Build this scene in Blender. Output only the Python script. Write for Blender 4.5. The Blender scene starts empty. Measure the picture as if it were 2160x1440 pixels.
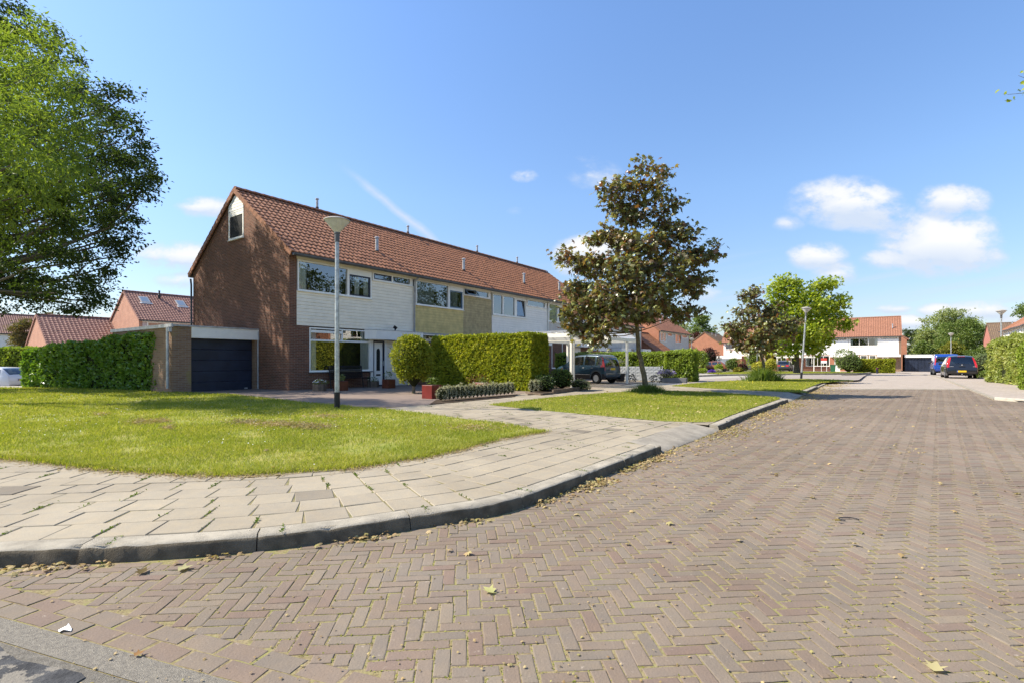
import bpy, bmesh, math, random
import numpy as np
from mathutils import Vector, Matrix
R = math.radians
random.seed(7)
rng = np.random.default_rng(7)
S = bpy.context.scene
COL = S.collection

# ------------------------------------------------------------------ camera, sky, sun, exposure
F = 1072.0                # focal length in photo pixels (photo is 2160 wide)
HC = 1.22                 # camera height
HOR = 760.0               # horizon row in photo
cam = bpy.data.cameras.new('camera')
cam.sensor_width = 36.0
cam.lens = F / 2160.0 * 36.0
cam.shift_y = (HOR - 720.0) / 2160.0
cam.clip_start = 0.05
cam.clip_end = 3000
cam_o = bpy.data.objects.new('camera', cam)
cam_o.location = (0, 0, HC)
cam_o.rotation_euler = (R(90), 0, 0)
COL.objects.link(cam_o)
S.camera = cam_o

SUN_EL = R(44.0)
to_sun = Vector((-0.995 * math.cos(SUN_EL), 0.05 * math.cos(SUN_EL), math.sin(SUN_EL))).normalized()
sun = bpy.data.lights.new('sun', 'SUN')
sun.energy = 5.0
sun.angle = R(0.53)
sun.color = (1.0, 0.92, 0.79)
sun_o = bpy.data.objects.new('sun', sun)
sun_o.rotation_euler = to_sun.to_track_quat('Z', 'Y').to_euler()
sun_o.location = (-30, 0, 40)
COL.objects.link(sun_o)

S.view_settings.view_transform = 'Standard'
S.view_settings.look = 'None'
S.view_settings.exposure = 0.90
S.view_settings.gamma = 1.0
S.cycles.max_bounces = 8
S.cycles.diffuse_bounces = 4
S.cycles.glossy_bounces = 3
S.cycles.transmission_bounces = 4
S.cycles.transparent_max_bounces = 8
S.cycles.use_denoising = True
S.cycles.sample_clamp_indirect = 8

w = bpy.data.worlds.new('World')
S.world = w
w.use_nodes = True
nt = w.node_tree
nt.nodes.clear()


class NB:
    """tiny node-graph helper"""
    def __init__(s, nt):
        s.nt = nt

    def n(s, t, **kw):
        nd = s.nt.nodes.new(t)
        for k, v in kw.items():
            setattr(nd, k, v)
        return nd

    def put(s, sock, v):
        if hasattr(v, 'links') or isinstance(v, bpy.types.NodeSocket):
            s.nt.links.new(v, sock)
        elif v is not None:
            sock.default_value = v

    def m(s, op, a, b=None, c=None, clamp=False):
        nd = s.n('ShaderNodeMath', operation=op)
        nd.use_clamp = clamp
        for i, v in enumerate((a, b, c)):
            if v is not None:
                s.put(nd.inputs[i], v)
        return nd.outputs[0]

    def noise(s, vec, scale, detail=3, rough=.5, dist=0.0, dim='3D'):
        nd = s.n('ShaderNodeTexNoise', noise_dimensions=dim)
        s.put(nd.inputs['Vector'], vec)
        nd.inputs['Scale'].default_value = scale
        nd.inputs['Detail'].default_value = detail
        nd.inputs['Roughness'].default_value = rough
        nd.inputs['Distortion'].default_value = dist
        return nd.outputs['Fac']

    def ramp(s, fac, stops, interp='LINEAR'):
        nd = s.n('ShaderNodeValToRGB')
        nd.color_ramp.interpolation = interp
        el = nd.color_ramp.elements
        while len(el) < len(stops):
            el.new(0.5)
        for e, (p, c) in zip(el, stops):
            e.position = p
            e.color = (c[0], c[1], c[2], 1) if not isinstance(c, (int, float)) else (c, c, c, 1)
        s.put(nd.inputs[0], fac)
        return nd.outputs[0]

    def mix(s, fac, a, b, mode='MIX'):
        nd = s.n('ShaderNodeMix', data_type='RGBA', blend_type=mode)
        s.put(nd.inputs[0], fac)
        for sock, v in ((nd.inputs[6], a), (nd.inputs[7], b)):
            s.put(sock, (v[0], v[1], v[2], 1) if isinstance(v, tuple) else v)
        return nd.outputs[2]

    def mr(s, v, a, b, c=0.0, d=1.0, smooth=True):
        nd = s.n('ShaderNodeMapRange')
        if smooth:
            nd.interpolation_type = 'SMOOTHSTEP'
        s.put(nd.inputs[0], v)
        for i, x in enumerate((a, b, c, d)):
            nd.inputs[i + 1].default_value = x
        return nd.outputs[0]


B = NB(nt)
tc = B.n('ShaderNodeTexCoord')
sep = B.n('ShaderNodeSeparateXYZ')
nt.links.new(tc.outputs['Generated'], sep.inputs[0])
ys = B.m('MAXIMUM', sep.outputs[1], 0.08)
U_ = B.m('DIVIDE', sep.outputs[0], ys)
W_ = B.m('DIVIDE', sep.outputs[2], ys)
sky = B.n('ShaderNodeTexSky', sky_type='NISHITA')
sky.sun_disc = False
sky.sun_elevation = SUN_EL
sky.sun_rotation = math.atan2(to_sun.x, to_sun.y)
sky.air_density = 1.0
sky.dust_density = 0.6
sky.ozone_density = 2.0
cmb = B.n('ShaderNodeCombineXYZ')
B.put(cmb.inputs[0], U_)
B.put(cmb.inputs[1], B.m('MULTIPLY', W_, 1.6))
cmb.inputs[2].default_value = 3.7
cv = cmb.outputs[0]
n1 = B.noise(cv, 7.0, 7, .58, .3)
n2 = B.noise(cv, 26.0, 4, .6)
# cumulus and wisps at real directions of the sky: (px, py, rx, ry, strength)
blobs = [(1985, 512, 105, 62, 1.0), (1900, 548, 70, 22, .85), (2035, 540, 72, 34, .9), (1790, 428, 100, 44, 1.0), (1850, 452, 75, 34, .85),
         (1715, 412, 40, 26, .6), (2008, 424, 66, 30, .88), (1725, 542, 52, 26, .9), (1762, 575, 44, 24, .85), (1668, 470, 38, 17, .45),
         (1230, 528, 55, 30, .9), (1215, 560, 40, 25, .7), (1108, 371, 26, 13, .75), (1250, 370, 60, 30, .5),
         (430, 437, 50, 20, .8), (375, 540, 80, 28, .8), (380, 592, 50, 18, .7), (320, 540, 50, 10, .5), (2065, 655, 60, 20, .8), (1980, 655, 40, 14, .7), (1880, 652, 40, 10, .6),
         (1085, 445, 22, 14, .32), (1225, 335, 40, 14, .45), (1915, 680, 40, 14, .8), (2145, 672, 40, 22, .7), (1475, 620, 60, 16, .5), (1900, 480, 45, 40, .42)]
dens = None
low = None
for (px, py, rx, ry, st) in blobs:
    du = B.m('DIVIDE', B.m('SUBTRACT', U_, (px - 1080) / F), rx * 1.6 / F)
    dw = B.m('DIVIDE', B.m('SUBTRACT', W_, (HOR - py) / F), ry * 1.6 / F)
    d = B.m('ADD', B.m('MULTIPLY', du, du), B.m('MULTIPLY', dw, dw))
    v = B.m('MULTIPLY', B.m('SUBTRACT', 1.0, d, clamp=True), st)
    dens = v if dens is None else B.m('MAXIMUM', dens, v)
    lo_ = B.m('MULTIPLY', v, B.m('MULTIPLY_ADD', dw, -1.0, .05, clamp=True))
    low = lo_ if low is None else B.m('MAXIMUM', low, lo_)
nn = B.m('ADD', B.m('MULTIPLY', B.m('SUBTRACT', n1, .5), 2.4), B.m('MULTIPLY', B.m('SUBTRACT', n2, .5), .9))
cum = B.mr(B.m('ADD', dens, B.m('MULTIPLY', nn, B.m('MULTIPLY', dens, 1.3, clamp=True))), .22, .78)
# contrail
ax, ay, bx, by = (700 - 1080) / F, (HOR - 335) / F, (930 - 1080) / F, (HOR - 520) / F
tx, ty = bx - ax, by - ay
tl = math.hypot(tx, ty)
along = B.m('ADD', B.m('MULTIPLY', B.m('SUBTRACT', U_, ax), tx / tl / tl), B.m('MULTIPLY', B.m('SUBTRACT', W_, ay), ty / tl / tl))
perp = B.m('ADD', B.m('MULTIPLY', B.m('SUBTRACT', U_, ax), -ty / tl), B.m('MULTIPLY', B.m('SUBTRACT', W_, ay), tx / tl))
perp = B.m('ADD', perp, B.m('MULTIPLY', B.m('SUBTRACT', B.noise(cv, 9, 3), .5), .022))
trw = B.m('MULTIPLY', B.m('SUBTRACT', 1.0, B.m('DIVIDE', B.m('ABSOLUTE', perp), .0115), clamp=True), B.m('MULTIPLY', B.mr(along, 0.02, .5), B.mr(along, 1.02, .96)))
trail = B.m('MULTIPLY', trw, B.mr(n2, .2, .7, .6, 1.0))
# thin high streaks low in the sky on the right
c2 = B.n('ShaderNodeCombineXYZ')
B.put(c2.inputs[0], B.m('MULTIPLY', U_, 1.3))
B.put(c2.inputs[1], B.m('SUBTRACT', B.m('MULTIPLY', W_, 22.0), B.m('MULTIPLY', U_, 4.0)))
st_ = B.noise(c2.outputs[0], 1.0, 4, .55, .4)
band = B.m('MULTIPLY', B.mr(W_, .02, .1), B.mr(W_, .24, .13))
streak = B.m('MULTIPLY', B.m('MULTIPLY', B.mr(st_, .42, .66), band), B.mr(U_, -.1, .5, .05, .55))
# plain scattered clouds everywhere that this half of the sky is not
behind = B.mr(sep.outputs[1], .1, -.15)
cb = B.m('MULTIPLY', B.mr(B.noise(tc.outputs['Generated'], 3.0, 6, .6), .56, .75), B.m('MULTIPLY', behind, B.mr(sep.outputs[2], 0.02, .2)))
front = B.mr(sep.outputs[1], .02, .12)
cd = B.m('MAXIMUM', B.m('MULTIPLY', B.m('MAXIMUM', B.m('MAXIMUM', cum, trail), streak), front), cb, clamp=True)
cd = B.m('MULTIPLY', cd, .93)
haze = B.mr(W_, .62, .0, 0.0, .34)
shade = B.mr(B.m('ADD', dens, B.m('MULTIPLY', nn, .55)), .2, 1.0, 0, 1)
shade = B.m('SUBTRACT', shade, B.m('MULTIPLY', low, 2.5), clamp=True)
ccol = B.mix(shade, (.66, .75, .90), (1.0, .99, .97))
skyc = B.mix(1.0, sky.outputs[0], B.ramp(sep.outputs[2], [(0.0, (.64, .63, .70)), (.10, (.70, .71, .77)), (.30, (.84, .93, 1.03)), (.55, (.88, 1.03, 1.2))]), 'MULTIPLY')
bg1 = B.n('ShaderNodeBackground')
B.put(bg1.inputs[0], skyc)
bg1.inputs[1].default_value = 0.122
bg2 = B.n('ShaderNodeBackground')
B.put(bg2.inputs[0], ccol)
bg2.inputs[1].default_value = 0.57
ms = B.n('ShaderNodeMixShader')
B.put(ms.inputs[0], cd)
nt.links.new(bg1.outputs[0], ms.inputs[1])
nt.links.new(bg2.outputs[0], ms.inputs[2])
wo = B.n('ShaderNodeOutputWorld')
nt.links.new(ms.outputs[0], wo.inputs[0])

# ------------------------------------------------------------------ frames of reference
UX, UY = 0.583, 0.8125            # street direction (away to the right); its normal points back-left
C0 = (-8.33, 19.0)                # street corner of the first house


def L(s, t, o=C0):                # street frame -> world
    return (o[0] + UX * s - UY * t, o[1] + UY * s + UX * t)


ANG_U = math.atan2(UY, UX)
ANG_W = math.atan2(-UX, UY)


def G(px, py, z=0.0):             # a ground point measured in the photograph
    y = F * (HC - z) / (py - HOR)
    return ((px - 1080) / F * y, y)


def PX(px, Y):
    return (px - 1080) / F * Y


def ZZ(py, Y):
    return HC + (HOR - py) / F * Y


def gz(y):                        # the far end of the street lies a little lower
    t = min(1, max(0, (y - 36) / 38.0))
    return -0.42 * t * t * (3 - 2 * t)


# ------------------------------------------------------------------ object helpers
def tag(o, label=None, cat=None, group=None, kind=None):
    if label: o['label'] = label
    if cat: o['category'] = cat
    if group: o['group'] = group
    if kind: o['kind'] = kind
    return o


def thing(name, label, cat, loc=(0, 0, 0), rot=0, group=None):
    o = bpy.data.objects.new(name, None)
    COL.objects.link(o)
    o.location = loc
    o.rotation_euler = (0, 0, rot)
    o.empty_display_size = .2
    return tag(o, label, cat, group)


def link_mesh(name, me, mats, parent=None):
    for m_ in (mats if isinstance(mats, (list, tuple)) else [mats]):
        me.materials.append(m_)
    o = bpy.data.objects.new(name, me)
    COL.objects.link(o)
    if parent is not None:
        o.parent = parent
    return o


class MB:
    def __init__(s):
        s.v = []; s.f = []; s.mi = []; s.sm = []; s.M = None; s.mat = 0; s.smooth = False

    def add(s, vs, fs):
        b = len(s.v)
        if s.M is not None:
            vs = [tuple(s.M @ Vector(v)) for v in vs]
        s.v += [tuple(v) for v in vs]
        s.f += [tuple(b + i for i in f) for f in fs]
        s.mi += [s.mat] * len(fs)
        s.sm += [s.smooth] * len(fs)
        return s

    def box(s, x0, x1, y0, y1, z0, z1):
        return s.add([(x0, y0, z0), (x1, y0, z0), (x1, y1, z0), (x0, y1, z0), (x0, y0, z1), (x1, y0, z1), (x1, y1, z1), (x0, y1, z1)],
                     [(0, 3, 2, 1), (4, 5, 6, 7), (0, 1, 5, 4), (1, 2, 6, 5), (2, 3, 7, 6), (3, 0, 4, 7)])

    def bbox(s, x0, x1, y0, y1, z0, z1, b=.01):      # box with chamfered top and vertical edges
        def ring(i, z):
            return [(x0 + i, y0, z), (x1 - i, y0, z), (x1, y0 + i, z), (x1, y1 - i, z), (x1 - i, y1, z), (x0 + i, y1, z), (x0, y1 - i, z), (x0, y0 + i, z)]
        def ring2(z):
            return [(x0 + b, y0 + b * .5, z), (x1 - b, y0 + b * .5, z), (x1 - b * .5, y0 + b, z), (x1 - b * .5, y1 - b, z), (x1 - b, y1 - b * .5, z), (x0 + b, y1 - b * .5, z), (x0 + b * .5, y1 - b, z), (x0 + b * .5, y0 + b, z)]
        vs = ring2(z0) + ring(b, z0 + b) + ring(b, z1 - b) + ring2(z1)
        fs = [tuple(range(7, -1, -1)), tuple(range(24, 32))]
        for k in range(3):
            for i in range(8):
                j = (i + 1) % 8
                fs.append((k * 8 + i, k * 8 + j, k * 8 + 8 + j, k * 8 + 8 + i))
        return s.add(vs, fs)

    def prism_x(s, prof, x0, x1):                    # profile of (y, z), extruded along x
        n = len(prof)
        vs = [(x0, y, z) for y, z in prof] + [(x1, y, z) for y, z in prof]
        fs = [tuple(range(n - 1, -1, -1)), tuple(range(n, 2 * n))]
        fs += [(i, (i + 1) % n, n + (i + 1) % n, n + i) for i in range(n)]
        return s.add(vs, fs)

    def prism_y(s, prof, y0, y1):                    # profile of (x, z)
        n = len(prof)
        vs = [(x, y0, z) for x, z in prof] + [(x, y1, z) for x, z in prof]
        fs = [tuple(range(n)), tuple(range(2 * n - 1, n - 1, -1))]
        fs += [((i + 1) % n, i, n + i, n + (i + 1) % n) for i in range(n)]
        return s.add(vs, fs)

    def prism_z(s, prof, z0, z1):
        n = len(prof)
        vs = [(x, y, z0) for x, y in prof] + [(x, y, z1) for x, y in prof]
        fs = [tuple(range(n - 1, -1, -1)), tuple(range(n, 2 * n))]
        fs += [(i, (i + 1) % n, n + (i + 1) % n, n + i) for i in range(n)]
        return s.add(vs, fs)

    def tube(s, pts, rad, n=8, cap=True):
        pts = [Vector(p) for p in pts]
        if not isinstance(rad, (list, tuple)):
            rad = [rad] * len(pts)
        vs, fs = [], []
        up = None
        for i, p in enumerate(pts):
            d = (pts[min(i + 1, len(pts) - 1)] - pts[max(i - 1, 0)])
            d = d.normalized() if d.length > 1e-9 else Vector((0, 0, 1))
            if up is None:
                up = Vector((1, 0, 0)) if abs(d.x) < .9 else Vector((0, 1, 0))
            a = d.cross(up).normalized()
            up = a.cross(d).normalized() if a.length > 0 else up
            b_ = d.cross(a).normalized()
            for k in range(n):
                th = 2 * math.pi * k / n
                vs.append(p + (a * math.cos(th) + b_ * math.sin(th)) * rad[i])
            up = -b_
        m_ = len(pts)
        for i in range(m_ - 1):
            for k in range(n):
                k2 = (k + 1) % n
                fs.append((i * n + k, i * n + k2, (i + 1) * n + k2, (i + 1) * n + k))
        if cap:
            fs.append(tuple(range(n - 1, -1, -1)))
            fs.append(tuple(range((m_ - 1) * n, m_ * n)))
        sm = s.smooth
        s.smooth = True
        s.add(vs, fs)
        s.smooth = sm
        return s

    def lathe(s, prof, n=24, axis='z', c=(0, 0, 0)):  # prof of (radius, height)
        vs, fs = [], []
        for r, h in prof:
            for k in range(n):
                th = 2 * math.pi * k / n
                a, b = r * math.cos(th), r * math.sin(th)
                v = (a, b, h) if axis == 'z' else ((a, h, b) if axis == 'y' else (h, a, b))
                vs.append((v[0] + c[0], v[1] + c[1], v[2] + c[2]))
        for i in range(len(prof) - 1):
            for k in range(n):
                k2 = (k + 1) % n
                fs.append((i * n + k, i * n + k2, (i + 1) * n + k2, (i + 1) * n + k))
        if prof[0][0] > 1e-6: fs.append(tuple(range(n - 1, -1, -1)))
        if prof[-1][0] > 1e-6: fs.append(tuple(range((len(prof) - 1) * n, len(prof) * n)))
        sm = s.smooth
        s.smooth = True
        s.add(vs, fs)
        s.smooth = sm
        return s

    def build(s, name, mats, parent=None, sharp=None):
        me = bpy.data.meshes.new(name)
        me.from_pydata(s.v, [], s.f)
        if len(set(s.mi)) > 1 or (s.mi and s.mi[0]):
            me.polygons.foreach_set('material_index', s.mi)
        me.polygons.foreach_set('use_smooth', s.sm)
        me.update()
        if any(s.sm):
            me.set_sharp_from_angle(angle=R(sharp or 38))
        return link_mesh(name, me, mats, parent)


def np_mesh(name, V, Fa, mats, parent=None, smooth=False):
    """V (n,3); Fa list of (m,k) index arrays"""
    me = bpy.data.meshes.new(name)
    me.vertices.add(len(V))
    me.vertices.foreach_set('co', np.asarray(V, dtype=np.float32).ravel())
    loops = np.concatenate([f.ravel() for f in Fa])
    sizes = np.concatenate([np.full(len(f), f.shape[1]) for f in Fa])
    starts = np.concatenate([[0], np.cumsum(sizes)[:-1]])
    me.loops.add(len(loops))
    me.loops.foreach_set('vertex_index', loops.astype(np.int32))
    me.polygons.add(len(sizes))
    me.polygons.foreach_set('loop_start', starts.astype(np.int32))
    me.polygons.foreach_set('loop_total', sizes.astype(np.int32))
    me.polygons.foreach_set('use_smooth', np.full(len(sizes), smooth))
    me.update(calc_edges=True)
    return link_mesh(name, me, mats, parent)


def inst(tmpl, faces, P, A, N, Sz):
    """scatter a little template: returns V, [faces]"""
    T = np.array(tmpl, float)
    A = A / (np.linalg.norm(A, axis=1, keepdims=True) + 1e-9)
    Bv = np.cross(N, A)
    Bv /= (np.linalg.norm(Bv, axis=1, keepdims=True) + 1e-9)
    N2 = np.cross(A, Bv)
    Sz = np.asarray(Sz).reshape(-1, 1, 1)
    V = P[:, None, :] + Sz * (T[None, :, 0, None] * A[:, None, :] + T[None, :, 1, None] * Bv[:, None, :] + T[None, :, 2, None] * N2[:, None, :])
    m_ = len(T)
    base = (np.arange(len(P)) * m_)[:, None]
    out = []
    for k in sorted(set(len(f) for f in faces)):
        fk = np.array([f for f in faces if len(f) == k])
        out.append((base[:, None, :] + fk[None, :, :]).reshape(-1, k))
    return V.reshape(-1, 3), out


LEAF = ([(0, 0, 0), (.5, .26, .1), (1, 0, 0), (.5, -.26, .1)], [(0, 1, 2), (0, 2, 3)])
LONG = ([(0, 0, 0), (.45, .15, .05), (1, 0, -.05), (.45, -.15, .05)], [(0, 1, 2), (0, 2, 3)])
SPRAY = ([(0, 0, 0), (.35, .12, 0), (.62, .42, .1), (.66, .12, .05), (1, 0, 0), (.66, -.12, .05), (.6, -.4, -.1), (.35, -.12, 0)], [(0, 1, 7), (1, 2, 3), (1, 3, 5, 7), (3, 4, 5), (5, 6, 7)])
MAPLE = ([(0, 0, 0), (.12, .42, -.1), (.36, .30, .04), (.62, .56, -.12), (.60, .2, .04), (1.05, 0, -.12), (.60, -.2, .04), (.62, -.56, -.12), (.36, -.30, .04), (.12, -.42, -.1)],
         [(0, 1, 2), (0, 2, 4, 6, 8), (2, 3, 4), (4, 5, 6), (6, 7, 8), (8, 9, 0)])


def unit(n):
    v = rng.normal(size=(n, 3))
    return v / np.linalg.norm(v, axis=1, keepdims=True)


# ------------------------------------------------------------------ materials
MATS = {}


def pm(name, base, rough=.6, spec=.4, metal=0.0, noise=None, bump=None, coat=0.0, base2=None, stains=None):
    if name in MATS: return MATS[name]
    m_ = bpy.data.materials.new(name)
    m_.use_nodes = True
    b = NB(m_.node_tree)
    p = m_.node_tree.nodes['Principled BSDF']
    p.inputs['Roughness'].default_value = rough
    p.inputs['Specular IOR Level'].default_value = spec
    p.inputs['Metallic'].default_value = metal
    p.inputs['Coat Weight'].default_value = coat
    p.inputs['Coat Roughness'].default_value = .04
    t = b.n('ShaderNodeTexCoord').outputs['Object']
    c = (base[0], base[1], base[2], 1)
    if noise:
        sc, am = noise
        f = b.noise(t, sc, 5, .6)
        c2 = base2 or tuple(x * (1 - am) for x in base)
        c1 = tuple(min(1, x * (1 + am * .6)) for x in base) if not base2 else base
        c = b.mix(b.mr(f, .3, .7), c1, c2)
    if stains:
        f = b.noise(t, stains[0], 6, .7)
        c = b.mix(b.mr(f, stains[1], stains[1] + .2), c, stains[2])
    b.put(p.inputs['Base Color'], c)
    if bump:
        bp = b.n('ShaderNodeBump')
        bp.inputs['Strength'].default_value = bump[1]
        bp.inputs['Distance'].default_value = .02
        b.put(bp.inputs['Height'], b.noise(t, bump[0], 4, .6))
        m_.node_tree.links.new(bp.outputs[0], p.inputs['Normal'])
    MATS[name] = m_
    return m_


def leafm(name, cols, trans=.35, gloss=.25, rough=.45, tcol=None):
    if name in MATS: return MATS[name]
    m_ = bpy.data.materials.new(name)
    m_.use_nodes = True
    nt = m_.node_tree
    nt.nodes.clear()
    b = NB(nt)
    geo = b.n('ShaderNodeNewGeometry')
    n_ = len(cols)
    c = b.ramp(geo.outputs['Random Per Island'], [(i / max(1, n_ - 1), cc) for i, cc in enumerate(cols)])
    tco = b.n('ShaderNodeTexCoord').outputs['Object']
    f = b.noise(tco, .9, 2)
    c = b.mix(b.mr(f, .3, .7, 0, 1), c, b.mix(1.0, c, (.75, .82, .75), 'MULTIPLY'))
    d = b.n('ShaderNodeBsdfDiffuse')
    b.put(d.inputs[0], c)
    tr = b.n('ShaderNodeBsdfTranslucent')
    b.put(tr.inputs[0], b.mix(1.0, c, tcol or (1.5, 1.5, .7), 'MULTIPLY'))
    g = b.n('ShaderNodeBsdfGlossy')
    g.inputs['Roughness'].default_value = rough
    g.inputs[0].default_value = (1, 1, 1, 1)
    m1 = b.n('ShaderNodeMixShader')
    m1.inputs[0].default_value = trans
    nt.links.new(d.outputs[0], m1.inputs[1])
    nt.links.new(tr.outputs[0], m1.inputs[2])
    m2 = b.n('ShaderNodeMixShader')
    m2.inputs[0].default_value = gloss * .09
    nt.links.new(m1.outputs[0], m2.inputs[1])
    nt.links.new(g.outputs[0], m2.inputs[2])
    o = b.n('ShaderNodeOutputMaterial')
    nt.links.new(m2.outputs[0], o.inputs[0])
    MATS[name] = m_
    return m_


def brickm(name, c1, c2, mortar, bw=.22, bh=.0625, ms=.012, stain=None, vert=True, rough=.85, bstr=.5):
    if name in MATS: return MATS[name]
    m_ = bpy.data.materials.new(name)
    m_.use_nodes = True
    nt = m_.node_tree
    b = NB(nt)
    p = nt.nodes['Principled BSDF']
    p.inputs['Roughness'].default_value = rough
    p.inputs['Specular IOR Level'].default_value = .25
    t = b.n('ShaderNodeTexCoord').outputs['Object']
    vec = t
    if vert:
        sp = b.n('ShaderNodeSeparateXYZ')
        nt.links.new(t, sp.inputs[0])
        cb_ = b.n('ShaderNodeCombineXYZ')
        b.put(cb_.inputs[0], b.m('ADD', sp.outputs[0], sp.outputs[1]))
        b.put(cb_.inputs[1], sp.outputs[2])
        vec = cb_.outputs[0]
    br = b.n('ShaderNodeTexBrick')
    b.put(br.inputs['Vector'], vec)
    br.inputs['Color1'].default_value = (*c1, 1)
    br.inputs['Color2'].default_value = (*c2, 1)
    br.inputs['Mortar'].default_value = (*mortar, 1)
    br.inputs['Scale'].default_value = 1.0
    br.inputs['Mortar Size'].default_value = ms / 2
    br.inputs['Mortar Smooth'].default_value = .3
    br.inputs['Brick Width'].default_value = bw
    br.inputs['Row Height'].default_value = bh
    br.inputs['Bias'].default_value = 0
    c = br.outputs['Color']
    c = b.mix(b.mr(b.noise(t, 1.3, 4), .3, .7, 0, .5), c, b.mix(1.0, c, (.72, .72, .74), 'MULTIPLY'))
    c = b.mix(b.mr(b.noise(t, 40, 2), .4, .8, 0, .3), c, b.mix(1.0, c, (1.3, 1.2, 1.1), 'MULTIPLY'))
    if stain:
        c = b.mix(b.mr(b.noise(t, stain[0], 5, .65), stain[1], stain[1] + .15, 0, .7), c, stain[2])
    b.put(p.inputs['Base Color'], c)
    bp = b.n('ShaderNodeBump')
    bp.inputs['Strength'].default_value = bstr
    bp.inputs['Distance'].default_value = .01
    b.put(bp.inputs['Height'], b.m('SUBTRACT', b.m('MULTIPLY', b.noise(t, 60, 3), .4), br.outputs['Fac']))
    nt.links.new(bp.outputs[0], p.inputs['Normal'])
    MATS[name] = m_
    return m_


def glassm(name, lo=.10, tint=(.85, .9, .9)):
    if name in MATS: return MATS[name]
    m_ = bpy.data.materials.new(name)
    m_.use_nodes = True
    nt = m_.node_tree
    nt.nodes.clear()
    b = NB(nt)
    tr = b.n('ShaderNodeBsdfTransparent')
    tr.inputs[0].default_value = (*tint, 1)
    g = b.n('ShaderNodeBsdfGlossy')
    g.inputs['Roughness'].default_value = .005
    g.inputs[0].default_value = (1, 1, 1, 1)
    tcn = b.n('ShaderNodeTexCoord').outputs['Object']
    bp = b.n('ShaderNodeBump')
    bp.inputs['Strength'].default_value = .05
    bp.inputs['Distance'].default_value = .01
    b.put(bp.inputs['Height'], b.noise(tcn, 2.2, 1))
    nt.links.new(bp.outputs[0], g.inputs['Normal'])
    fr = b.n('ShaderNodeFresnel')
    fr.inputs[0].default_value = 1.5
    mx = b.n('ShaderNodeMixShader')
    b.put(mx.inputs[0], b.m('ADD', b.m('MULTIPLY', fr.outputs[0], 1.4), lo, clamp=True))
    nt.links.new(tr.outputs[0], mx.inputs[1])
    nt.links.new(g.outputs[0], mx.inputs[2])
    o = b.n('ShaderNodeOutputMaterial')
    nt.links.new(mx.outputs[0], o.inputs[0])
    MATS[name] = m_
    return m_


WHITE = pm('white_paint', (.88, .85, .77), .45, noise=(3, .05))
CREAM = pm('cream_board', (.90, .82, .66), .6, noise=(2.5, .07), bump=(60, .08))
WBOARD = pm('white_board', (.90, .87, .79), .55, noise=(2.5, .05), bump=(60, .08))
YBOARD = pm('yellow_board', (.66, .53, .22), .7, noise=(3, .18), stains=(9, .6, (.30, .26, .15)))
TBOARD = pm('weathered_board', (.46, .37, .19), .75, noise=(4, .25), stains=(12, .55, (.2, .17, .11)))
GBOARD = pm('grey_board', (.62, .58, .51), .65, noise=(2.5, .1), stains=(5, .62, (.40, .38, .34)))
DARKBLUE = pm('dark_blue_paint', (.012, .016, .035), .35, .5, noise=(4, .2))
NAVY = pm('navy_door', (.016, .024, .046), .42, .4, noise=(2, .3))
BLUEFRAME = pm('blue_frame', (.10, .17, .24), .4)
BLACKM = pm('black_metal', (.012, .012, .014), .45)
GUTTER = pm('gutter_grey', (.10, .10, .10), .5, noise=(5, .3))
ZINC = pm('zinc', (.42, .43, .44), .45, .5, .4, noise=(6, .25))
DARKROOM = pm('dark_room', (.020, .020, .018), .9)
CURTAIN = pm('curtain_cloth', (.70, .70, .64), .9)
GREYCURT = pm('grey_curtain', (.30, .32, .30), .9)
BRICK = brickm('red_brick', (.215, .088, .05), (.135, .058, .036), (.28, .235, .175), stain=(.7, .58, (.10, .07, .045)))
BRICKO = brickm('orange_brick', (.46, .195, .11), (.39, .16, .09), (.42, .26, .18))
BRICKP = brickm('pink_brick', (.50, .25, .155), (.42, .20, .13), (.45, .33, .27))
BRICKB = brickm('buff_brick', (.30, .19, .115), (.24, .14, .085), (.30, .26, .21), stain=(1.1, .55, (.30, .24, .08)))
GLASS = glassm('window_glass', .14)
CARGLASS = glassm('car_glass', .04, (.58, .66, .64))
TILE = pm('clay_tile', (.28, .122, .060), .62, .3, noise=(7, .35), stains=(26, .66, (.40, .36, .30)), bump=(60, .2))
TILEO = pm('orange_clay_tile', (.30, .14, .085), .65, .3, noise=(7, .3), stains=(5, .60, (.36, .22, .05)), bump=(60, .2))
TILED = pm('brown_mossy_tile', (.17, .115, .075), .7, .3, noise=(7, .3), stains=(4, .56, (.36, .25, .05)), bump=(60, .2))
TILEP = pm('pink_clay_tile', (.30, .15, .11), .65, .3, noise=(7, .35), stains=(3, .62, (.16, .12, .03)), bump=(60, .2))
CONC = pm('kerb_concrete', (.36, .32, .25), .9, .2, noise=(5, .25), stains=(16, .58, (.22, .19, .15)), bump=(140, .5))
KFACE = pm('kerb_face_painted_shade', (.15, .125, .088), .95, .1, noise=(7, .35), stains=(22, .6, (.24, .20, .14)), bump=(120, .7))  # kerb concrete coloured darker: shade on the road side painted in
GALV = pm('galvanised_steel', (.42, .44, .43), .42, .5, .55, noise=(14, .3))
BARK = pm('bark', (.16, .13, .09), .9, .2, noise=(9, .5), stains=(14, .5, (.20, .19, .07)), bump=(25, .8))
GBARK = pm('grey_bark', (.10, .085, .065), .9, .2, noise=(9, .4), bump=(25, .6))
SOIL = pm('soil', (.075, .055, .038), .95, .1, noise=(12, .4), bump=(40, .8))
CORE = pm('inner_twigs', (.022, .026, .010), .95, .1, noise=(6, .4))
WOOD = pm('weathered_wood', (.16, .12, .085), .85, .2, noise=(6, .3), bump=(30, .4))

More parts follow.
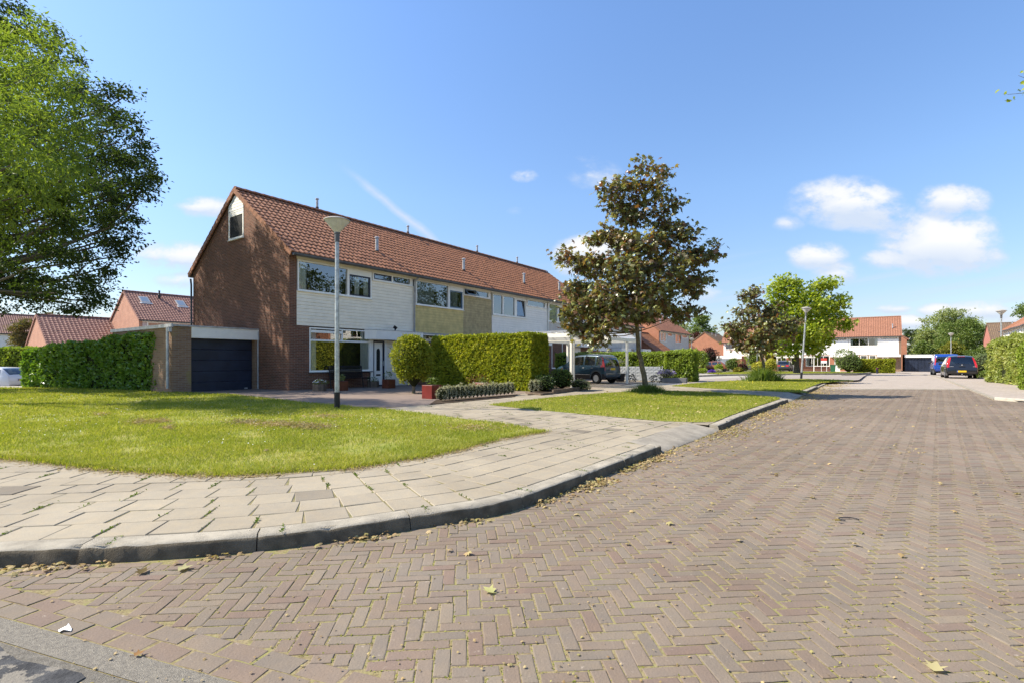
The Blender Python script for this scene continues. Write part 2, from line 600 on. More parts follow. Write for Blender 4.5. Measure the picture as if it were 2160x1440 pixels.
# ================================================================== GROUND
def sheet(name, poly, z, mat, kind='structure', cut=None, **kw):
    """flat polygon laid on the ground; long ones are split so they follow the lie of the land"""
    bm = bmesh.new()
    vs = [bm.verts.new((x, y, z)) for x, y in poly]
    bm.faces.new(vs)
    bmesh.ops.triangulate(bm, faces=bm.faces[:])
    for yc in (36, 41, 46, 51, 56, 61, 66, 71, 76):
        bmesh.ops.bisect_plane(bm, geom=bm.verts[:] + bm.edges[:] + bm.faces[:], plane_co=(0, yc, 0), plane_no=(0, 1, 0))
    for v in bm.verts:
        v.co.z += gz(v.co.y)
    bmesh.ops.recalc_face_normals(bm, faces=bm.faces[:])
    for f in bm.faces:
        if f.normal.z < 0: f.normal_flip()
    me = bpy.data.meshes.new(name)
    bm.to_mesh(me)
    bm.free()
    o = link_mesh(name, me, mat)
    return tag(o, kind=kind, **kw)


def catmull(pts, n=12):
    P = [pts[0]] + list(pts) + [pts[-1]]
    out = []
    for i in range(1, len(P) - 2):
        p0, p1, p2, p3 = [np.array(P[i + k], float) for k in (-1, 0, 1, 2)]
        for k in range(n):
            t = k / n
            out.append(.5 * ((2 * p1) + (-p0 + p2) * t + (2 * p0 - 5 * p1 + 4 * p2 - p3) * t * t + (-p0 + 3 * p1 - 3 * p2 + p3) * t ** 3))
    out.append(np.array(P[-2], float))
    return np.array(out)


def resample(P, step):
    d = np.concatenate([[0], np.cumsum(np.linalg.norm(np.diff(P, axis=0), axis=1))])
    n = max(2, int(d[-1] / step))
    s = np.linspace(0, d[-1], n + 1)
    return np.stack([np.interp(s, d, P[:, 0]), np.interp(s, d, P[:, 1])], 1), s


def inside(poly, P):
    poly = np.asarray(poly, float)
    x, y = P[:, 0], P[:, 1]
    r = np.zeros(len(P), bool)
    j = len(poly) - 1
    for i in range(len(poly)):
        xi, yi = poly[i]; xj, yj = poly[j]
        c = ((yi > y) != (yj > y)) & (x < (xj - xi) * (y - yi) / (yj - yi + 1e-12) + xi)
        r ^= c
        j = i
    return r


KP = [(-8.0, 2.72), (-6.0, 2.76), (-4.4, 2.84), (-3.01, 2.99), (-1.92, 3.17), (-1.21, 3.415), (-.79, 3.64), (-.064, 4.06), (.583, 4.84), (2.0, 6.74), (3.61, 8.84), (5.3, 11.2), (8.15, 14.95)]
KC = catmull(KP, 14)
end = KC[-1]
KC = np.vstack([KC, end + np.array([[UX, UY]]) * np.array([[6], [12], [24], [46]])])
K, KS = resample(KC, .05)
KT = np.gradient(K, axis=0)
KT /= np.linalg.norm(KT, axis=1, keepdims=True)
KN = np.stack([-KT[:, 1], KT[:, 0]], 1)


def kat(p):                     # arc position nearest to point p
    return KS[np.argmin(np.sum((K - np.array(p)) ** 2, 1))]


def kpt(s, d=0.0):
    i = min(len(K) - 1, max(0, int(round(s / .05 * (KS[1] and .05 / KS[1])))))
    return K[i] + KN[i] * d


s_r0, s_r1 = kat(G(1398, 954)), kat(G(1518, 908))
s_m0, s_m1, s_m2 = kat(G(1668, 848)), kat(G(1712, 831)), kat(G(1740, 819))
s_l1 = kat(G(1840, 785))
ZP = .10                        # height of pavements above the road

# --- road material (joint bed) and the light far road
def ground_mat(name, c1, c2, scale=6, extra=None, rough=.95, bump=(50, .5)):
    m_ = bpy.data.materials.new(name)
    m_.use_nodes = True
    b = NB(m_.node_tree)
    p = m_.node_tree.nodes['Principled BSDF']
    p.inputs['Roughness'].default_value = rough
    p.inputs['Specular IOR Level'].default_value = .15
    t = b.n('ShaderNodeTexCoord').outputs['Object']
    c = b.mix(b.mr(b.noise(t, scale, 6, .65), .35, .65), c1, c2)
    if extra:
        for (sc, lo, hi, col, am) in extra:
            c = b.mix(b.mr(b.noise(t, sc, 6, .7), lo, hi, 0, am), c, col)
    b.put(p.inputs['Base Color'], c)
    bp = b.n('ShaderNodeBump')
    bp.inputs['Strength'].default_value = bump[1]
    bp.inputs['Distance'].default_value = .01
    b.put(bp.inputs['Height'], b.noise(t, bump[0], 5, .7))
    m_.node_tree.links.new(bp.outputs[0], p.inputs['Normal'])
    return m_


BED = ground_mat('joint_sand', (.27, .215, .125), (.24, .205, .09), 14, [(60, .45, .6, (.14, .10, .06), .7), (5, .5, .62, (.22, .22, .07), .6)])
BED2 = ground_mat('slab_joint_sand', (.26, .21, .12), (.15, .13, .07), 12, [(40, .5, .6, (.14, .17, .04), .6)])
EARTH = ground_mat('earth', (.12, .13, .05), (.16, .13, .08), 1.2, [(8, .5, .7, (.08, .10, .03), .7)])
LAWNM = ground_mat('lawn_ground', (.22, .24, .04), (.30, .27, .08), 1.1, [(5, .45, .65, (.15, .19, .03), .8), (1.7, .60, .72, (.30, .25, .13), .75), (30, .5, .7, (.26, .24, .10), .5)], bump=(30, 1.0))
ASPH = ground_mat('old_asphalt', (.15, .135, .11), (.22, .20, .165), 45, [(160, .55, .7, (.36, .33, .28), .8)], bump=(150, 1.0))
BITU = ground_mat('bitumen_repair', (.045, .045, .046), (.085, .085, .086), 9, [(7, .52, .56, (.24, .215, .175), .9)], bump=(60, .9))
GUTC = ground_mat('aggregate_concrete', (.28, .25, .20), (.19, .17, .14), 45, [(190, .5, .66, (.40, .37, .31), .9), (110, .58, .7, (.08, .07, .06), .8)], bump=(190, 1.0))

ROADFAR = brickm('pale_paving_brick', (.40, .34, .285), (.34, .29, .245), (.30, .25, .18), bw=.2, bh=.1, ms=.012, vert=False, stain=(.5, .6, (.30, .26, .21)), bstr=.3)
PAVE = brickm('grey_slab_paving', (.40, .365, .31), (.36, .33, .285), (.22, .19, .12), bw=.3, bh=.3, ms=.01, vert=False, stain=(.7, .6, (.31, .28, .235)), bstr=.3)
REDPAVE = brickm('red_brown_paving', (.25, .19, .15), (.21, .16, .13), (.16, .13, .10), bw=.2, bh=.1, ms=.008, vert=False, stain=(.8, .55, (.17, .135, .115)), bstr=.4)
STREET = brickm('grey_street_brick', (.33, .285, .25), (.29, .25, .22), (.24, .2, .15), bw=.2, bh=.1, ms=.012, vert=False, stain=(.5, .6, (.27, .24, .2)), bstr=.3)

big = [(-250, -60), (250, -60), (250, 76), (-250, 76)]
sheet('ground', [(-300, -80), (300, -80), (300, 22.8), (-300, 22.8)], -.06, EARTH)
sheet('ground', [(-17.3, 22.8), (300, 22.8), (300, 33), (-17.3, 33)], -.06, EARTH)
sheet('ground', [(-300, 33), (300, 33), (300, 420), (-300, 420)], -.06, EARTH)
# sunken side street on the left, behind the lawn
_b = MB()
_b.add([(-300, 22.8, .10), (-17.3, 22.8, .10), (-18.5, 24.0, -.63), (-300, 24.0, -.63), (-17.3, 33, .10), (-18.5, 32.2, -.63), (-300, 33, .10), (-300, 32.2, -.63)], [(3, 2, 1, 0), (2, 5, 4, 1), (7, 6, 4, 5)])
tag(_b.build('bank', LAWNM), kind='structure')

RK = [(17.2, 13.2), (15.6, 14.3), (15.05, 15.1), (15.1, 15.95), (29.2, 34.6), (36, 44), (44, 56), (53, 70)]
kk = K[K[:, 1] > 21.9]
road_near = [tuple(p) for p in K[(K[:, 1] < 22.0)][::6]] + [(13.5, 22.05), (19.65, 21.85)] + RK[3::-1] + [(24.2, 10), (24.2, -6), (-9, -6)]
sheet('road', road_near, -.0032, BED)
sheet('road', [(13.4, 21.9), (19.7, 21.7)] + [(29.2, 34.6), (36, 44), (44, 56), (53, 70), (60, 84), (44, 84)] + [tuple(K[-1] + np.array([UX, UY]) * 14)] + [tuple(p) for p in kk[::-20]], .0, ROADFAR)
sheet('pavement', [(15.1, 15.95), (15.05, 15.1), (15.6, 14.3), (17.2, 13.2), (70, 6), (110, 40), (110, 90), (60, 84), (53, 70), (44, 56), (36, 44), (29.2, 34.6)], .035, ROADFAR)

# pavement sheet behind the kerb, then what lies on it
def koff(s_): return .53 if (s_r0 - .1 < s_ < s_r1 + .1 or s_m0 - .1 < s_ < s_m1 + .1) else .17


kin = [tuple(K[i] + KN[i] * koff(KS[i])) for i in range(0, len(K), 4) if K[i][1] < 58]
sheet('pavement', kin + [(36, 62), (20, 84), (-60, 84), (-60, 33), (-17.3, 33), (-17.3, 22.8), (-60, 22.8), (-60, 2.9)], ZP - .014, PAVE)

lawn1 = [(-26, 6.6), (-12, 6.5), G(-120, 962, ZP), G(0, 965, ZP), G(110, 975, ZP), G(200, 986, ZP), G(320, 995, ZP), G(430, 1001, ZP), G(520, 1000, ZP), G(600, 996, ZP), G(690, 990, ZP), G(760, 984, ZP), G(830, 972, ZP), G(900, 962, ZP),
         G(970, 946, ZP), G(1030, 930, ZP), G(1100, 917, ZP), G(1150, 909, ZP), G(1120, 903, ZP), G(1060, 893, ZP), G(1000, 886, ZP), G(930, 876, ZP), G(870, 868, ZP), G(800, 861, ZP), G(740, 857, ZP), G(650, 849, ZP),
         G(560, 839, ZP), G(480, 830, ZP), G(405, 828, ZP), G(350, 826.5, ZP), G(250, 821, ZP), G(50, 817, ZP), (-40, 22.6)]
lawn2 = [G(1030, 853, ZP), G(1120, 863, ZP), G(1200, 870, ZP), G(1300, 879, ZP), G(1400, 888, ZP), G(1470, 890, ZP), G(1510, 889, ZP)] + \
        [tuple(kpt(s, .2)) for s in np.linspace(s_r1 + .5, s_m0 - .15, 7)] + [G(1640, 838, ZP), G(1570, 832, ZP), G(1500, 827, ZP), G(1430, 825, ZP), G(1360, 825, ZP), G(1280, 829, ZP), G(1200, 835, ZP), G(1110, 844, ZP), G(1060, 850, ZP)]
lawn3 = [G(1418, 813.5, ZP), G(1500, 818.5, ZP), G(1600, 823.5, ZP), G(1660, 826, ZP), G(1706, 828, ZP)] + [tuple(kpt(s, .2)) for s in np.linspace(s_m1 + .3, s_m2 + 4.2, 5)] + \
        [G(1800, 802.5, ZP), G(1760, 801, ZP), G(1690, 799.5, ZP), G(1600, 800.5, ZP), G(1520, 804.5, ZP), G(1460, 809, ZP)]
lawn4 = [G(1535, 790.5, .06), G(1600, 789.6, .06), G(1700, 789.2, .06), G(1800, 788.6, .06), G(1822, 787.5, .06), G(1836, 784.3, .0), G(1700, 781.2, -.1), G(1560, 782, -.1), G(1490, 786.8, .0)]
sheet('side_street', [(-300, 23.9), (-18.4, 23.9), (-18.4, 32.3), (-300, 32.3)], -.62, STREET)
sheet('lawn', lawn1, ZP + .006, LAWNM)
sheet('lawn', lawn2, ZP + .006, LAWNM)
sheet('lawn', lawn3, ZP + .006, LAWNM)
sheet('lawn', lawn4, ZP + .02, LAWNM)
# forecourt of the first house, of the car port, and the side street between the lawns
fore = [L(.2, 2.1), L(-.0, 0), L(6.0, 0), L(6.0, -7.7), L(4.75, -7.72), G(1080, 833.5, ZP), G(1000, 841, ZP), G(930, 848.5, ZP), G(900, 853, ZP), G(830, 858, ZP), G(740, 858, ZP), G(640, 848.5, ZP), G(560, 839, ZP), G(480, 830.5, ZP), G(403, 826, ZP), L(-3.0, 2.15)]
sheet('forecourt', fore, ZP + .004, REDPAVE)
sheet('side_street', [G(1400, 806.5, ZP), G(1500, 797.5, ZP), G(1600, 792.6, ZP), G(1690, 791.3, ZP), G(1805, 790.2, ZP), G(1828, 788, ZP), G(1812, 800, ZP), G(1800, 801, ZP), G(1700, 798.5, ZP), G(1600, 799, ZP), G(1520, 803.3, ZP), G(1440, 809.5, ZP)], ZP - .008, STREET)
sheet('forecourt', [L(6.6, -1.0), L(16.6, -1.0), L(16.6, -8.0), L(6.6, -8.6)], ZP + .003, brickm('worn_drive_paving', (.40, .32, .25), (.33, .26, .20), (.24, .18, .10), bw=.2, bh=.1, ms=.012, vert=False, stain=(1.2, .5, (.42, .33, .17)), bstr=.4))
sheet('planting_bed', [G(905, 853, ZP), G(1085, 836.5, ZP), G(1092, 831, ZP), G(920, 843, ZP)], ZP + .014, SOIL)
sheet('planting_bed', [G(1112, 833, ZP), G(1240, 821, ZP), G(1238, 812, ZP), G(1165, 806, ZP), G(1120, 820, ZP)], ZP + .014, SOIL)


# --- kerb stones, one metre each, with worn arrises; dropped ramps where the paths meet the road
FACE = set()


def kerb_run(s0, s1, h=ZP, ramp=False, joint=True, wd=.17, step=1.0):
    V, Fc = [], []
    s = s0
    while s < s1 - .05:
        e = min(s + step, s1)
        n = 16
        prof = [(0.0, -.03), (.004, .0), (.012, h * .72), (.020, h * .90), (.036, h * .985), (.06, h), (wd, h), (wd, h - .05)]
        if ramp:
            prof = [(0.0, -.03), (.0, .004), (.03, .022), (.16, .045), (.30, .068), (.45, ZP - .004), (.52, ZP), (.52, .04)]
        jit = random.uniform(-.004, .004)
        hj = random.uniform(-.003, .004)
        chips = [(random.uniform(0, 1), random.uniform(.01, .05), random.uniform(.3, 1.6)) for _ in range(7)] + [(0.0, .02, 1), (1.0, .02, 1)]
        base = len(V)
        for k in range(n + 1):
            q = s + .004 + (e - s - .008) * k / n
            t = k / n
            wear = sum(a * math.exp(-((t - c) / wd_) ** 2) for c, wd_, a in chips) * .010 + random.uniform(0, .002)
            i = min(len(K) - 1, int(round(q / KS[1])))
            for j, (d, z) in enumerate(prof):
                dd, zz = d + jit, z + hj * (z > .03)
                if not ramp and j in (2, 3, 4): zz -= wear * .8; dd += wear * .9
                p = K[i] + KT[i] * (q - KS[i]) + KN[i] * dd
                V.append((p[0], p[1], zz + gz(p[1])))
        m_ = len(prof)
        for k in range(n):
            for j in range(m_ - 1):
                Fc.append((base + k * m_ + j, base + (k + 1) * m_ + j, base + (k + 1) * m_ + j + 1, base + k * m_ + j + 1))
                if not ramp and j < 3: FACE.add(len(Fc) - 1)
        Fc.append(tuple(base + j for j in range(m_)))
        Fc.append(tuple(base + n * m_ + j for j in range(m_ - 1, -1, -1)))
        s = e
    return V, Fc


def kerb_obj(name, runs, mat):
    V, Fc = [], []
    shade_faces = []
    for r in runs:
        FACE.clear()
        v, f = kerb_run(**r)
        b = len(V)
        shade_faces += [len(Fc) + i for i in FACE]
        V += v
        Fc += [tuple(b + i for i in q) for q in f]
    me = bpy.data.meshes.new(name)
    me.from_pydata(V, [], Fc)
    me.polygons.foreach_set('use_smooth', [len(f) == 4 for f in Fc])
    me.update()
    me.set_sharp_from_angle(angle=R(50))
    for i in shade_faces: me.polygons[i].material_index = 1  # road-side faces get the concrete with painted-in shade
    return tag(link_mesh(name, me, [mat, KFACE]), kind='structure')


DCONC = pm('dropped_kerb_concrete', (.31, .275, .22), .9, .2, noise=(4, .2), bump=(160, .5))
first = kat(G(542, 1165))
s0 = first - math.floor(first)
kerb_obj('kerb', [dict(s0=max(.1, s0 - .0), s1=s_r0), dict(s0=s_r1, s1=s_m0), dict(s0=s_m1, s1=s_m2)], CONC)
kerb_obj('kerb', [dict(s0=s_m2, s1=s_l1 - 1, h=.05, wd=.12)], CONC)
kerb_obj('dropped_kerb', [dict(s0=s_r0, s1=s_r1, ramp=True), dict(s0=s_m0, s1=s_m1, ramp=True)], DCONC)


def strip(name, pts, wd, z0, z1, mat, off=0.0):
    P, s = resample(np.array(pts, float), .5)
    T = np.gradient(P, axis=0)
    T /= np.linalg.norm(T, axis=1, keepdims=True)
    N = np.stack([-T[:, 1], T[:, 0]], 1)
    V, Fc = [], []
    for i in range(len(P)):
        g = gz(P[i][1])
        for d, z in ((0, z0), (0, z1 - .012), (.014, z1), (wd, z1), (wd, z0)):
            p = P[i] + N[i] * (d + off)
            V.append((p[0], p[1], z + g))
    for i in range(len(P) - 1):
        for j in range(4):
            Fc.append((i * 5 + j, (i + 1) * 5 + j, (i + 1) * 5 + j + 1, i * 5 + j + 1))
    Fc += [(0, 1, 2, 3, 4), tuple((len(P) - 1) * 5 + j for j in (4, 3, 2, 1, 0))]
    me = bpy.data.meshes.new(name)
    me.from_pydata(V, [], Fc)
    return tag(link_mesh(name, me, mat), kind='structure')


strip('kerb', [(22, 10.5), (17.2, 13.2), (15.6, 14.3), (15.05, 15.1), (15.0, 15.8)][::-1], .14, -.03, .09, pm('pale_kerb', (.42, .385, .32), .9, .2, noise=(5, .2), bump=(100, .4)), off=-.0)
strip('kerb', [(15.05, 15.9), (29.2, 34.6), (36, 44), (44, 56)], .16, -.02, .045, DCONC, off=-.16)
strip('kerb', [(13.3, 21.95), (19.6, 21.75)], .5, -.02, .012, DCONC, off=-.25)
strip('kerb', [G(1470, 796.5, .0), G(1535, 792.2, .06), G(1600, 790.8, .06), G(1700, 790.2, .06), G(1800, 789.6, .06), G(1824, 787.6, .06), G(1838, 783.6, .06)], .16, .0, .20, CONC, off=0)

# --- paving slabs of the footpath: real slabs laid in rows that follow the kerb, joints opening on the bend
walkV, walkF = [], []
l1s, l2s, l3s = np.array(lawn1), np.array(lawn2), np.array(lawn3)
SLABT = np.array([[-.5, -.5], [.5, -.5], [.5, .5], [-.5, .5]])
slabs = []
for row in range(0, 27):
    d = .18 + .152 + row * .3035
    P = K + KN * d
    keep = KS < 33
    P = P[keep]
    dd = np.diff(P, axis=0)
    fwd = np.sum(dd * KT[:len(dd)], 1) > 0
    if d > 5.4:
        i0 = np.argmax(KS > kat((2.0, 6.74)))
        P = P[i0:]
    Pr, sr = resample(P, .3035)
    T = np.gradient(Pr, axis=0)
    T /= np.linalg.norm(T, axis=1, keepdims=True)
    off = .15 * (row % 2)
    c = Pr[:-1] + (Pr[1:] - Pr[:-1]) * (off / .3)
    for k in range(len(c)):
        slabs.append((c[k][0], c[k][1], T[k][0], T[k][1]))
slabs = np.array(slabs)
ok = (slabs[:, 0] > -6.9) & (slabs[:, 1] < 23) & (np.abs(slabs[:, 0]) < slabs[:, 1] * 1.03 + 2.5)
for poly in (lawn1, lawn2, lawn3):
    pc = np.array(poly)
    ctr = pc.mean(0)
    ins = inside(poly, slabs[:, :2])
    # keep slabs that straddle the edge
    for sx, sy in ((.16, 0), (-.16, 0), (0, .16), (0, -.16)):
        ins &= inside(poly, slabs[:, :2] + np.array([sx, sy]))
    ok &= ~ins
ok &= ~inside(fore, slabs[:, :2])
ok &= ~((slabs[:, 0] < -3) & (slabs[:, 1] > 11))
smin = np.array([KS[np.argmin(np.sum((K - p) ** 2, 1))] for p in slabs[:, :2]])
dmin = np.array([np.min(np.sum((K - p) ** 2, 1)) for p in slabs[:, :2]]) ** .5
ok &= ~((smin > s_r0 - .05) & (smin < s_r1 + .05) & (dmin < .6)) & ~((smin > s_m0 - .05) & (smin < s_m1 + .05) & (dmin < .6))
slabs = slabs[ok]
V, Fq = [], []
Fo = []
for (cx, cy, tx, ty) in slabs:
    a = random.gauss(0, .006)
    tx, ty = tx * math.cos(a) - ty * math.sin(a), tx * math.sin(a) + ty * math.cos(a)
    dz = random.gauss(0, .0015)
    sx_, sy_ = random.gauss(0, .004), random.gauss(0, .004)
    b = len(V)
    for hw, z in ((.1485, -.012), (.1475, -.004), (.1425, 0.0)):
        for qx, qy in ((-1, -1), (1, -1), (1, 1), (-1, 1)):
            lx, ly = qx * hw + random.gauss(0, .0008), qy * hw + random.gauss(0, .0008)
            V.append((cx + lx * tx - ly * ty, cy + lx * ty + ly * tx, ZP + z + dz + lx * sx_ + ly * sy_))
    for r in range(2):
        for k in range(4):
            k2 = (k + 1) % 4
            Fq.append((b + r * 4 + k, b + r * 4 + k2, b + r * 4 + 4 + k2, b + r * 4 + 4 + k))
    Fq.append((b + 8, b + 9, b + 10, b + 11))


def slab_mat(name, stops, bump, spk=None):
    m_ = bpy.data.materials.new(name)
    m_.use_nodes = True
    b = NB(m_.node_tree)
    p = m_.node_tree.nodes['Principled BSDF']
    p.inputs['Roughness'].default_value = .88
    p.inputs['Specular IOR Level'].default_value = .2
    geo = b.n('ShaderNodeNewGeometry')
    t = b.n('ShaderNodeTexCoord').outputs['Object']
    c = b.ramp(geo.outputs['Random Per Island'], stops, 'LINEAR')
    c = b.mix(b.mr(b.noise(t, 1.1, 4), .3, .7, 0, .6), c, b.mix(1.0, c, (.82, .81, .80), 'MULTIPLY'))
    c = b.mix(b.mr(b.noise(t, .38, 4, .6), .38, .62, 0, .8), c, b.mix(1.0, c, (.84, .83, .82), 'MULTIPLY'))
    c = b.mix(b.mr(b.noise(t, 9, 5, .65), .35, .7, 0, .55), c, b.mix(1.0, c, (1.18, 1.12, 1.02), 'MULTIPLY'))
    c = b.mix(b.mr(b.noise(t, 130, 2, .6), .58, .72, 0, .5), c, b.mix(1.0, c, (.6, .58, .55), 'MULTIPLY'))
    if spk:
        c = b.mix(b.mr(b.noise(t, 24, 5, .7), .62, .72, 0, .7), c, spk)
    b.put(p.inputs['Base Color'], c)
    bp = b.n('ShaderNodeBump')
    bp.inputs['Strength'].default_value = bump[1]
    bp.inputs['Distance'].default_value = .006
    b.put(bp.inputs['Height'], b.m('ADD', b.noise(t, bump[0], 3, .6), b.m('MULTIPLY', b.noise(t, bump[0] * .12, 3), 1.5)))
    m_.node_tree.links.new(bp.outputs[0], p.inputs['Normal'])
    return m_


SLABM = slab_mat('slab_concrete', [(0, (.29, .25, .185)), (.03, (.19, .165, .13)), (.06, (.30, .26, .195)), (.5, (.33, .287, .215)), (.8, (.31, .27, .205)), (1, (.275, .24, .185))], (120, .35))
V = np.array(V)
V[:, 2] += 0
o = np_mesh('pavement', V, [np.array(Fq)], SLABM)
tag(o, kind='structure')
wk = [tuple(K[i] + KN[i] * (koff(KS[i]) - .004)) for i in range(0, len(K), 4) if KS[i] < 30]
sheet('joint_bed', wk + [(8, 24), (-3.2, 16), (-3.2, 11), (-9, 9), (-9, 3.0)], ZP - .0055, BED2)

# --- herringbone clinker of the carriageway: real bricks, three to one, slightly tilted, worn and weathered
a5 = R(5.0)
ca, sa = math.cos(a5), math.sin(a5)
W3 = .0680
cells = []
xs, ys_ = np.meshgrid(np.arange(-160, 460), np.arange(-40, 400))
t_ = (xs - ys_) % 6
H = np.stack([xs[t_ == 0], ys_[t_ == 0]], 1)
Vv = np.stack([xs[t_ == 5], ys_[t_ == 5]], 1)
hc = np.concatenate([H + np.array([1.5, .5]), Vv + np.array([.5, 1.5])]) * W3
ori = np.concatenate([np.zeros(len(H)), np.ones(len(Vv))])
wx = hc[:, 0] * ca - hc[:, 1] * sa
wy = hc[:, 0] * sa + hc[:, 1] * ca
road_poly = [tuple(p) for p in K[(K[:, 1] < 21.9)][::4]] + [(13.3, 21.7), (19.45, 21.5)] + [(15.0, 15.8), (15.0, 15.1), (15.5, 14.2), (17.0, 13.1), (24, 10), (24, .5), (-2, .5), (-9, 2.0)]
lA, lD = np.array([-2.444, 2.426]), np.array([1.33, -.47]) / math.hypot(1.33, .47)
lN = np.array([-lD[1], lD[0]])            # towards the road
Pn = np.stack([wx, wy], 1)
dist = (Pn - lA) @ lN
ok = inside(road_poly, Pn) & (dist > .19) & (np.abs(wx) < wy * 1.03 + 3.2) & (wy > .6)
kd = np.array([0.0])
Pn, ori = Pn[ok], ori[ok]
# do not let a brick poke through the kerb
e = .085
dirs = np.stack([np.where(ori == 0, ca, -sa), np.where(ori == 0, sa, ca)], 1)
ok = inside(road_poly, Pn + dirs * e) & inside(road_poly, Pn - dirs * e)
d1_, d2_ = (Pn + dirs * .1 - lA) @ lN, (Pn - dirs * .1 - lA) @ lN
cutb = (np.minimum(d1_, d2_) < .215)
keepb = ~cutb | (np.maximum(d1_, d2_) > .235)
Pn, ori, dirs, ok, d1_, d2_, cutb = [q[keepb] for q in (Pn, ori, dirs, ok, d1_, d2_, cutb)]
Lh = np.where(ok, .0976, .047)
shift = np.where(inside(road_poly, Pn + dirs * e), 1, -1)
Pn = Pn + np.where(ok[:, None], 0, dirs * (shift * .05)[:, None])
hi_ = np.where(d1_ > d2_, 1, -1)
frac = np.clip((np.maximum(d1_, d2_) - .212) / (np.abs(d1_ - d2_) + 1e-6), .12, 1)
Lh = np.where(cutb & ok, .0985 * frac, Lh)
Pn = Pn + np.where((cutb & ok)[:, None], dirs * (hi_ * .0985 * (1 - frac))[:, None], 0)
# two header courses along the asphalt edge
bord = []
for r in range(2):
    for k in range(-14, 42):
        p = lA + lD * (k * .206 + .1 * r) + lN * (.055 + r * .103)
        bord.append((p[0], p[1]))
bord = np.array(bord)
Pall = np.concatenate([Pn, bord])
Dall = np.concatenate([dirs, np.tile(lD, (len(bord), 1))])
Lall = np.concatenate([Lh, np.full(len(bord), .0985)])
Wall_ = np.concatenate([np.full(len(Pn), .0311), np.full(len(bord), .0488)])
n = len(Pall)
ang = rng.normal(0, .012, n)
c_, s_ = np.cos(ang), np.sin(ang)
Dx = np.stack([Dall[:, 0] * c_ - Dall[:, 1] * s_, Dall[:, 0] * s_ + Dall[:, 1] * c_], 1)
Dy = np.stack([-Dx[:, 1], Dx[:, 0]], 1)
Pall = Pall + rng.normal(0, .0014, (n, 2))
dz = rng.normal(0, .0009, n)
tl = rng.normal(0, .0045, (n, 2))
rings = [(0.0, -.007), (0.0, -.0017), (.0036, 0.0)]
Vs = []
for ins_, z in rings:
    for qx, qy in ((-1, -1), (-.25, -1), (.35, -1), (1, -1), (1, 1), (.3, 1), (-.3, 1), (-1, 1)):
        hx = qx * (Lall - (ins_ if abs(qx) == 1 else 0)) + rng.normal(0, .0016, n)
        hy = qy * (Wall_ - ins_) + rng.normal(0, .0013, n)
        cor = .004 if abs(qx) == 1 else 0
        p = Pall + Dx * (hx - np.sign(qx) * cor)[:, None] + Dy * hy[:, None]
        Vs.append(np.stack([p[:, 0], p[:, 1], z + dz + hx * tl[:, 0] + hy * tl[:, 1] * 2], 1))
Vs = np.stack(Vs, 1).reshape(-1, 3)
ff = [(r * 8 + k, r * 8 + (k + 1) % 8, r * 8 + 8 + (k + 1) % 8, r * 8 + 8 + k) for r in range(2) for k in range(8)]
base = (np.arange(n) * 24)[:, None, None]
F4 = (base + np.array(ff)[None]).reshape(-1, 4)
F8 = (base[:, :, 0] + np.arange(16, 24)[None]).reshape(-1, 8)
CLINK = slab_mat('clinker_brick', [(0, (.193, .148, .113)), (.2, (.208, .165, .127)), (.4, (.196, .161, .127)), (.55, (.192, .139, .109)), (.7, (.216, .177, .137)), (.85, (.183, .154, .124)), (1, (.226, .185, .139))], (90, .4), spk=(.36, .30, .24))
o = np_mesh('road', Vs, [F4, F8], CLINK)
tag(o, kind='structure')
print('bricks', n, 'slabs', len(slabs))

# gutter strip of aggregate concrete and the old asphalt in the near corner
def along_line(d0, d1, a0=-6, a1=9):
    return [tuple(lA + lD * a0 + lN * d0), tuple(lA + lD * a1 + lN * d0), tuple(lA + lD * a1 + lN * d1), tuple(lA + lD * a0 + lN * d1)]


sheet('road', [(24.1, 9), (120, -20), (120, -60), (-60, -60), (-60, -5.9), (24.1, -5.9)], -.012, ROADFAR)
sheet('gutter_strip', along_line(-.128, -.004), .0, GUTC)
sheet('asphalt', along_line(-5, -.132), -.0015, ASPH)
bp_ = []
for k in range(60):
    q = k / 59
    bp_.append(tuple(lA + lD * (-1.6 + 2.6 * q) + lN * (-.165 - .012 * math.sin(q * 9) - .012 * math.sin(q * 31 + 1) - 3.0 * max(0, q - .965) * 4 + random.uniform(-.006, .006))))
for k in range(60):
    q = 1 - k / 59
    bp_.append(tuple(lA + lD * (-1.6 + 2.6 * q) + lN * (-1.2 + .05 * math.sin(q * 13))))
sheet('bitumen_patch', bp_, .003, BITU)


# --- weeds in the joints, withered leaves along the kerb, grass
def blades(name, P, h, wd, mat, lean=.5, label=None, cat='grass', z=ZP, seg=1):
    n = len(P)
    th = rng.uniform(0, 2 * np.pi, n)
    a = np.stack([np.cos(th), np.sin(th)], 1)
    ln = rng.normal(0, lean, (n, 2))
    h = np.asarray(h) * rng.uniform(.55, 1.3, n)
    wd = np.asarray(wd) * rng.uniform(.7, 1.3, n)
    zz = np.full(n, z) if np.isscalar(z) else z
    b0 = np.concatenate([P - a * (wd / 2)[:, None], zz[:, None]], 1)
    b1 = np.concatenate([P + a * (wd / 2)[:, None], zz[:, None]], 1)
    mid = P + ln * (h * .35)[:, None]
    m0 = np.concatenate([mid - a * (wd * .42)[:, None], (zz + h * .55)[:, None]], 1)
    m1 = np.concatenate([mid + a * (wd * .42)[:, None], (zz + h * .55)[:, None]], 1)
    tp = np.concatenate([P + ln * h[:, None], (zz + h * .95)[:, None]], 1)
    V = np.stack([b0, b1, m1, m0, tp], 1).reshape(-1, 3)
    b = (np.arange(n) * 5)[:, None]
    o = np_mesh(name, V, [b + np.array([[3, 2, 4]]), b + np.array([[0, 1, 2, 3]])], mat)
    return tag(o, label, cat, kind='stuff')


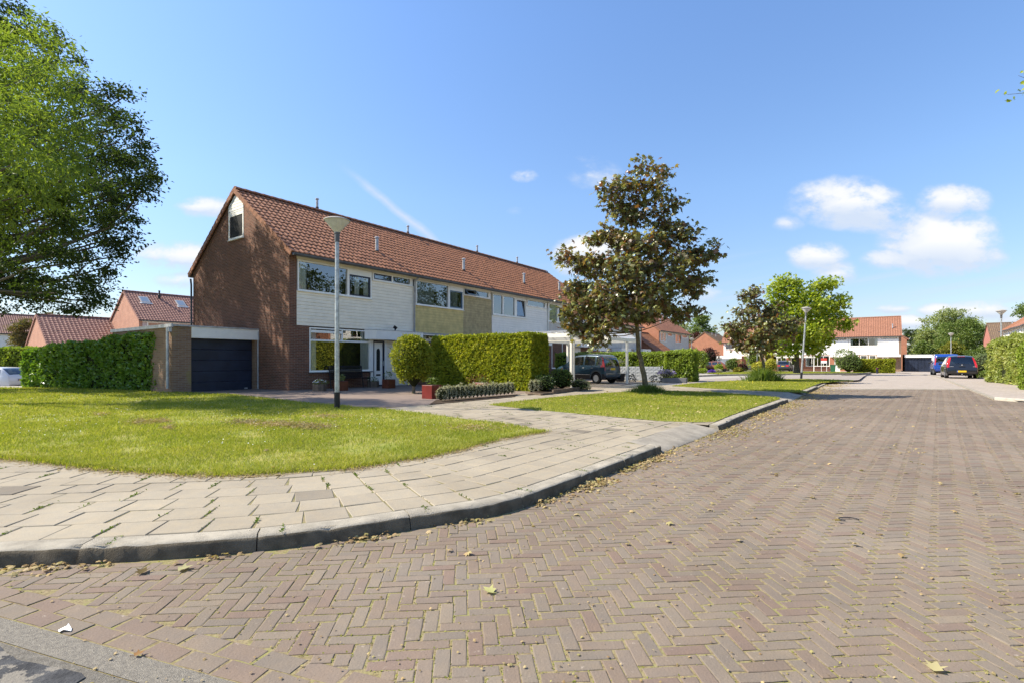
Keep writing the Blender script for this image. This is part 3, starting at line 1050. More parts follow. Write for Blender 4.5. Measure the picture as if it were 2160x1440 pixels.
def fill(poly, dens_fn, dmax, mask=None):
    pc = np.array(poly)
    lo, hi = pc.min(0), pc.max(0)
    lo[0] = max(lo[0], -24); hi[1] = min(hi[1], 80)
    n = int((hi[0] - lo[0]) * (hi[1] - lo[1]) * dmax)
    P = rng.uniform(lo, hi, (n, 2))
    ok = (rng.uniform(0, dmax, n) < dens_fn(P)) & (np.abs(P[:, 0]) < P[:, 1] * 1.04 + .6) & (P[:, 1] > 0)
    P = P[ok]
    return P[inside(poly, P)]


def fnoise(P, sc, seed=0.0):
    x, y = P[:, 0] * sc + seed, P[:, 1] * sc - seed * 1.7
    return (np.sin(x * 1.3 + np.sin(y * 1.7 + seed) * 1.4) + np.sin(y * 1.1 + np.sin(x * 2.1) * 1.2) + .6 * np.sin(x * 3.1 + y * 2.3) + .4 * np.sin(x * 6.7 - y * 5.1)) / 3.0


GRASS = leafm('grass_blades', [(.31, .33, .05), (.40, .39, .07), (.22, .27, .03), (.47, .43, .13), (.33, .36, .06), (.17, .22, .025), (.56, .46, .24)], trans=.4, gloss=.0, tcol=(1.3, 1.3, .5))
TUFT = leafm('tall_grass', [(.10, .17, .03), (.16, .22, .04), (.22, .25, .07)], trans=.4, gloss=.15)


def dens1(P):
    d = np.maximum(P[:, 1], 4.5)
    return np.clip(11000 / (d / 4.5) ** 2.1, 300, 11000) * np.clip(.75 + .55 * fnoise(P, 1.3, 2), .12, 1.2)


P = fill(lawn1, dens1, 11000)
thin = (fnoise(P, 2.2, 5) > .45)
P = P[~(thin & (rng.uniform(0, 1, len(P)) < .6))]
dd = P[:, 1]
blades('grass', P, .034 + .010 * np.clip(fnoise(P, 3, 1), -1, 1) + .0012 * dd, .0042 * np.maximum(1, dd / 5.0), GRASS, .55, 'short sunlit grass of the near lawn round the lamp post', z=ZP + .004)
print('grass1', len(P))
# longer fringe where the mower does not reach
ed = catmull([lawn1[i] for i in range(2, 18)], 24)
ed, _s = resample(ed, .006)
Pf = np.repeat(ed, 5, 0) + rng.normal(0, .045, (len(ed) * 5, 2))
Pf = Pf[(np.abs(Pf[:, 0]) < Pf[:, 1] * 1.05 + .5) & (fnoise(Pf, 3.1, 3) > -.55)]
blades('grass', Pf, .055, .006, GRASS, .7, 'uneven grass fringe hanging over the edge of the near pavement', z=ZP + .0)
for poly, lab, zz, base_d in ((lawn2, 'short grass of the verge round the copper maple', ZP, 1500), (lawn3, 'short grass of the triangular verge with the small maple', ZP, 700), (lawn4, 'grass strip in front of the white row of houses', ZP + .02, 220)):
    P = fill(poly, lambda q: np.full(len(q), base_d), base_d)
    blades('grass', P, .035 + .0010 * P[:, 1], .0045 * P[:, 1] / 6, GRASS, .5, lab, z=zz + np.array([gz(y) for y in P[:, 1]]))

# daisies
P = fill(lawn1, lambda q: 7 * (fnoise(q, .9, 4) > .15), 7)
V, fs = inst([(math.cos(a) * .5, math.sin(a) * .5, 0) for a in np.linspace(0, 2 * math.pi, 7)[:-1]], [tuple(range(6))],
             np.concatenate([P, np.full((len(P), 1), ZP + .062)], 1), np.tile([1., 0, 0], (len(P), 1)) + rng.normal(0, .2, (len(P), 3)), np.tile([0, -.45, .9], (len(P), 1)) + rng.normal(0, .2, (len(P), 3)), rng.uniform(.009, .015, len(P)))
tag(np_mesh('daisies', V, fs, pm('daisy_white', (.8, .8, .76), .8)), 'scattered white daisies in the near lawn', 'flowers', kind='stuff')
P = np.concatenate([fill(lawn3, lambda q: np.full(len(q), 1.6) * (fnoise(q, .8, 1) > .1), 1.6)])
V, fs = inst([(math.cos(a) * .5, math.sin(a) * .5, 0) for a in np.linspace(0, 2 * math.pi, 7)[:-1]], [tuple(range(6))],
             np.concatenate([P, np.full((len(P), 1), ZP + .09)], 1), np.tile([1., 0, 0], (len(P), 1)), np.tile([0, -.75, .6], (len(P), 1)), rng.uniform(.03, .045, len(P)))
tag(np_mesh('dandelions', V, fs, pm('flower_yellow', (.75, .6, .03), .8)), 'scattered yellow dandelions in the triangular verge', 'flowers', kind='stuff')

# raked clippings lying on the lawn
STRAW = leafm('dry_straw', [(.42, .30, .16), (.34, .24, .13), (.50, .40, .24), (.28, .19, .10)], trans=.2, gloss=.05)
cl = []
for (px, py, rx, ry, k) in [(590, 897, 60, 5, 900), (520, 893, 40, 4, 450), (660, 903, 45, 5, 700), (300, 892, 30, 4, 350), (340, 890, 20, 3, 200), (215, 876, 18, 2, 120), (355, 905, 12, 3, 100), (690, 880, 40, 3, 250), (1000, 905, 60, 6, 300)]:
    for _ in range(k):
        x, y = G(px + random.gauss(0, rx * .6), py + random.gauss(0, ry * .7), ZP)
        cl.append((x, y, ZP + .03 + abs(random.gauss(0, .018))))
cl = np.array(cl)
V, fs = inst(LONG[0], LONG[1], cl, rng.normal(0, 1, (len(cl), 3)) * [1, 1, .3], unit(len(cl)) + [0, 0, 1.2], rng.uniform(.03, .07, len(cl)))
tag(np_mesh('grass_clippings', V, fs, STRAW), 'dry raked clippings lying in lines on the near lawn', 'clippings', kind='stuff')
# bare sandy fringe with straw between lawn and slabs
Pf = np.repeat(ed[::2], 7, 0) + rng.normal(0, .075, (len(ed[::2]) * 7, 2)) + np.array([.03, -.06])
Pf = Pf[(fnoise(Pf, 2.1, 8) > -.35) & (np.abs(Pf[:, 0]) < Pf[:, 1] * 1.05 + .4)]
Q = np.concatenate([Pf, np.full((len(Pf), 1), ZP + .004) + rng.uniform(0, .008, (len(Pf), 1))], 1)
V, fs = inst(LONG[0], LONG[1], Q, rng.normal(0, 1, (len(Q), 3)) * [1, 1, .12], unit(len(Q)) * .3 + [0, 0, 1.0], rng.uniform(.02, .045, len(Q)))
tag(np_mesh('dry_grass_litter', V, fs, STRAW), 'dry grass litter along the edge of the near pavement', 'litter', kind='stuff')
EDGE = ground_mat('lawn_edge_soil', (.30, .24, .15), (.20, .16, .09), 9, [(30, .5, .65, (.40, .33, .22), .8)])
em = ed[::4]
T = np.gradient(em, axis=0); T /= np.linalg.norm(T, axis=1, keepdims=True); Nn = np.stack([T[:, 1], -T[:, 0]], 1)
wv = .07 + .06 * fnoise(em, 2.3, 2) + rng.uniform(0, .02, len(em))
outer = em + Nn * np.clip(wv, .01, .2)[:, None]
inner = em - Nn * .12
m_ = len(em)
V = np.concatenate([np.concatenate([outer, np.full((m_, 1), ZP + .003)], 1), np.concatenate([inner, np.full((m_, 1), ZP + .009)], 1)])
i = np.arange(m_ - 1)
tag(np_mesh('soil_edge', V, [np.stack([i, i + 1, i + 1 + m_, i + m_], 1)], EDGE), kind='structure')

# weeds in slab joints
WEED = leafm('weeds', [(.10, .17, .025), (.16, .22, .04), (.07, .12, .02), (.22, .24, .06)], trans=.35, gloss=.15)
wp = []
for (cx, cy, tx, ty) in slabs[rng.permutation(len(slabs))[:int(len(slabs) * .26)]]:
    if cy > 14: continue
    for _ in range(random.randint(6, 40)):
        q = random.gauss(0, .035 + .04 * (random.random() < .3))
        wp.append((cx + tx * .152 + random.gauss(0, .004) - ty * q, cy + ty * .152 + random.gauss(0, .004) + tx * q, ZP))
for q in np.arange(s_r0 % 1.0, s_r0, 1.0):
    for d in rng.uniform(0, .2, 25):
        p = kpt(q, d)
        wp.append((p[0] + random.gauss(0, .008), p[1] + random.gauss(0, .008), ZP * (d > .03)))
wp = np.array(wp)
V, fs = inst(LEAF[0], LEAF[1], wp, unit(len(wp)) * [1, 1, .6] + [0, 0, .5], unit(len(wp)) + [0, 0, 1.], rng.uniform(.010, .026, len(wp)))
tag(np_mesh('weeds', V, fs, WEED), 'small green weeds in the joints of the pavement', 'weeds', kind='stuff')
# moss in the brick joints
n = 46000
yy = 1.8 + (rng.uniform(0, 1, n) ** 1.7) * 12
P = np.stack([rng.uniform(-1.02, 1.02, n) * yy, yy], 1)
# snap to joint lines of the herringbone
gx = (P[:, 0] * ca + P[:, 1] * sa) / W3
gy = (-P[:, 0] * sa + P[:, 1] * ca) / W3
h_ = rng.uniform(0, 1, n) < .5
gx = np.where(h_, np.round(gx) + rng.normal(0, .02, n), gx)
gy = np.where(h_, gy, np.round(gy) + rng.normal(0, .02, n))
eps = .1
def own(x, y):
    cx_, cy_ = np.floor(x), np.floor(y)
    t = (cx_ - cy_) % 6
    hid = t < 3
    return np.where(hid, (cx_ - t) * 7919 + cy_, 1e7 + cx_ * 7919 + (cy_ - (5 - t)))
diff = np.where(h_, own(gx - eps, gy) != own(gx + eps, gy), own(gx, gy - eps) != own(gx, gy + eps))
P = np.stack([(gx * ca - gy * sa) * W3, (gx * sa + gy * ca) * W3], 1)
dl = (P - lA) @ lN
ok = diff & inside(road_poly, P) & (dl > .22) & (fnoise(P, 1.1, 3) > -.15 + rng.normal(0, .35, n))
P = P[ok]
Q = np.concatenate([P, np.full((len(P), 1), -.0025)], 1)
V, fs = inst(LEAF[0], LEAF[1], Q, unit(len(Q)) * [1, 1, .4], unit(len(Q)) * .5 + [0, 0, 1.], rng.uniform(.006, .014, len(Q)) * (1 + .03 * P[:, 1]))
MOSS = leafm('moss', [(.24, .25, .045), (.32, .30, .07), (.17, .19, .03), (.38, .33, .12)], trans=.2, gloss=.05)
tag(np_mesh('moss', V, fs, MOSS), 'yellow green moss in the joints of the road bricks', 'moss', kind='stuff')

# withered leaves: heaps along the kerb, strays on the road
DEAD = leafm('withered_leaves', [(.40, .27, .13), (.48, .36, .18), (.30, .19, .10), (.50, .38, .21), (.36, .31, .12), (.24, .15, .08)], trans=.25, gloss=.1)
lp, ls = [], []
for s in np.arange(.3, s_m2 + 14, .012):
    y = kpt(s)[1]
    base_n = (.6 if y < 3.9 else 1.9) * (1.5 if 5 < y < 16 else 1)
    base_n *= 1.5 * max(0, .35 + 1.0 * math.sin(s * 2.3 + math.sin(s * 5.1) * 1.5)) if y < 5.5 else (.7 + .5 * math.sin(s * 1.9))
    wide = .05 if y < 4.5 else (.10 if y < 7 else .20 + .01 * y)
    for _ in range(np.random.default_rng(int(s * 1000)).poisson(max(0, base_n))):
        d = -abs(random.gauss(0, wide)) - .012
        p = kpt(s, d)
        lp.append((p[0] + random.gauss(0, .01), p[1] + random.gauss(0, .01), .006 + abs(random.gauss(0, .012)) * math.exp(d / .08)))
        ls.append(random.uniform(.014, .045) * (1 + .02 * y))
for _ in range(900):
    y = 3 + 19 * random.random() ** .8
    x = random.uniform(-.2, 1.02) * y
    if inside(road_poly, np.array([[x, y]]))[0] and random.random() < math.exp(-max(0, (dm := np.min(np.sum((K - [x, y]) ** 2, 1)) ** .5) - .5) / 2.2) + .10:
        lp.append((x, y, .012)); ls.append(random.uniform(.025, .06))
for _ in range(5200):
    y = 1.9 + 18 * random.random() ** 1.3
    x = random.uniform(-1.02, 1.02) * y
    if inside(road_poly, np.array([[x, y]]))[0] and fnoise(np.array([[x, y]]), .9, 6)[0] > random.uniform(-.9, .6):
        lp.append((x, y, .006)); ls.append(random.uniform(.006, .016) * (1 + .05 * y))
for poly, k in ((lawn2, 260), (lawn1, 60)):
    pc = np.array(poly); lo, hi = pc.min(0), pc.max(0)
    q = rng.uniform(lo, hi, (k * 4, 2)); q = q[inside(poly, q)][:k]
    for p in q: lp.append((p[0], p[1], ZP + .055)); ls.append(random.uniform(.03, .07))
lp = np.array(lp)
V, fs = inst(MAPLE[0], MAPLE[1], lp, rng.normal(0, 1, (len(lp), 3)) * [1, 1, .25], unit(len(lp)) * .55 + [0, 0, 1.0], np.array(ls))
tag(np_mesh('withered_leaves', V, fs, DEAD), 'withered maple leaves heaped along the kerb and strewn on the road', 'leaves', kind='stuff')
for i, (px, py, sz, lab, mt) in enumerate([(1040, 1252, .075, 'single yellow green maple leaf on the bare road bricks', (.50, .47, .20)), (295, 1212, .075, 'dark curled maple leaf on the road near the kerb', (.14, .10, .04)),
                                          (375, 1205, .08, 'pale flat leaf between the dark curled leaf and the kerb heap', (.42, .38, .20)), (283, 1386, .04, 'brown curled leaf on the aggregate concrete strip', (.32, .17, .07)),
                                          (1970, 1418, .07, 'pale torn leaf at the near right end of the road', (.5, .42, .22))]):
    x, y = G(px, py)
    me_ = MB()
    a = random.uniform(0, 6)
    tv = []
    for (tx, ty, tz) in MAPLE[0]:
        r_ = math.hypot(tx, ty)
        tv.append((sz * (tx * math.cos(a) - ty * math.sin(a)), sz * (tx * math.sin(a) + ty * math.cos(a)), .003 + sz * (.32 * abs(ty) + .12 * r_ * r_)))
    me_.add(tv, MAPLE[1])
    me_.tube([(0, 0, .004), (-sz * .4 * math.cos(a), -sz * .4 * math.sin(a), .012)], .0012, 4)
    o = me_.build('leaf', leafm('leaf_%d' % i, [mt, mt], .3, .2))
    o.location = (x, y, .004)
    tag(o, lab, 'leaf', 'single leaves lying on the road')
# scrap of paper and a bent strap
x, y = G(138, 1330)
m1 = MB(); m1.add([(.75 * a_, .75 * b_, c_) for a_, b_, c_ in [(-.045, 0, .002), (-.01, .022, .014), (.03, .01, .003), (.045, -.012, .002), (.0, -.014, .010), (-.02, -.02, .001), (-.012, .035, .02)]], [(0, 1, 4, 5), (1, 2, 3, 4), (1, 6, 2)])
o = m1.build('paper_scrap', pm('paper', (.85, .85, .83), .8)); o.location = (x, y, .003)
tag(o, 'torn scrap of white paper on the road edge by the asphalt', 'litter')
x, y = G(1790, 1097)
m1 = MB(); m1.tube([(.07 * math.cos(t), .045 * math.sin(t), .008) for t in np.linspace(-.5, 4.0, 14)], .004, 5)
o = m1.build('strap', BLACKM); o.location = (x, y, .004)
tag(o, 'bent black strap lying in a loop on the road', 'strap')

# ================================================================== HOUSES
def tile_field(x0, x1, Ls, tw=.30, th=.325, lift=.032, roll=.028, rake=0):
    """interlocking pantiles: grid in slope space (x along the eave, d up the slope, h off the slope)"""
    nx = max(1, round((x1 - x0) / tw))
    tw = (x1 - x0) / nx
    nd = max(1, round(Ls / th))
    th = Ls / nd
    prof = [(0.0, .2), (.10, .75), (.22, 1.0), (.36, .8), (.50, .25), (.66, 0.0), (.86, .0)]
    X, Hh = [], []
    for i in range(nx):
        for u, h in prof:
            X.append(x0 + (i + u) * tw); Hh.append(h * roll)
    X.append(x1); Hh.append(prof[0][1] * roll)
    X, Hh = np.array(X), np.array(Hh)
    rows = []
    r_ = np.random.default_rng(int(abs(x0) * 31 + Ls * 17) + 3)
    for c in range(nd):
        jit = np.repeat(r_.normal(0, .0028, nx), len(prof)); jit = np.append(jit, jit[-1])
        rows.append((X, np.full(len(X), c * th), Hh * .2 + (0 if c else -.02)))
        rows.append((X, np.full(len(X), c * th + .002), Hh + lift + jit))
        rows.append((X, np.full(len(X), (c + 1) * th), Hh + .004 + jit * .4))
    A = np.stack([np.stack(r, 1) for r in rows])
    nr, m_ = A.shape[0], A.shape[1]
    idx = np.arange(nr * m_).reshape(nr, m_)
    Q = np.stack([idx[:-1, :-1], idx[:-1, 1:], idx[1:, 1:], idx[1:, :-1]], -1).reshape(-1, 4)
    return A.reshape(-1, 3), Q


def roof_tiles(name, x0, x1, y_e, z_e, y_r, z_r, mat, parent, **kw):
    """tiles on the plane from the eave line (y_e, z_e) to the ridge line (y_r, z_r)"""
    d = Vector((0, y_r - y_e, z_r - z_e))
    Ls = d.length
    d.normalize()
    n = Vector((1, 0, 0)).cross(d)
    if n.z < 0: n = -n
    V, Q = tile_field(x0, x1, Ls, **kw)
    P = np.stack([V[:, 0], y_e + V[:, 1] * d.y + V[:, 2] * n.y, z_e + V[:, 1] * d.z + V[:, 2] * n.z], 1)
    if y_r < y_e: Q = Q[:, ::-1]
    me = np_mesh(name, P, [Q], mat, parent, smooth=False)
    return me


def ridge(parent, x0, x1, y, z, mat, r=.115):
    m1 = MB()
    n = max(1, round((x1 - x0) / .40))
    st = (x1 - x0) / n
    for i in range(n):
        a, b = x0 + i * st, x0 + (i + 1) * st + .03
        vs, fs = [], []
        for k, (x, rr) in enumerate(((a, r * 1.08), (b, r * .93))):
            for j in range(7):
                th = math.pi * j / 6
                vs.append((x, y + math.cos(th) * rr * 1.15, z - .05 + math.sin(th) * rr))
        for j in range(6):
            fs.append((j, j + 1, 8 + j, 7 + j))
        fs.append((0, 1, 2, 3, 4, 5, 6))
        m1.add(vs, fs)
    return m1.build('ridge', mat, parent)


def verge(parent, x, y_e, z_e, y_r, z_r, mat, side=-1, th=.325):
    """stepped verge tiles hanging over the gable"""
    m1 = MB()
    d = Vector((0, y_r - y_e, z_r - z_e))
    Ls = d.length
    d.normalize()
    n = Vector((0, -d.z, d.y))
    if n.z < 0: n = -n
    nn = round(Ls / th)
    st = Ls / nn
    for i in range(nn):
        p0 = Vector((0, y_e, z_e)) + d * (i * st - .03)
        p1 = Vector((0, y_e, z_e)) + d * ((i + 1) * st)
        vs = []
        for xx in (x, x + side * .05):
            vs += [(xx, *(p0 + n * .065)[1:]), (xx, *(p0 - n * .13)[1:]), (xx, *(p1 - n * .16)[1:]), (xx, *(p1 + n * .035)[1:])]
        m1.add(vs, [(0, 1, 2, 3), (7, 6, 5, 4), (0, 4, 5, 1), (1, 5, 6, 2), (2, 6, 7, 3), (3, 7, 4, 0)])
    return m1.build('verge', mat, parent)


def boards(parent, rects, mat, y=0.0, pitch=.135, name='cladding', back=.33, M=None):
    m1 = MB()
    m1.M = M
    for (x0, x1, z0, z1) in rects:
        n = max(1, round((z1 - z0) / pitch))
        p = (z1 - z0) / n
        prof = [(y + back, z0)]
        for i in range(n):
            z = z0 + i * p
            prof += [(y + .012, z + .001), (y - .010, z + .004), (y - .004, z + p - .010), (y + .012, z + p - .007)]
        prof.append((y + back, z1))
        nn = len(prof)
        vs = [(x0, a, b) for a, b in prof] + [(x1, a, b) for a, b in prof]
        fs = [(i, (i + 1) % nn, nn + (i + 1) % nn, nn + i) for i in range(nn)]
        fs += [(0, i + 1, i) for i in range(1, nn - 1)] + [(nn, nn + i, nn + i + 1) for i in range(1, nn - 1)]
        m1.add(vs, [f[::-1] if len(f) == 4 else f for f in fs])
    return m1.build(name, mat, parent)


def curtain_mesh(x0, x1, z0, z1, y, amp=.022, per=.085, M=None):
    n = max(4, int((x1 - x0) / per * 6))
    m1 = MB(); m1.M = M
    m1.smooth = True
    vs = []
    for k in range(n + 1):
        x = x0 + (x1 - x0) * k / n
        yy = y + amp * math.sin(2 * math.pi * (x / per) + .8 * math.sin(x * 9))
        vs += [(x, yy, z0), (x, yy, z1)]
    m1.add(vs, [(2 * k, 2 * k + 2, 2 * k + 3, 2 * k + 1) for k in range(n)])
    return m1


def window(parent, x0, x1, z0, z1, lights, y=-.01, frame=None, sill=True, depth=.16, M=None, back=True, curtains=(), blind=None, fw=.055):
    """one window: frame > panes, sashes, curtains. lights: list of (x0, x1, z0, z1, kind)"""
    frame = frame or WHITE
    m1 = MB(); m1.M = M
    xs = sorted({x0, x1})
    m1.box(x0, x1, y, y + depth, z1 - fw, z1)
    m1.box(x0, x1, y, y + depth, z0, z0 + fw)
    m1.box(x0, x0 + fw, y + .002, y + depth, z0 + fw, z1 - fw)
    m1.box(x1 - fw, x1, y + .002, y + depth, z0 + fw, z1 - fw)
    ys = sorted(lights)
    # mullions fill what the lights leave open
    edges = [x0 + fw] + [e for l in ys for e in (l[0], l[1])] + [x1 - fw]
    if ys and all(abs(l[2] - ys[0][2]) < .3 for l in ys):
        for a, b in zip(edges[::2], edges[1::2]):
            if b - a > .004: m1.box(a, b, y + .004, y + depth, z0 + fw, z1 - fw)
        for l in ys:
            if z1 - fw - l[3] > .01: m1.box(l[0], l[1], y + .006, y + depth, l[3], z1 - fw)
            if l[2] - z0 - fw > .01: m1.box(l[0], l[1], y + .006, y + depth, z0 + fw, l[2])
    f = m1.build('window', frame, parent)
    if sill:
        m2 = MB(); m2.M = M
        m2.box(x0 - .02, x1 + .02, y - .045, y + .05, z0 - .028, z0 - .002)
        m2.build('sill', frame, f)
    for (a, b, c, d, kind) in lights:
        g = MB(); g.M = M
        gy = y + .06
        if kind == 'tilt':
            o_ = .16
            g.add([(a + .05, gy - .01, c + .04), (b - .05, gy - .01, c + .04), (b - .05, gy + .10, d - .04), (a + .05, gy + .10, d - .04)], [(0, 1, 2, 3)])
            s_ = MB(); s_.M = M
            for (p, q, r_, t_) in ((a, b, c, c + .05), (a, b, d - .05, d)):
                oy = 0 if r_ == c else .11
                s_.box(p, q, gy - .03 + oy, gy + .03 + oy, r_, t_)
            for (p, q) in ((a, a + .05), (b - .05, b)):
                s_.add([(p, gy - .03, c), (q, gy - .03, c), (q, gy + .08, d), (p, gy + .08, d), (p, gy + .03, c), (q, gy + .03, c), (q, gy + .14, d), (p, gy + .14, d)], [(0, 1, 2, 3), (7, 6, 5, 4), (0, 3, 7, 4), (1, 5, 6, 2)])
            s_.build('sash', DARKBLUE, f)
        elif kind == 'hopper':           # top hung, pushed out at the bottom
            g.add([(a + .04, gy - .28, c + .0), (b - .04, gy - .28, c + .0), (b - .04, gy - .05, d - .03), (a + .04, gy - .05, d - .03)], [(0, 1, 2, 3)])
            s_ = MB(); s_.M = M
            s_.box(a, b, gy - .31, gy - .27, c - .03, c + .03)
            s_.box(a, b, gy - .07, gy - .03, d - .05, d)
            for (p, q) in ((a, a + .045), (b - .045, b)):
                s_.add([(p, gy - .31, c), (q, gy - .31, c), (q, gy - .07, d), (p, gy - .07, d), (p, gy - .27, c), (q, gy - .27, c), (q, gy - .03, d), (p, gy - .03, d)], [(0, 1, 2, 3), (7, 6, 5, 4), (0, 3, 7, 4), (1, 5, 6, 2)])
            s_.build('sash', BLUEFRAME, f)
        else:
            g.add([(a, gy, c), (b, gy, c), (b, gy, d), (a, gy, d)], [(0, 1, 2, 3)])
            if kind in ('dark', 'blue'):
                s_ = MB(); s_.M = M
                t = .055
                s_.box(a, b, gy - .04, gy + .02, c, c + t); s_.box(a, b, gy - .04, gy + .02, d - t, d)
                s_.box(a, a + t, gy - .038, gy + .02, c + t, d - t); s_.box(b - t, b, gy - .038, gy + .02, c + t, d - t)
                s_.build('sash', DARKBLUE if kind == 'dark' else BLUEFRAME, f)
        g.build('pane', GLASS, f)
    for (a, b, mt) in curtains:
        curtain_mesh(a, b, z0 + fw, z1 - fw - .01, y + .13, M=M).build('curtain', mt, f)
    if blind:
        g = MB(); g.M = M
        g.box(x0 + fw, x1 - fw, y + .11, y + .118, z0 + fw, z1 - fw)
        g.build('blind', blind, f)
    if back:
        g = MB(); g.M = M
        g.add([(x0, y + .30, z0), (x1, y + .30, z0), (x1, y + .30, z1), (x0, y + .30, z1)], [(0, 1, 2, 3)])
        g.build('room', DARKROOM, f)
    return f


D_, E_, RR = 8.03, 5.42, 8.38       # depth, eave height, ridge height


def shell(parent, W, gl=False, gr=False, brick=None, roofm=None, E=E_, Rz=RR, D=D_, zb=-.5, front=.34, pier=.3, tw=.22):
    """solid of one terraced house with its tiled roof, ridge, verges and gutter"""
    brick = brick or BRICK; roofm = roofm or TILE
    m1 = MB()
    mid = D / 2
    m1.prism_x([(front, zb), (D, zb), (D, E - .1), (mid, Rz - .12), (front, E - .1 + (Rz - E) * front / mid)], (0 if not gl else .0) + (pier if gl else .003), W - (pier if gr else .003))
    if gl: m1.prism_x([(0, zb), (D, zb), (D, E - .1), (mid, Rz - .12), (0, E - .1)], 0, pier)
    if gr: m1.prism_x([(0, zb), (D, zb), (D, E - .1), (mid, Rz - .12), (0, E - .1)], W - pier, W)
    m1.build('wall', brick, parent)
    oh = .28
    sl = (Rz - E) / mid
    x0, x1 = (-.06 if gl else 0), W + (.06 if gr else 0)
    rf = roof_tiles('roof', x0, x1, -oh, E - oh * sl + .02, mid, Rz + .02, roofm, parent, tw=tw)
    roof_tiles('roof', x0, x1, D + oh, E - oh * sl + .02, mid, Rz + .02, roofm, parent, tw=tw)
    u = MB()
    u.prism_x([(-oh + .02, E - oh * sl - .02), (mid, Rz - .03), (D + oh - .02, E - oh * sl - .02), (D + oh - .02, E - oh * sl - .06), (mid, Rz - .09), (-oh + .02, E - oh * sl - .06)], x0 + .01, x1 - .01)
    u.build('roof_deck', DARKROOM, rf)
    ridge(rf, x0, x1, mid, Rz + .06, roofm)
    if gl:
        verge(rf, x0, -oh, E - oh * sl + .02, mid, Rz + .02, roofm)
        verge(rf, x0, D + oh, E - oh * sl + .02, mid, Rz + .02, roofm)
    if gr:
        verge(rf, x1, -oh, E - oh * sl + .02, mid, Rz + .02, roofm, side=1)
        verge(rf, x1, D + oh, E - oh * sl + .02, mid, Rz + .02, roofm, side=1)
    for yy, sg in ((-oh - .07, 1), (D + oh + .07, -1)):
        g = MB()
        pr = [(yy - .075, 0.0), (yy - .07, -.06), (yy - .03, -.105), (yy + .03, -.105), (yy + .07, -.06), (yy + .075, 0.0), (yy + .06, 0.0), (yy + .05, -.05), (yy, -.085), (yy - .05, -.05), (yy - .06, .0)]
        g.prism_x([(a, b + E - oh * sl - .01) for a, b in pr], x0, x1)
        g.build('gutter', GUTTER, parent)
    return rf


def soffit(parent, W, E=E_, xa=0, mat=None):
    g = MB()
    g.box(xa, W, -.27, .0, E - .36, E - .33)
    g.box(xa, W, -.275, -.25, E - .33, E - .20)
    g.build('fascia', mat or WHITE, parent)


def flue(parent, x, y, h=.62, E=E_, Rz=RR, D=D_, mat=None, r=.075):
    z = E + (Rz - E) * y / (D / 2)
    g = MB()
    g.lathe([(r * 1.25, -.2), (r * 1.25, .08), (r, .09)], 14, c=(x, y, z))
    o = g.build('flue', pm('flue_foot', (.05, .05, .05), .6), parent)
    g = MB()
    g.lathe([(r, .085), (r, h), (r * .8, h + .01), (r * .8, h + .03), (r * 1.45, h + .03), (r * 1.45, h + .07), (r * .9, h + .10), (0, h + .11)], 16, c=(x, y, z))
    g.build('flue_pipe', mat or ZINC, o)


def pipe(parent, pts, r=.04, mat=None, name='downpipe', clips=True):
    g = MB()
    g.tube(pts, r, 10)
    if clips:
        a, b = Vector(pts[0]), Vector(pts[-1])
    return g.build(name, mat or ZINC, parent)


RA = ANG_U
row = 'houses of the first terrace along the street'


def S_(px):                       # photo column -> distance along the first facade
    k = (px - 1080) / F
    return (k * C0[1] - C0[0]) / (UX - UY * k)


# ---- house 1 : the end house with the gable, number 306
h1 = thing('terraced_house', 'end house with brick gable, cream boarded front, number 306 and a white front door', 'house', (C0[0], C0[1], 0), RA, row)
W1 = 6.3
shell(h1, W1, gl=True)
ZE = 5.10
g = MB()
g.box(.3, .83, .0, .34, -.3, 2.55)
g.box(.83, 3.76, .02, .34, -.3, .76)
g.build('wall', BRICK, h1)
boards(h1, [(.3, 3.78, 2.55, 3.86), (3.78, W1 - .02, 2.55, 4.70)], CREAM)
boards(h1, [(4.62, W1 - .02, .10, 2.12)], CREAM, y=.02, back=.30, pitch=.155)
g = MB()
g.box(.3, W1, -.012, .34, 5.07, 5.30)          # head board under the gutter
g.box(3.86, W1 - .02, -.016, -.010, 4.66, 4.70)
g.build('fascia', CREAM, h1)
window(h1, .33, 3.80, 3.87, 5.06, [(.39, 2.56, 3.93, 4.99, 'fixed'), (2.66, 3.74, 3.93, 4.80, 'dark')], curtains=[(.42, .78, CURTAIN), (3.0, 3.22, CURTAIN), (3.45, 3.72, CURTAIN)], y=-.03)
window(h1, 3.86, 6.22, 4.71, 5.07, [(3.93, 4.93, 4.76, 5.02, 'dark'), (5.02, 6.05, 4.76, 5.02, 'fixed')], y=-.02)
# living room window: low panes, transom, two top lights
f = window(h1, .83, 3.76, .79, 2.50, [], y=-.005, curtains=[(.90, 1.20, CURTAIN), (3.30, 3.70, CURTAIN)])
g = MB(); g.box(.885, 3.705, -.0, .14, 1.98, 2.05); g.box(2.30, 2.36, .001, .139, 2.05, 2.445); g.build('transom', WHITE, f)
for (a, b, c, d) in ((.885, 3.705, .845, 1.98), (.885, 2.30, 2.05, 2.40), (2.36, 3.705, 2.05, 2.445)):
    g = MB(); g.add([(a, .06, c), (b, .06, c), (b, .06, d), (a, .06, d)], [(0, 1, 2, 3)]); g.build('pane', GLASS, f)
g = MB(); g.box(.90, 2.30, -.012, .05, 2.30, 2.40); g.build('vent_strip', WHITE, f)
g = MB(); g.box(.80, 3.84, -.06, .06, .735, .775); g.build('stone_sill', GUTTER, h1)
g = MB(); g.box(3.76, 3.90, -.01, .34, -.1, 2.5); g.box(4.55, 4.64, -.006, .30, .1, 2.12); g.box(4.55 - .65, 4.55, .0, .3, 2.10, 2.5); g.build('door_surround', WHITE, h1)
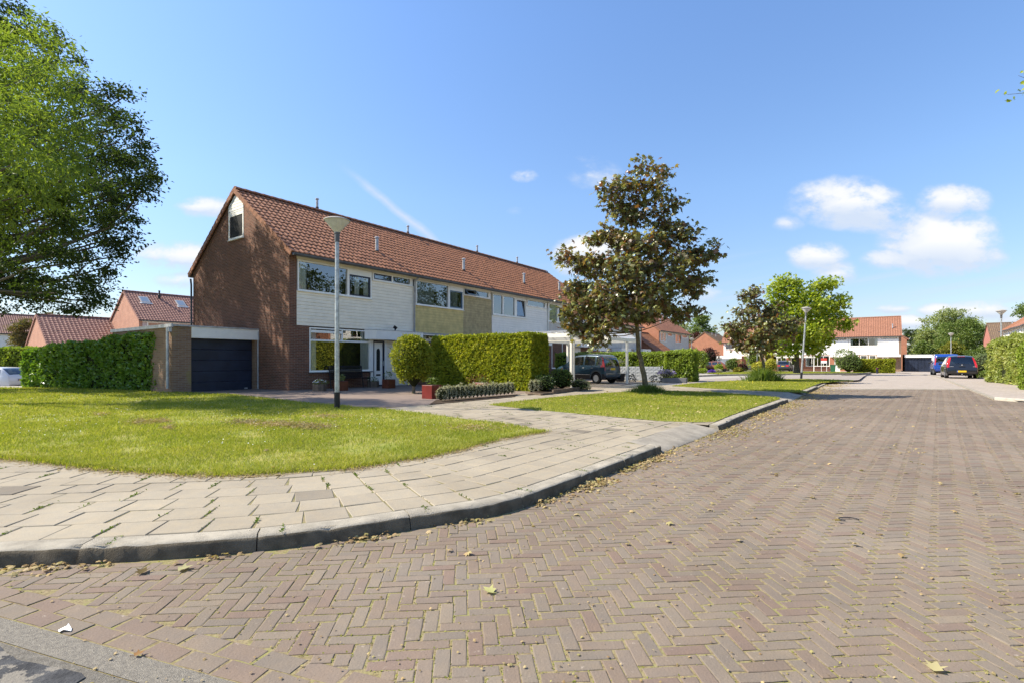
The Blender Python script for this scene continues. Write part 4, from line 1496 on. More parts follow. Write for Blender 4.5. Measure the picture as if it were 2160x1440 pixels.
# door: dark frame, white leaf with arched glass, letter plate, handle
g = MB(); g.box(3.90, 3.98, .03, .2, .12, 2.10); g.box(4.46, 4.55, .03, .2, .12, 2.10); g.box(3.98, 4.46, .03, .2, 2.02, 2.10); g.box(3.98, 4.46, .03, .2, .02, .16)
dr = g.build('door', DARKBLUE, h1)
g = MB()
g.box(3.98, 4.46, .06, .11, .16, 2.02)
leaf = g.build('door_leaf', WHITE, dr)
arc = [(4.12, .78), (4.32, .78)] + [(4.22 + .10 * math.cos(t), 1.62 + .14 * math.sin(t)) for t in np.linspace(0, math.pi, 9)]
g = MB(); g.prism_y(arc, .050, .058); g.build('door_glass', pm('obscure_glass', (.03, .035, .03), .15, .8, noise=(40, .5)), dr)
g = MB()
big_ = [(4.09, .74), (4.35, .74)] + [(4.22 + .13 * math.cos(t), 1.62 + .18 * math.sin(t)) for t in np.linspace(0, math.pi, 11)]
g.prism_y(big_, .053, .060); g.box(4.06, 4.38, .05, .06, .24, .5); g.build('door_moulding', WHITE, dr)
g = MB(); g.box(4.10, 4.34, .042, .05, .56, .63); g.build('letter_plate', BLACKM, dr)
g = MB(); g.box(4.475, 4.505, -.005, .03, 1.0, 1.22); g.tube([(4.49, -.02, 1.12), (4.40, -.03, 1.12)], .012, 6); g.build('handle', ZINC, dr)
g = MB(); g.box(3.88, 4.62, -.12, .2, .02, .11); g.build('doorstep', pm('step_stone', (.06, .06, .06), .7), h1)
# canopy box over the door and the lamp on it
g = MB(); g.prism_z([(3.44, 0.0), (3.72, -.42), (W1 + .2, -.42), (W1 + .2, 0.0)], 2.13, 2.52); cn = g.build('canopy', WHITE, h1)
g = MB(); g.prism_z([(3.42, .0), (3.71, -.44), (W1 + .21, -.44), (W1 + .21, 0.0)], 2.52, 2.545); g.build('canopy_capping', ZINC, cn)
g = MB(); g.box(4.88, 4.92, -.30, -.26, 2.545, 2.64); g.M = Matrix.Translation((4.9, -.28, 2.68)) @ Matrix.Rotation(R(25), 4, 'Y') @ Matrix.Rotation(R(30), 4, 'X'); g.box(-.07, .07, -.05, .05, -.06, .07); g.build('spotlight', BLACKM, h1)


def text_mesh(name, body, size, mat, parent, loc, rot=(R(90), 0, 0), ext=.006):
    cu = bpy.data.curves.new(name, 'FONT')
    cu.body = body
    cu.size = size
    cu.extrude = ext
    cu.offset = .004
    cu.align_x = 'CENTER'; cu.align_y = 'CENTER'
    cu.resolution_u = 3
    tmp = bpy.data.objects.new(name + '_tmp', cu)
    COL.objects.link(tmp)
    bpy.context.view_layer.update()
    me = bpy.data.meshes.new_from_object(tmp)
    bpy.data.objects.remove(tmp)
    me.materials.clear()
    o = link_mesh(name, me, mat, parent)
    o.location = loc
    o.rotation_euler = rot
    return o


text_mesh('house_number', '306', .23, pm('number_brown', (.10, .07, .05), .5), h1, (4.90, -.005, 1.47))
flue(h1, 5.05, 1.15)
flue(h1, 4.0, 4.3, .42, r=.06)
# gable window, white boards above it
MG = Matrix(((0, 1, 0, 0), (-1, 0, 0, 0), (0, 0, 1, 0), (0, 0, 0, 1)))     # facade plane turned onto the gable: x -> -y
MGI = Matrix.Translation((0, 0, 0)) @ Matrix(((0, 1, 0, 0), (-1, 0, 0, 0), (0, 0, 1, 0), (0, 0, 0, 1)))
# gable coordinates: a along -t ; a = -t
window(h1, -4.62, -3.36, 6.30, 7.50, [(-4.53, -3.45, 6.38, 7.28, 'dark')], y=-.02, M=MG, back=False, sill=True, fw=.07)
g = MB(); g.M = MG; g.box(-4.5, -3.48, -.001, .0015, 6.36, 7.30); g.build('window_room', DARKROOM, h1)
sl = (RR - E_) / (D_ / 2)
g = MB(); g.M = MG
zt = lambda a: E_ + sl * min(-a, D_ + a) - .20
n = 7
for i in range(n):
    za, zb_ = 7.51 + i * .125, 7.51 + i * .125 + .115
    def xl(z):
        return max(-4.62, -(D_ - (z - E_ + .20) / sl)), min(-3.36, -((z - E_ + .20) / sl))
    a0, a1 = xl(za); b0, b1 = xl(zb_)
    if b1 - b0 < .03: break
    g.add([(a0, -.028, za), (a1, -.028, za), (b1, -.022, zb_), (b0, -.022, zb_), (a0, .0, za), (a1, .0, za), (b1, .0, zb_), (b0, .0, zb_)], [(0, 1, 2, 3), (0, 4, 5, 1), (1, 5, 6, 2), (3, 2, 6, 7), (0, 3, 7, 4)])
g.build('gable_boards', WHITE, h1)
pipe(h1, [(.0 - .07, D_ + .1, 5.0), (-.07, D_ + .03, 4.7), (-.07, D_ + .0, -.1)], .04, GUTTER)
pipe(h1, [(W1 - .03, -.33, 5.10), (W1 - .03, -.08, 4.95), (W1 - .03, -.07, 2.62), (W1 + .25, -.12, 2.25), (W1 + .25, -.12, 0)], .042, ZINC)

# ---- house 2 : yellow boards
h2 = thing('terraced_house', 'yellow boarded house, its right part weathered brown, with a blue top window pushed open', 'house', (*L(W1, 0), 0), RA, row)
W2 = 6.0
o2 = W1
shell(h2, W2)
xw = S_(977) - o2
boards(h2, [(.02, xw, 2.55, 3.86)], YBOARD)
boards(h2, [(xw, W2 - .01, 2.55, 4.68)], TBOARD, y=.006)
g = MB(); g.box(0.01, W2 - .01, -.012, .34, 5.07, 5.30); g.build('fascia', CREAM, h2)
wx1 = S_(945) - o2
window(h2, .12, xw, 3.87, 5.06, [(.18, wx1, 3.93, 5.0, 'fixed'), (wx1 + .12, xw - .06, 3.93, 4.82, 'blue')], curtains=[(.2, wx1 - .95, GREYCURT), (wx1 + .38, xw - .35, GREYCURT)], y=-.03)
window(h2, xw + .06, W2 - .12, 4.69, 5.07, [(xw + .12, xw + .12 + .92, 4.74, 5.02, 'hopper'), (xw + 1.14, W2 - .3, 4.74, 5.02, 'fixed')], y=-.02)
g = MB(); g.box(.01, .3, .04, .34, -.3, 2.55); g.box(.3, W2, .05, .34, -.3, .8); g.build('wall', BRICK, h2)
window(h2, .35, 3.6, .82, 2.50, [(.41, 1.95, .88, 2.44, 'fixed'), (2.02, 3.54, .88, 2.44, 'fixed')], curtains=[(.45, .9, CURTAIN)])
g = MB(); g.box(3.9, 4.8, .06, .12, .05, 2.15); g.build('door', DARKBLUE, h2)
boards(h2, [(4.85, W2 - .01, .1, 2.5)], CREAM, y=.03)
g = MB(); g.box(3.6, W2 - .01, -.40, .0, 2.56, 2.60); g.box(.01, 3.6, -.03, 0, 2.50, 2.56); g.build('canopy', pm('grey_trim', (.32, .33, .34), .5), h2)
flue(h2, 4.9, 1.15)
flue(h2, 3.6, 4.3, .36, r=.06)

# ---- house 3 : white boards, grey dark windows
h3 = thing('terraced_house', 'bright white boarded house right of the yellow one, with a tilted dark-framed window', 'house', (*L(W1 + W2, 0), 0), RA, row)
o3 = W1 + W2
W3_ = 6.05
shell(h3, W3_)
a1, b1, c1 = S_(1086) - o3, S_(1090) - o3, S_(1108) - o3
boards(h3, [(.02, c1 + .1, 2.55, 3.80), (c1 + .1, W3_ - .01, 2.55, 4.62)], WBOARD)
g = MB(); g.box(0.01, W3_ - .01, -.012, .34, 5.05, 5.30); g.build('fascia', WHITE, h3)
window(h3, .08, c1 + .1, 3.82, 5.04, [(.16, 1.02, 3.90, 4.98, 'fixed'), (1.14, S_(1085) - o3, 3.90, 4.98, 'fixed'), (b1, c1, 3.90, 4.90, 'tilt')], y=-.03, blind=None)
window(h3, c1 + .2, W3_ - .1, 4.63, 5.05, [(c1 + .28, W3_ - .35, 4.69, 5.0, 'fixed')], y=-.02)
g = MB(); g.box(.01, W3_ - .01, .05, .34, -.3, 2.55); g.build('wall', BRICK, h3)
window(h3, .4, 2.4, .9, 2.45, [(.46, 1.4, .96, 2.39, 'fixed'), (1.46, 2.34, .96, 2.39, 'fixed')], y=.02, blind=CURTAIN)
window(h3, 4.9, 5.9, .9, 2.45, [(4.96, 5.84, .96, 2.39, 'fixed')], y=.02, blind=CURTAIN)
g = MB(); g.box(3.0, 3.95, .03, .1, .05, 2.2); g.build('door', pm('grey_door', (.25, .26, .27), .5), h3)
g = MB(); g.box(3.96, W3_ - .1, -.42, .0, 2.2, 2.56); g.build('canopy', WHITE, h3)
flue(h3, 4.95, 1.15)
flue(h3, 3.9, 4.3, .36, r=.06)
pipe(h3, [(W3_ - .02, -.33, 5.10), (W3_ - .02, -.08, 4.95), (W3_ - .02, -.07, 2.6)], .042, WHITE)
# ---- house 4 : grey boards, partly behind the maple
h4 = thing('terraced_house', 'pale grey boarded end house behind the copper maple, with white vertical blinds upstairs', 'house', (*L(o3 + W3_, 0), 0), RA, row)
o4 = o3 + W3_
W4 = 6.3
shell(h4, W4, gr=True)
boards(h4, [(.02, 3.9, 2.55, 3.80), (3.9, W4 - .3, 2.55, 4.62)], GBOARD)
g = MB(); g.box(0.01, W4 - .3, -.012, .34, 5.05, 5.30); g.build('fascia', WHITE, h4)
window(h4, .1, 3.9, 3.82, 5.04, [(.2, 1.28, 3.90, 4.98, 'fixed'), (1.48, 2.35, 3.90, 4.85, 'dark'), (2.5, 3.75, 3.9, 4.98, 'fixed')], y=-.03, curtains=[(.2, 1.28, CURTAIN), (2.5, 3.75, CURTAIN)])
window(h4, 4.0, W4 - .4, 4.63, 5.05, [(4.08, W4 - .5, 4.69, 5.0, 'fixed')], y=-.02)
g = MB(); g.box(.01, W4 - .3, .05, .34, -.3, 2.55); g.build('wall', BRICK, h4)
window(h4, .6, 3.4, .7, 2.45, [(.66, 2.0, .76, 2.39, 'fixed'), (2.06, 3.34, .76, 2.39, 'fixed')], y=.02)
g = MB(); g.box(3.8, 4.7, .03, .1, .05, 2.15); g.build('door', WHITE, h4)
g = MB(); g.box(3.6, W4 - .3, -.6, .0, 2.2, 2.56); g.build('canopy', WHITE, h4)
flue(h4, 3.6, 1.2, .6)
flue(h4, 2.6, 4.3, .36, r=.06)

# ---- garage of the first house (its front stands back from the street line)
gar = thing('garage', 'flat roofed brick garage with a dark navy door, beside the gable of house 306', 'garage', (*L(0, 2.2), 0), RA)
g = MB()
g.box(-3.06, -2.45, 0, 5.9, -.3, 2.42)
g.box(-2.45, -.002, .35, 5.9, 2.03, 2.42)
g.box(-2.45, -.002, 5.6, 5.9, -.3, 2.03)
g.box(-.10, -.002, .05, .35, -.3, 2.03)
g.build('wall', BRICKB, gar)
g = MB(); g.box(-2.45, .06, -.04, .34, 2.03, 2.42); g.build('fascia', WHITE, gar)
g = MB(); g.box(-3.11, .09, -.07, 5.95, 2.42, 2.475); g.box(-3.115, -3.055, -.08, 5.96, 2.38, 2.50); g.build('roof_edge', ZINC, gar)
g = MB()
for i in range(5):
    g.bbox(-2.43, -.12, .28, .33, .03 + i * .402, .03 + i * .402 + .396, .012)
gd = g.build('garage_door', NAVY, gar)
g = MB(); g.box(-2.38, -2.16, .262, .285, .06, .085); g.box(-.42, -.30, .262, .285, .12, .16); g.build('handle', ZINC, gd)
g = MB(); g.box(-2.45, -.1, .16, .28, -.02, .012); g.build('threshold', ZINC, gar)
pipe(gar, [(-3.16, .12, 2.38), (-3.16, .12, .25)], .045, ZINC)
pipe(gar, [(-.03, -.02, 2.36), (-.03, -.02, .0)], .028, ZINC)
g = MB(); g.box(-3.17, -3.05, .02, .20, 2.22, 2.40); g.build('hopper', ZINC, gar)


# ---- generic terraced house for the further rows
def far_house(label, loc, rot, W, group, gl=False, gr=False, brick=None, roofm=None, board=None, wins=(), low=(), strips=(), canopy=None, flues=(), name='terraced_house', E=E_, Rz=RR, D=D_, door=None, garage_door=None, blind=None, ground_brick=True, tw=.26):
    h = thing(name, label, 'house', loc, rot, group)
    brick = brick or BRICKO
    shell(h, W, gl, gr, brick, roofm or TILEO, E, Rz, D, tw=tw, zb=-.9)
    x0 = .3 if gl else .02
    x1 = W - (.3 if gr else .02)
    board = board or WBOARD
    if wins or strips:
        cuts = sorted(list(wins) + list(strips))
        rects = []
        cx = x0
        for wn in cuts:
            if wn[0] > cx + .01: rects.append((cx, wn[0], 2.55, E - .35))
            rects.append((wn[0], wn[1], 2.55, wn[2]))
            cx = wn[1]
        if cx < x1 - .01: rects.append((cx, x1, 2.55, E - .35))
        boards(h, rects, board, pitch=.15)
        g = MB(); g.box(x0, x1, -.012, .34, E - .36, E - .12); g.build('fascia', WHITE, h)
        for wn in wins:
            n = wn[3]
            wd = (wn[1] - wn[0] - .12) / n
            window(h, wn[0], wn[1], wn[2], E - .37, [(wn[0] + .06 + i * wd + .03, wn[0] + .06 + (i + 1) * wd - .03, wn[2] + .07, E - .44, 'dark' if i in wn[4] else 'fixed') for i in range(n)], y=-.03, curtains=[(wn[0] + .1, wn[0] + .4, CURTAIN), (wn[1] - .45, wn[1] - .1, CURTAIN)], blind=wn[5] if len(wn) > 5 else None)
        for wn in strips:
            n = wn[3]
            wd = (wn[1] - wn[0] - .12) / n
            window(h, wn[0], wn[1], wn[2], E - .37, [(wn[0] + .06 + i * wd + .04, wn[0] + .06 + (i + 1) * wd - .04, wn[2] + .07, E - .44, 'dark' if i in wn[4] else 'fixed') for i in range(n)], y=-.02)
    # ground floor
    cuts = sorted(low)
    g = MB()
    cx = x0
    for wn in cuts:
        if wn[0] > cx + .01: g.box(cx, wn[0], .02, .34, -.9, 2.55)
        if wn[2] > 0.1: g.box(wn[0], wn[1], .02, .34, -.9, wn[2])
        g.box(wn[0], wn[1], .02, .34, 2.45, 2.55)
        cx = wn[1]
    if cx < x1 - .01: g.box(cx, x1, .02, .34, -.9, 2.55)
    g.build('wall', brick if ground_brick else board, h)
    for wn in cuts:
        if wn[3] == 0:
            g = MB(); g.box(wn[0], wn[1], .05, .12, -.0, 2.45); dd = g.build('door', wn[4] or WHITE, h)
            g = MB(); g.box(wn[0] + .2, wn[1] - .2, .035, .05, 1.0, 2.1); g.build('door_glass', GLASS, dd)
            g = MB(); g.box(wn[0] + .2, wn[1] - .2, .045, .0495, 1.0, 2.1); g.build('door_glass_back', DARKROOM, dd)
        elif wn[3] < 0:
            g = MB()
            for i in range(5): g.bbox(wn[0], wn[1], .05, .1, .0 + i * .42, .0 + i * .42 + .41, .015)
            g.build('garage_door', wn[4], h)
            g = MB(); g.box(wn[0], wn[1], .05, .1, 2.1, 2.45); g.build('garage_lights', GREYCURT, h)
        else:
            n = wn[3]
            wd = (wn[1] - wn[0] - .12) / n
            window(h, wn[0], wn[1], wn[2], 2.45, [(wn[0] + .06 + i * wd + .03, wn[0] + .06 + (i + 1) * wd - .03, wn[2] + .07, 2.38, 'fixed') for i in range(n)], y=-.0, curtains=[(wn[0] + .1, wn[0] + .5, CURTAIN)], blind=wn[5] if len(wn) > 5 else None)
    if canopy:
        g = MB(); g.box(canopy[0], canopy[1], -canopy[2], -.02, 2.20, 2.56); g.build('canopy', WHITE, h)
        g = MB(); g.box(canopy[0] - .01, canopy[1] + .01, -canopy[2] - .01, -.02, 2.56, 2.585); g.build('canopy_capping', ZINC, h)
    for q in flues: flue(h, *q)
    return h


# second terrace, set back behind the maple
P2 = (24.4 + 13.4, 5.6)
rg = 'houses of the second terrace behind the maple'
for i in range(4):
    far_house(['grey boarded house of the set back terrace, hidden mostly by the copper maple', 'set back grey house with dark porch, seen below the maple crown over the hedge', 'set back grey house with a wide entrance, between porch and the last window', 'last grey boarded house of the set back terrace with a small black wall lamp'][i],
              (*L(24.9 + i * 6.15, 5.6), 0), RA, 6.15, rg, gl=(i == 0), gr=(i == 3), board=GBOARD, brick=BRICKO,
              wins=[(.5, 3.6, 3.8, 2, (1,), None)], strips=[(3.9, 5.7, 4.6, 1, ())], low=[(.7, 3.2, .8, 2, None), (3.9, 4.8, 0, 0, DARKBLUE)], canopy=(3.4, 6.0, 1.2), flues=[(4.9, 1.2)])
# third terrace with its orange gable
rg = 'houses of the third terrace with the orange gable'
far_house('house with a tall orange brick gable and grey boards, right of the copper maple trunk', (*L(56.3, 5.9), 0), RA, 6.4, rg, gl=True, board=GBOARD, brick=BRICKO,
          wins=[(.5, 3.0, 3.8, 2, (), CURTAIN)], strips=[(3.6, 5.6, 4.6, 1, ())], low=[(.9, 3.2, .7, 2, None), (3.8, 4.8, 0, 0, DARKBLUE)], canopy=(3.4, 6.2, 1.0), flues=[(4.6, 1.4), (2.8, 3.6)])
far_house('grey boarded house with brown blind windows, right half of the orange gable pair', (*L(62.7, 5.9), 0), RA, 7.2, rg, gr=True, board=GBOARD, brick=BRICKO,
          wins=[(.4, 3.2, 3.8, 2, (1,), pm('brown_blind', (.42, .25, .18), .8))], strips=[(3.6, 6.2, 4.6, 1, ())], low=[(.9, 3.2, .7, 2, None), (3.8, 4.8, 0, 0, DARKBLUE)], canopy=(3.4, 6.6, 1.0), flues=[(4.6, 3.2)])


def low_roof(label, loc, rot, W, D, E, Rz, brick, roofm, name='shed', gl=True, gr=True, tw=.3, door=None):
    h = thing(name, label, 'shed' if name == 'shed' else 'garage', loc, rot)
    m1 = MB()
    m1.prism_x([(0, -.8), (D, -.8), (D, E - .1), (D / 2, Rz - .12), (0, E - .1)], 0, W)
    m1.build('wall', brick, h)
    sl = (Rz - E) / (D / 2)
    rf = roof_tiles('roof', -.05, W + .05, -.25, E - .25 * sl, D / 2, Rz, roofm, h, tw=tw)
    roof_tiles('roof', -.05, W + .05, D + .25, E - .25 * sl, D / 2, Rz, roofm, h, tw=tw)
    ridge(rf, -.05, W + .05, D / 2, Rz + .04, roofm)
    verge(rf, -.05, -.25, E - .25 * sl, D / 2, Rz, roofm); verge(rf, -.05, D + .25, E - .25 * sl, D / 2, Rz, roofm)
    verge(rf, W + .05, -.25, E - .25 * sl, D / 2, Rz, roofm, side=1)
    g = MB(); g.box(-.05, W + .05, -.36, -.22, E - .25 * sl - .14, E - .25 * sl - .02); g.build('gutter', WHITE, h)
    return h


low_roof('low garage wing with a dark red roof between the grey terrace and the orange gable', (*L(50.0, 4.2), 0), RA, 6.2, 6.5, 2.5, 4.9, BRICKO, TILE, name='garage_wing')
low_roof('low lean garage wing right of the third terrace with a dark red roof', (*L(70.4, 5.4), 0), RA, 5.5, 6.5, 2.5, 4.6, BRICKO, TILE, name='garage_wing')

# orange gable further on, left of the white row, with its grey tiled roof
far_house('house with a broad orange brick gable and brown roof, between grey terrace and white row', (PX(1523, 119), 119, -.4), RA, 14, 'houses far behind the street', gl=True, gr=True, brick=BRICKO, roofm=TILED, flues=[(3, 3.0), (5, 2.6)], board=GBOARD)
gw = thing('garage', 'far garage with white fascia and grey door at the foot of the broad orange gable', 'garage', (PX(1500, 100), 100, gz(100)), ANG_W)
g = MB(); g.box(-1.2, 5.6, 0, 6, -.3, 2.45); g.build('wall', BRICKO, gw)
g = MB(); g.box(-1.2, 5.6, -.08, -.0, 2.0, 2.6); g.build('fascia', WHITE, gw)
g = MB(); g.box(.6, 3.8, -.05, -.01, -.2, 2.0); g.build('garage_door', pm('grey_garage_door', (.22, .25, .28), .5), gw)

# ---- white row closing the street
rg = 'white boarded houses of the row closing the street'
RWo = (57.6, 75.2)                 # its right-hand street corner
WL = lambda s, t=0.0: (RWo[0] - UY * s + UX * t, RWo[1] + UX * s + UY * t)
zc = gz(76)
x, y = WL(6.5)
far_house('white boarded end house with three wide windows in a strip, beside the black double garage', (x, y, zc), ANG_W, 6.5, rg, gr=True, brick=BRICKB, roofm=TILEO, wins=[(.15, 3.75, 3.85, 3, ())], strips=[(4.0, 6.1, 4.8, 2, ())],
          low=[(.5, 1.3, .8, 1, None), (1.5, 2.4, .8, 1, None), (2.6, 3.5, .2, 1, None), (4.2, 5.0, 0, 0, None)], canopy=(3.6, 6.4, 1.0), flues=[(5.5, 1.35)], tw=.30)
x, y = WL(12.6)
far_house('white boarded house with pale green curtain and green bin, second from the black double garage', (x, y, zc), ANG_W, 6.1, rg, brick=BRICKO, roofm=TILEO, wins=[(.15, 3.1, 3.85, 3, ())], strips=[(3.3, 5.9, 4.8, 2, (0,))],
          low=[(.3, 3.6, .75, 4, None), (4.2, 5.0, 0, 0, WHITE)], canopy=(3.7, 6.0, 1.0), flues=[(5.3, 1.35)])
x, y = WL(18.7)
far_house('white boarded house behind the bright green maple, with a carport on its left', (x, y, zc), ANG_W, 6.1, rg, gl=True, brick=BRICKO, roofm=TILEO, wins=[(.15, 3.1, 3.85, 3, ())], strips=[(3.3, 5.9, 4.8, 2, ())],
          low=[(.3, 3.6, .75, 3, None), (4.2, 5.0, 0, 0, WHITE)], canopy=(3.7, 6.0, 1.0), flues=[(5.3, 1.35)])
zc2 = gz(98)
RW2 = (PX(1523, 103), 103.0)
x, y = RW2
far_house('white boarded end house with a wide pale garage door, left end of the white row', (x, y, zc2), ANG_W, 8.4, rg, gl=True, brick=BRICKO, roofm=TILEO, wins=[(.6, 4.3, 3.85, 2, (), WHITE)], strips=[(6.2, 8.2, 4.6, 1, ())], low=[(1.6, 5.4, 0, -1, WHITE)], flues=[(2.2, 1.6), (4.8, 1.4)])
far_house('white boarded house behind the yellow shrubs and the staked sapling', (x + UY * 8.4, y - UX * 8.4, zc2), ANG_W, 7.5, rg, gr=True, brick=BRICKO, roofm=TILEO, wins=[(.6, 4.0, 3.85, 3, ())], strips=[(4.6, 7.0, 4.6, 1, ())], low=[(1.0, 4.2, .7, 3, None), (5, 6, 0, 0, WHITE)], flues=[(5, 1.5)])
g = None
# sun screen box on the left end of the white row
# red-brown gabled house behind the white row
far_house('orange brick house set behind the black double garage, only its gable edge showing', (67.2, 86.5, zc), ANG_U, 10, 'houses far behind the street', gl=True, brick=BRICKO, roofm=TILEO, board=WBOARD)
# black double garage at the end of the street
gb = thing('garage', 'far flat roofed garage with black doors, white fascia and a brown brick pier', 'garage', (58.1, 75.3, zc), ANG_W)
g = MB(); g.box(3.3, 4.75, 0, 6, -.3, 2.5); g.box(0.0, 3.3, .3, 6, 2.1, 2.5); g.box(0.0, 3.2, 5, 6, -.3, 2.1); g.build('wall', BRICKB, gb)
g = MB(); g.box(0.05, 3.28, -.03, .3, 2.1, 2.5); g.box(3.16, 3.29, .0, .25, -.1, 2.1); g.build('fascia', WHITE, gb)
g = MB(); g.box(-.0, 4.8, -.06, 6, 2.5, 2.56); g.build('roof_edge', ZINC, gb)
for i in range(2):
    g = MB()
    for k in range(4): g.bbox(.08 + i * 1.56 + k * .383, .08 + i * 1.56 + k * .383 + .377, .2, .25, .0, 2.08, .012)
    g.build('garage_door', NAVY, gb)
# terrace on the right-hand side of the street (goes on out of the picture)
rg = 'houses of the right-hand terrace'
RO = (62.0, 64.2)
for i in range(9):
    s = -(i + 1) * 6.1
    lab = ['end house of the right-hand terrace with red roof and pale boards', 'pale grey boarded house with three tall white windows at the right edge of the view'][min(i, 1)]
    if i > 1: lab = '%s pale house of the right-hand terrace, outside the view and mirrored in window panes' % ['third', 'fourth', 'fifth', 'sixth', 'seventh', 'eighth', 'ninth'][i - 2]
    xx, yy = RO[0] + UX * (-i * 6.1), RO[1] + UY * (-i * 6.1)
    far_house(lab, (xx, yy, gz(yy)), ANG_U + math.pi, 6.1, rg, gl=(i == 0), gr=(i == 8), brick=BRICKO, roofm=TILEO if i else TILE, board=pm('pale_blue_board', (.62, .66, .70), .6) if i < 2 else WBOARD, wins=[(.5, 3.2, 3.8, 3, ())], strips=[(3.7, 5.7, 4.2, 2, ())],
              low=[(.6, 3.4, .8, 2, None), (4.1, 5.0, 0, 0, WHITE)], flues=[(4.8, 1.4)] if i > 0 else [])
# brown roofed house on the far right
far_house('red brick house with mossy brown roof behind the low rounded bushes on the right', (PX(2091, 90), 90, gz(90)), ANG_W, 9.0, 'houses far behind the street', gl=True, brick=pm('dull_red_brick', (.40, .16, .12), .85, noise=(5, .15)), roofm=TILED, wins=[(.8, 5.6, 3.75, 3, ())], flues=[(3.2, 3.3)])
# a solar panel array on the right terrace roof, mirrored in the living room window
# houses on the left behind the hedge
hl = far_house('two storey house with pink brick gable and two roof lights, behind the low pitched garage', (PX(293, 50.3), 50.3, 0), RA, 14, 'houses behind the left hedge', gl=True, brick=BRICKP, roofm=TILEP, board=pm('ribbed_panel', (.55, .45, .42), .7), wins=[(.7, 3.6, 4.4, 1, (), pm('ribbed_blind', (.5, .42, .38), .8)), (5, 8, 4.4, 1, ())])
for (px, py) in ((311, 633), (387, 641)):
    # roof light lying in the tiles
    s_ = None
    k = (px - 1080) / F
    ox, oy = PX(293, 50.3), 50.3
    for tt in (1.9,):
        bx, by = ox - UY * tt, oy + UX * tt
        s_ = (k * by - bx) / (UX - UY * k)
        zz = ZZ(py, by + UY * s_)
    sl = (RR - E_) / (D_ / 2)
    tt = (zz - E_) / sl
    g = MB()
    th = math.atan(sl)
    g.M = Matrix.Translation((s_, tt, zz + .04)) @ Matrix.Rotation(th, 4, 'X')
    g.box(-.42, .42, -.55, .55, 0, .10)
    rl = g.build('roof_light', pm('roof_light_frame', (.42, .40, .38), .5), hl)
    g2 = MB(); g2.M = g.M
    g2.box(-.33, .33, -.45, .45, .10, .104)
    g2.build('pane', pm('roof_light_glass', (.22, .27, .32), .05, .9), rl)
    g3 = MB(); g3.M = g.M
    g3.box(-.55, .55, -.72, -.55, .0, .05); g3.build('flashing', WHITE, rl)
g = MB(); g.lathe([(.13, 0), (.13, .45), (.08, .5), (.08, .8), (.10, .82), (.10, .9), (0, .92)], 12, c=(2.9, 3.2, E_ + sl * 3.2)); g.build('flue', BLACKM, hl)
low_roof('low pitched garage with speckled pink roof tiles and moss, beyond the laurel hedge', (PX(101, 48), 48, 0), RA, 7.4, 8.03, 2.75, 5.75, BRICKP, TILEP, name='garage_wing', tw=.33)
hx = far_house('white boarded house with dark pink roof at the far left edge', (PX(-150, 70), 70, 0), RA, 22, 'houses behind the left hedge', gr=True, brick=BRICKP, roofm=TILEP, wins=[(1, 5, 3.8, 3, ()), (8, 12, 3.8, 3, ()), (15, 20, 3.8, 3, ())])

# ================================================================== GREENERY
def leaf_cloud(name, P, mat, parent, tmpl=LEAF, size=.1, up=.6, droop=0.0, out=None, outw=0.0, nout=0.0):
    n = len(P)
    A = unit(n) * [1, 1, .7] + [0, 0, -droop]
    N = unit(n) + np.array([0, 0, up])
    if out is not None:
        A = A + out * outw
        N = N + out * nout
    sz = size * rng.uniform(.65, 1.25, n)
    V, fs = inst(tmpl[0], tmpl[1], P, A, N, sz)
    return np_mesh(name, V, fs, mat, parent)


def curve_pts(a, b, bend=.12, n=5, sag=0.0):
    a, b = Vector(a), Vector(b)
    d = b - a
    off = Vector((random.gauss(0, 1), random.gauss(0, 1), random.gauss(0, .6))) * d.length * bend
    out = []
    for i in range(n + 1):
        t = i / n
        w_ = math.sin(math.pi * t)
        out.append(a + d * t + off * w_ * .6 + Vector((0, 0, -sag * w_ * d.length)))
    return out


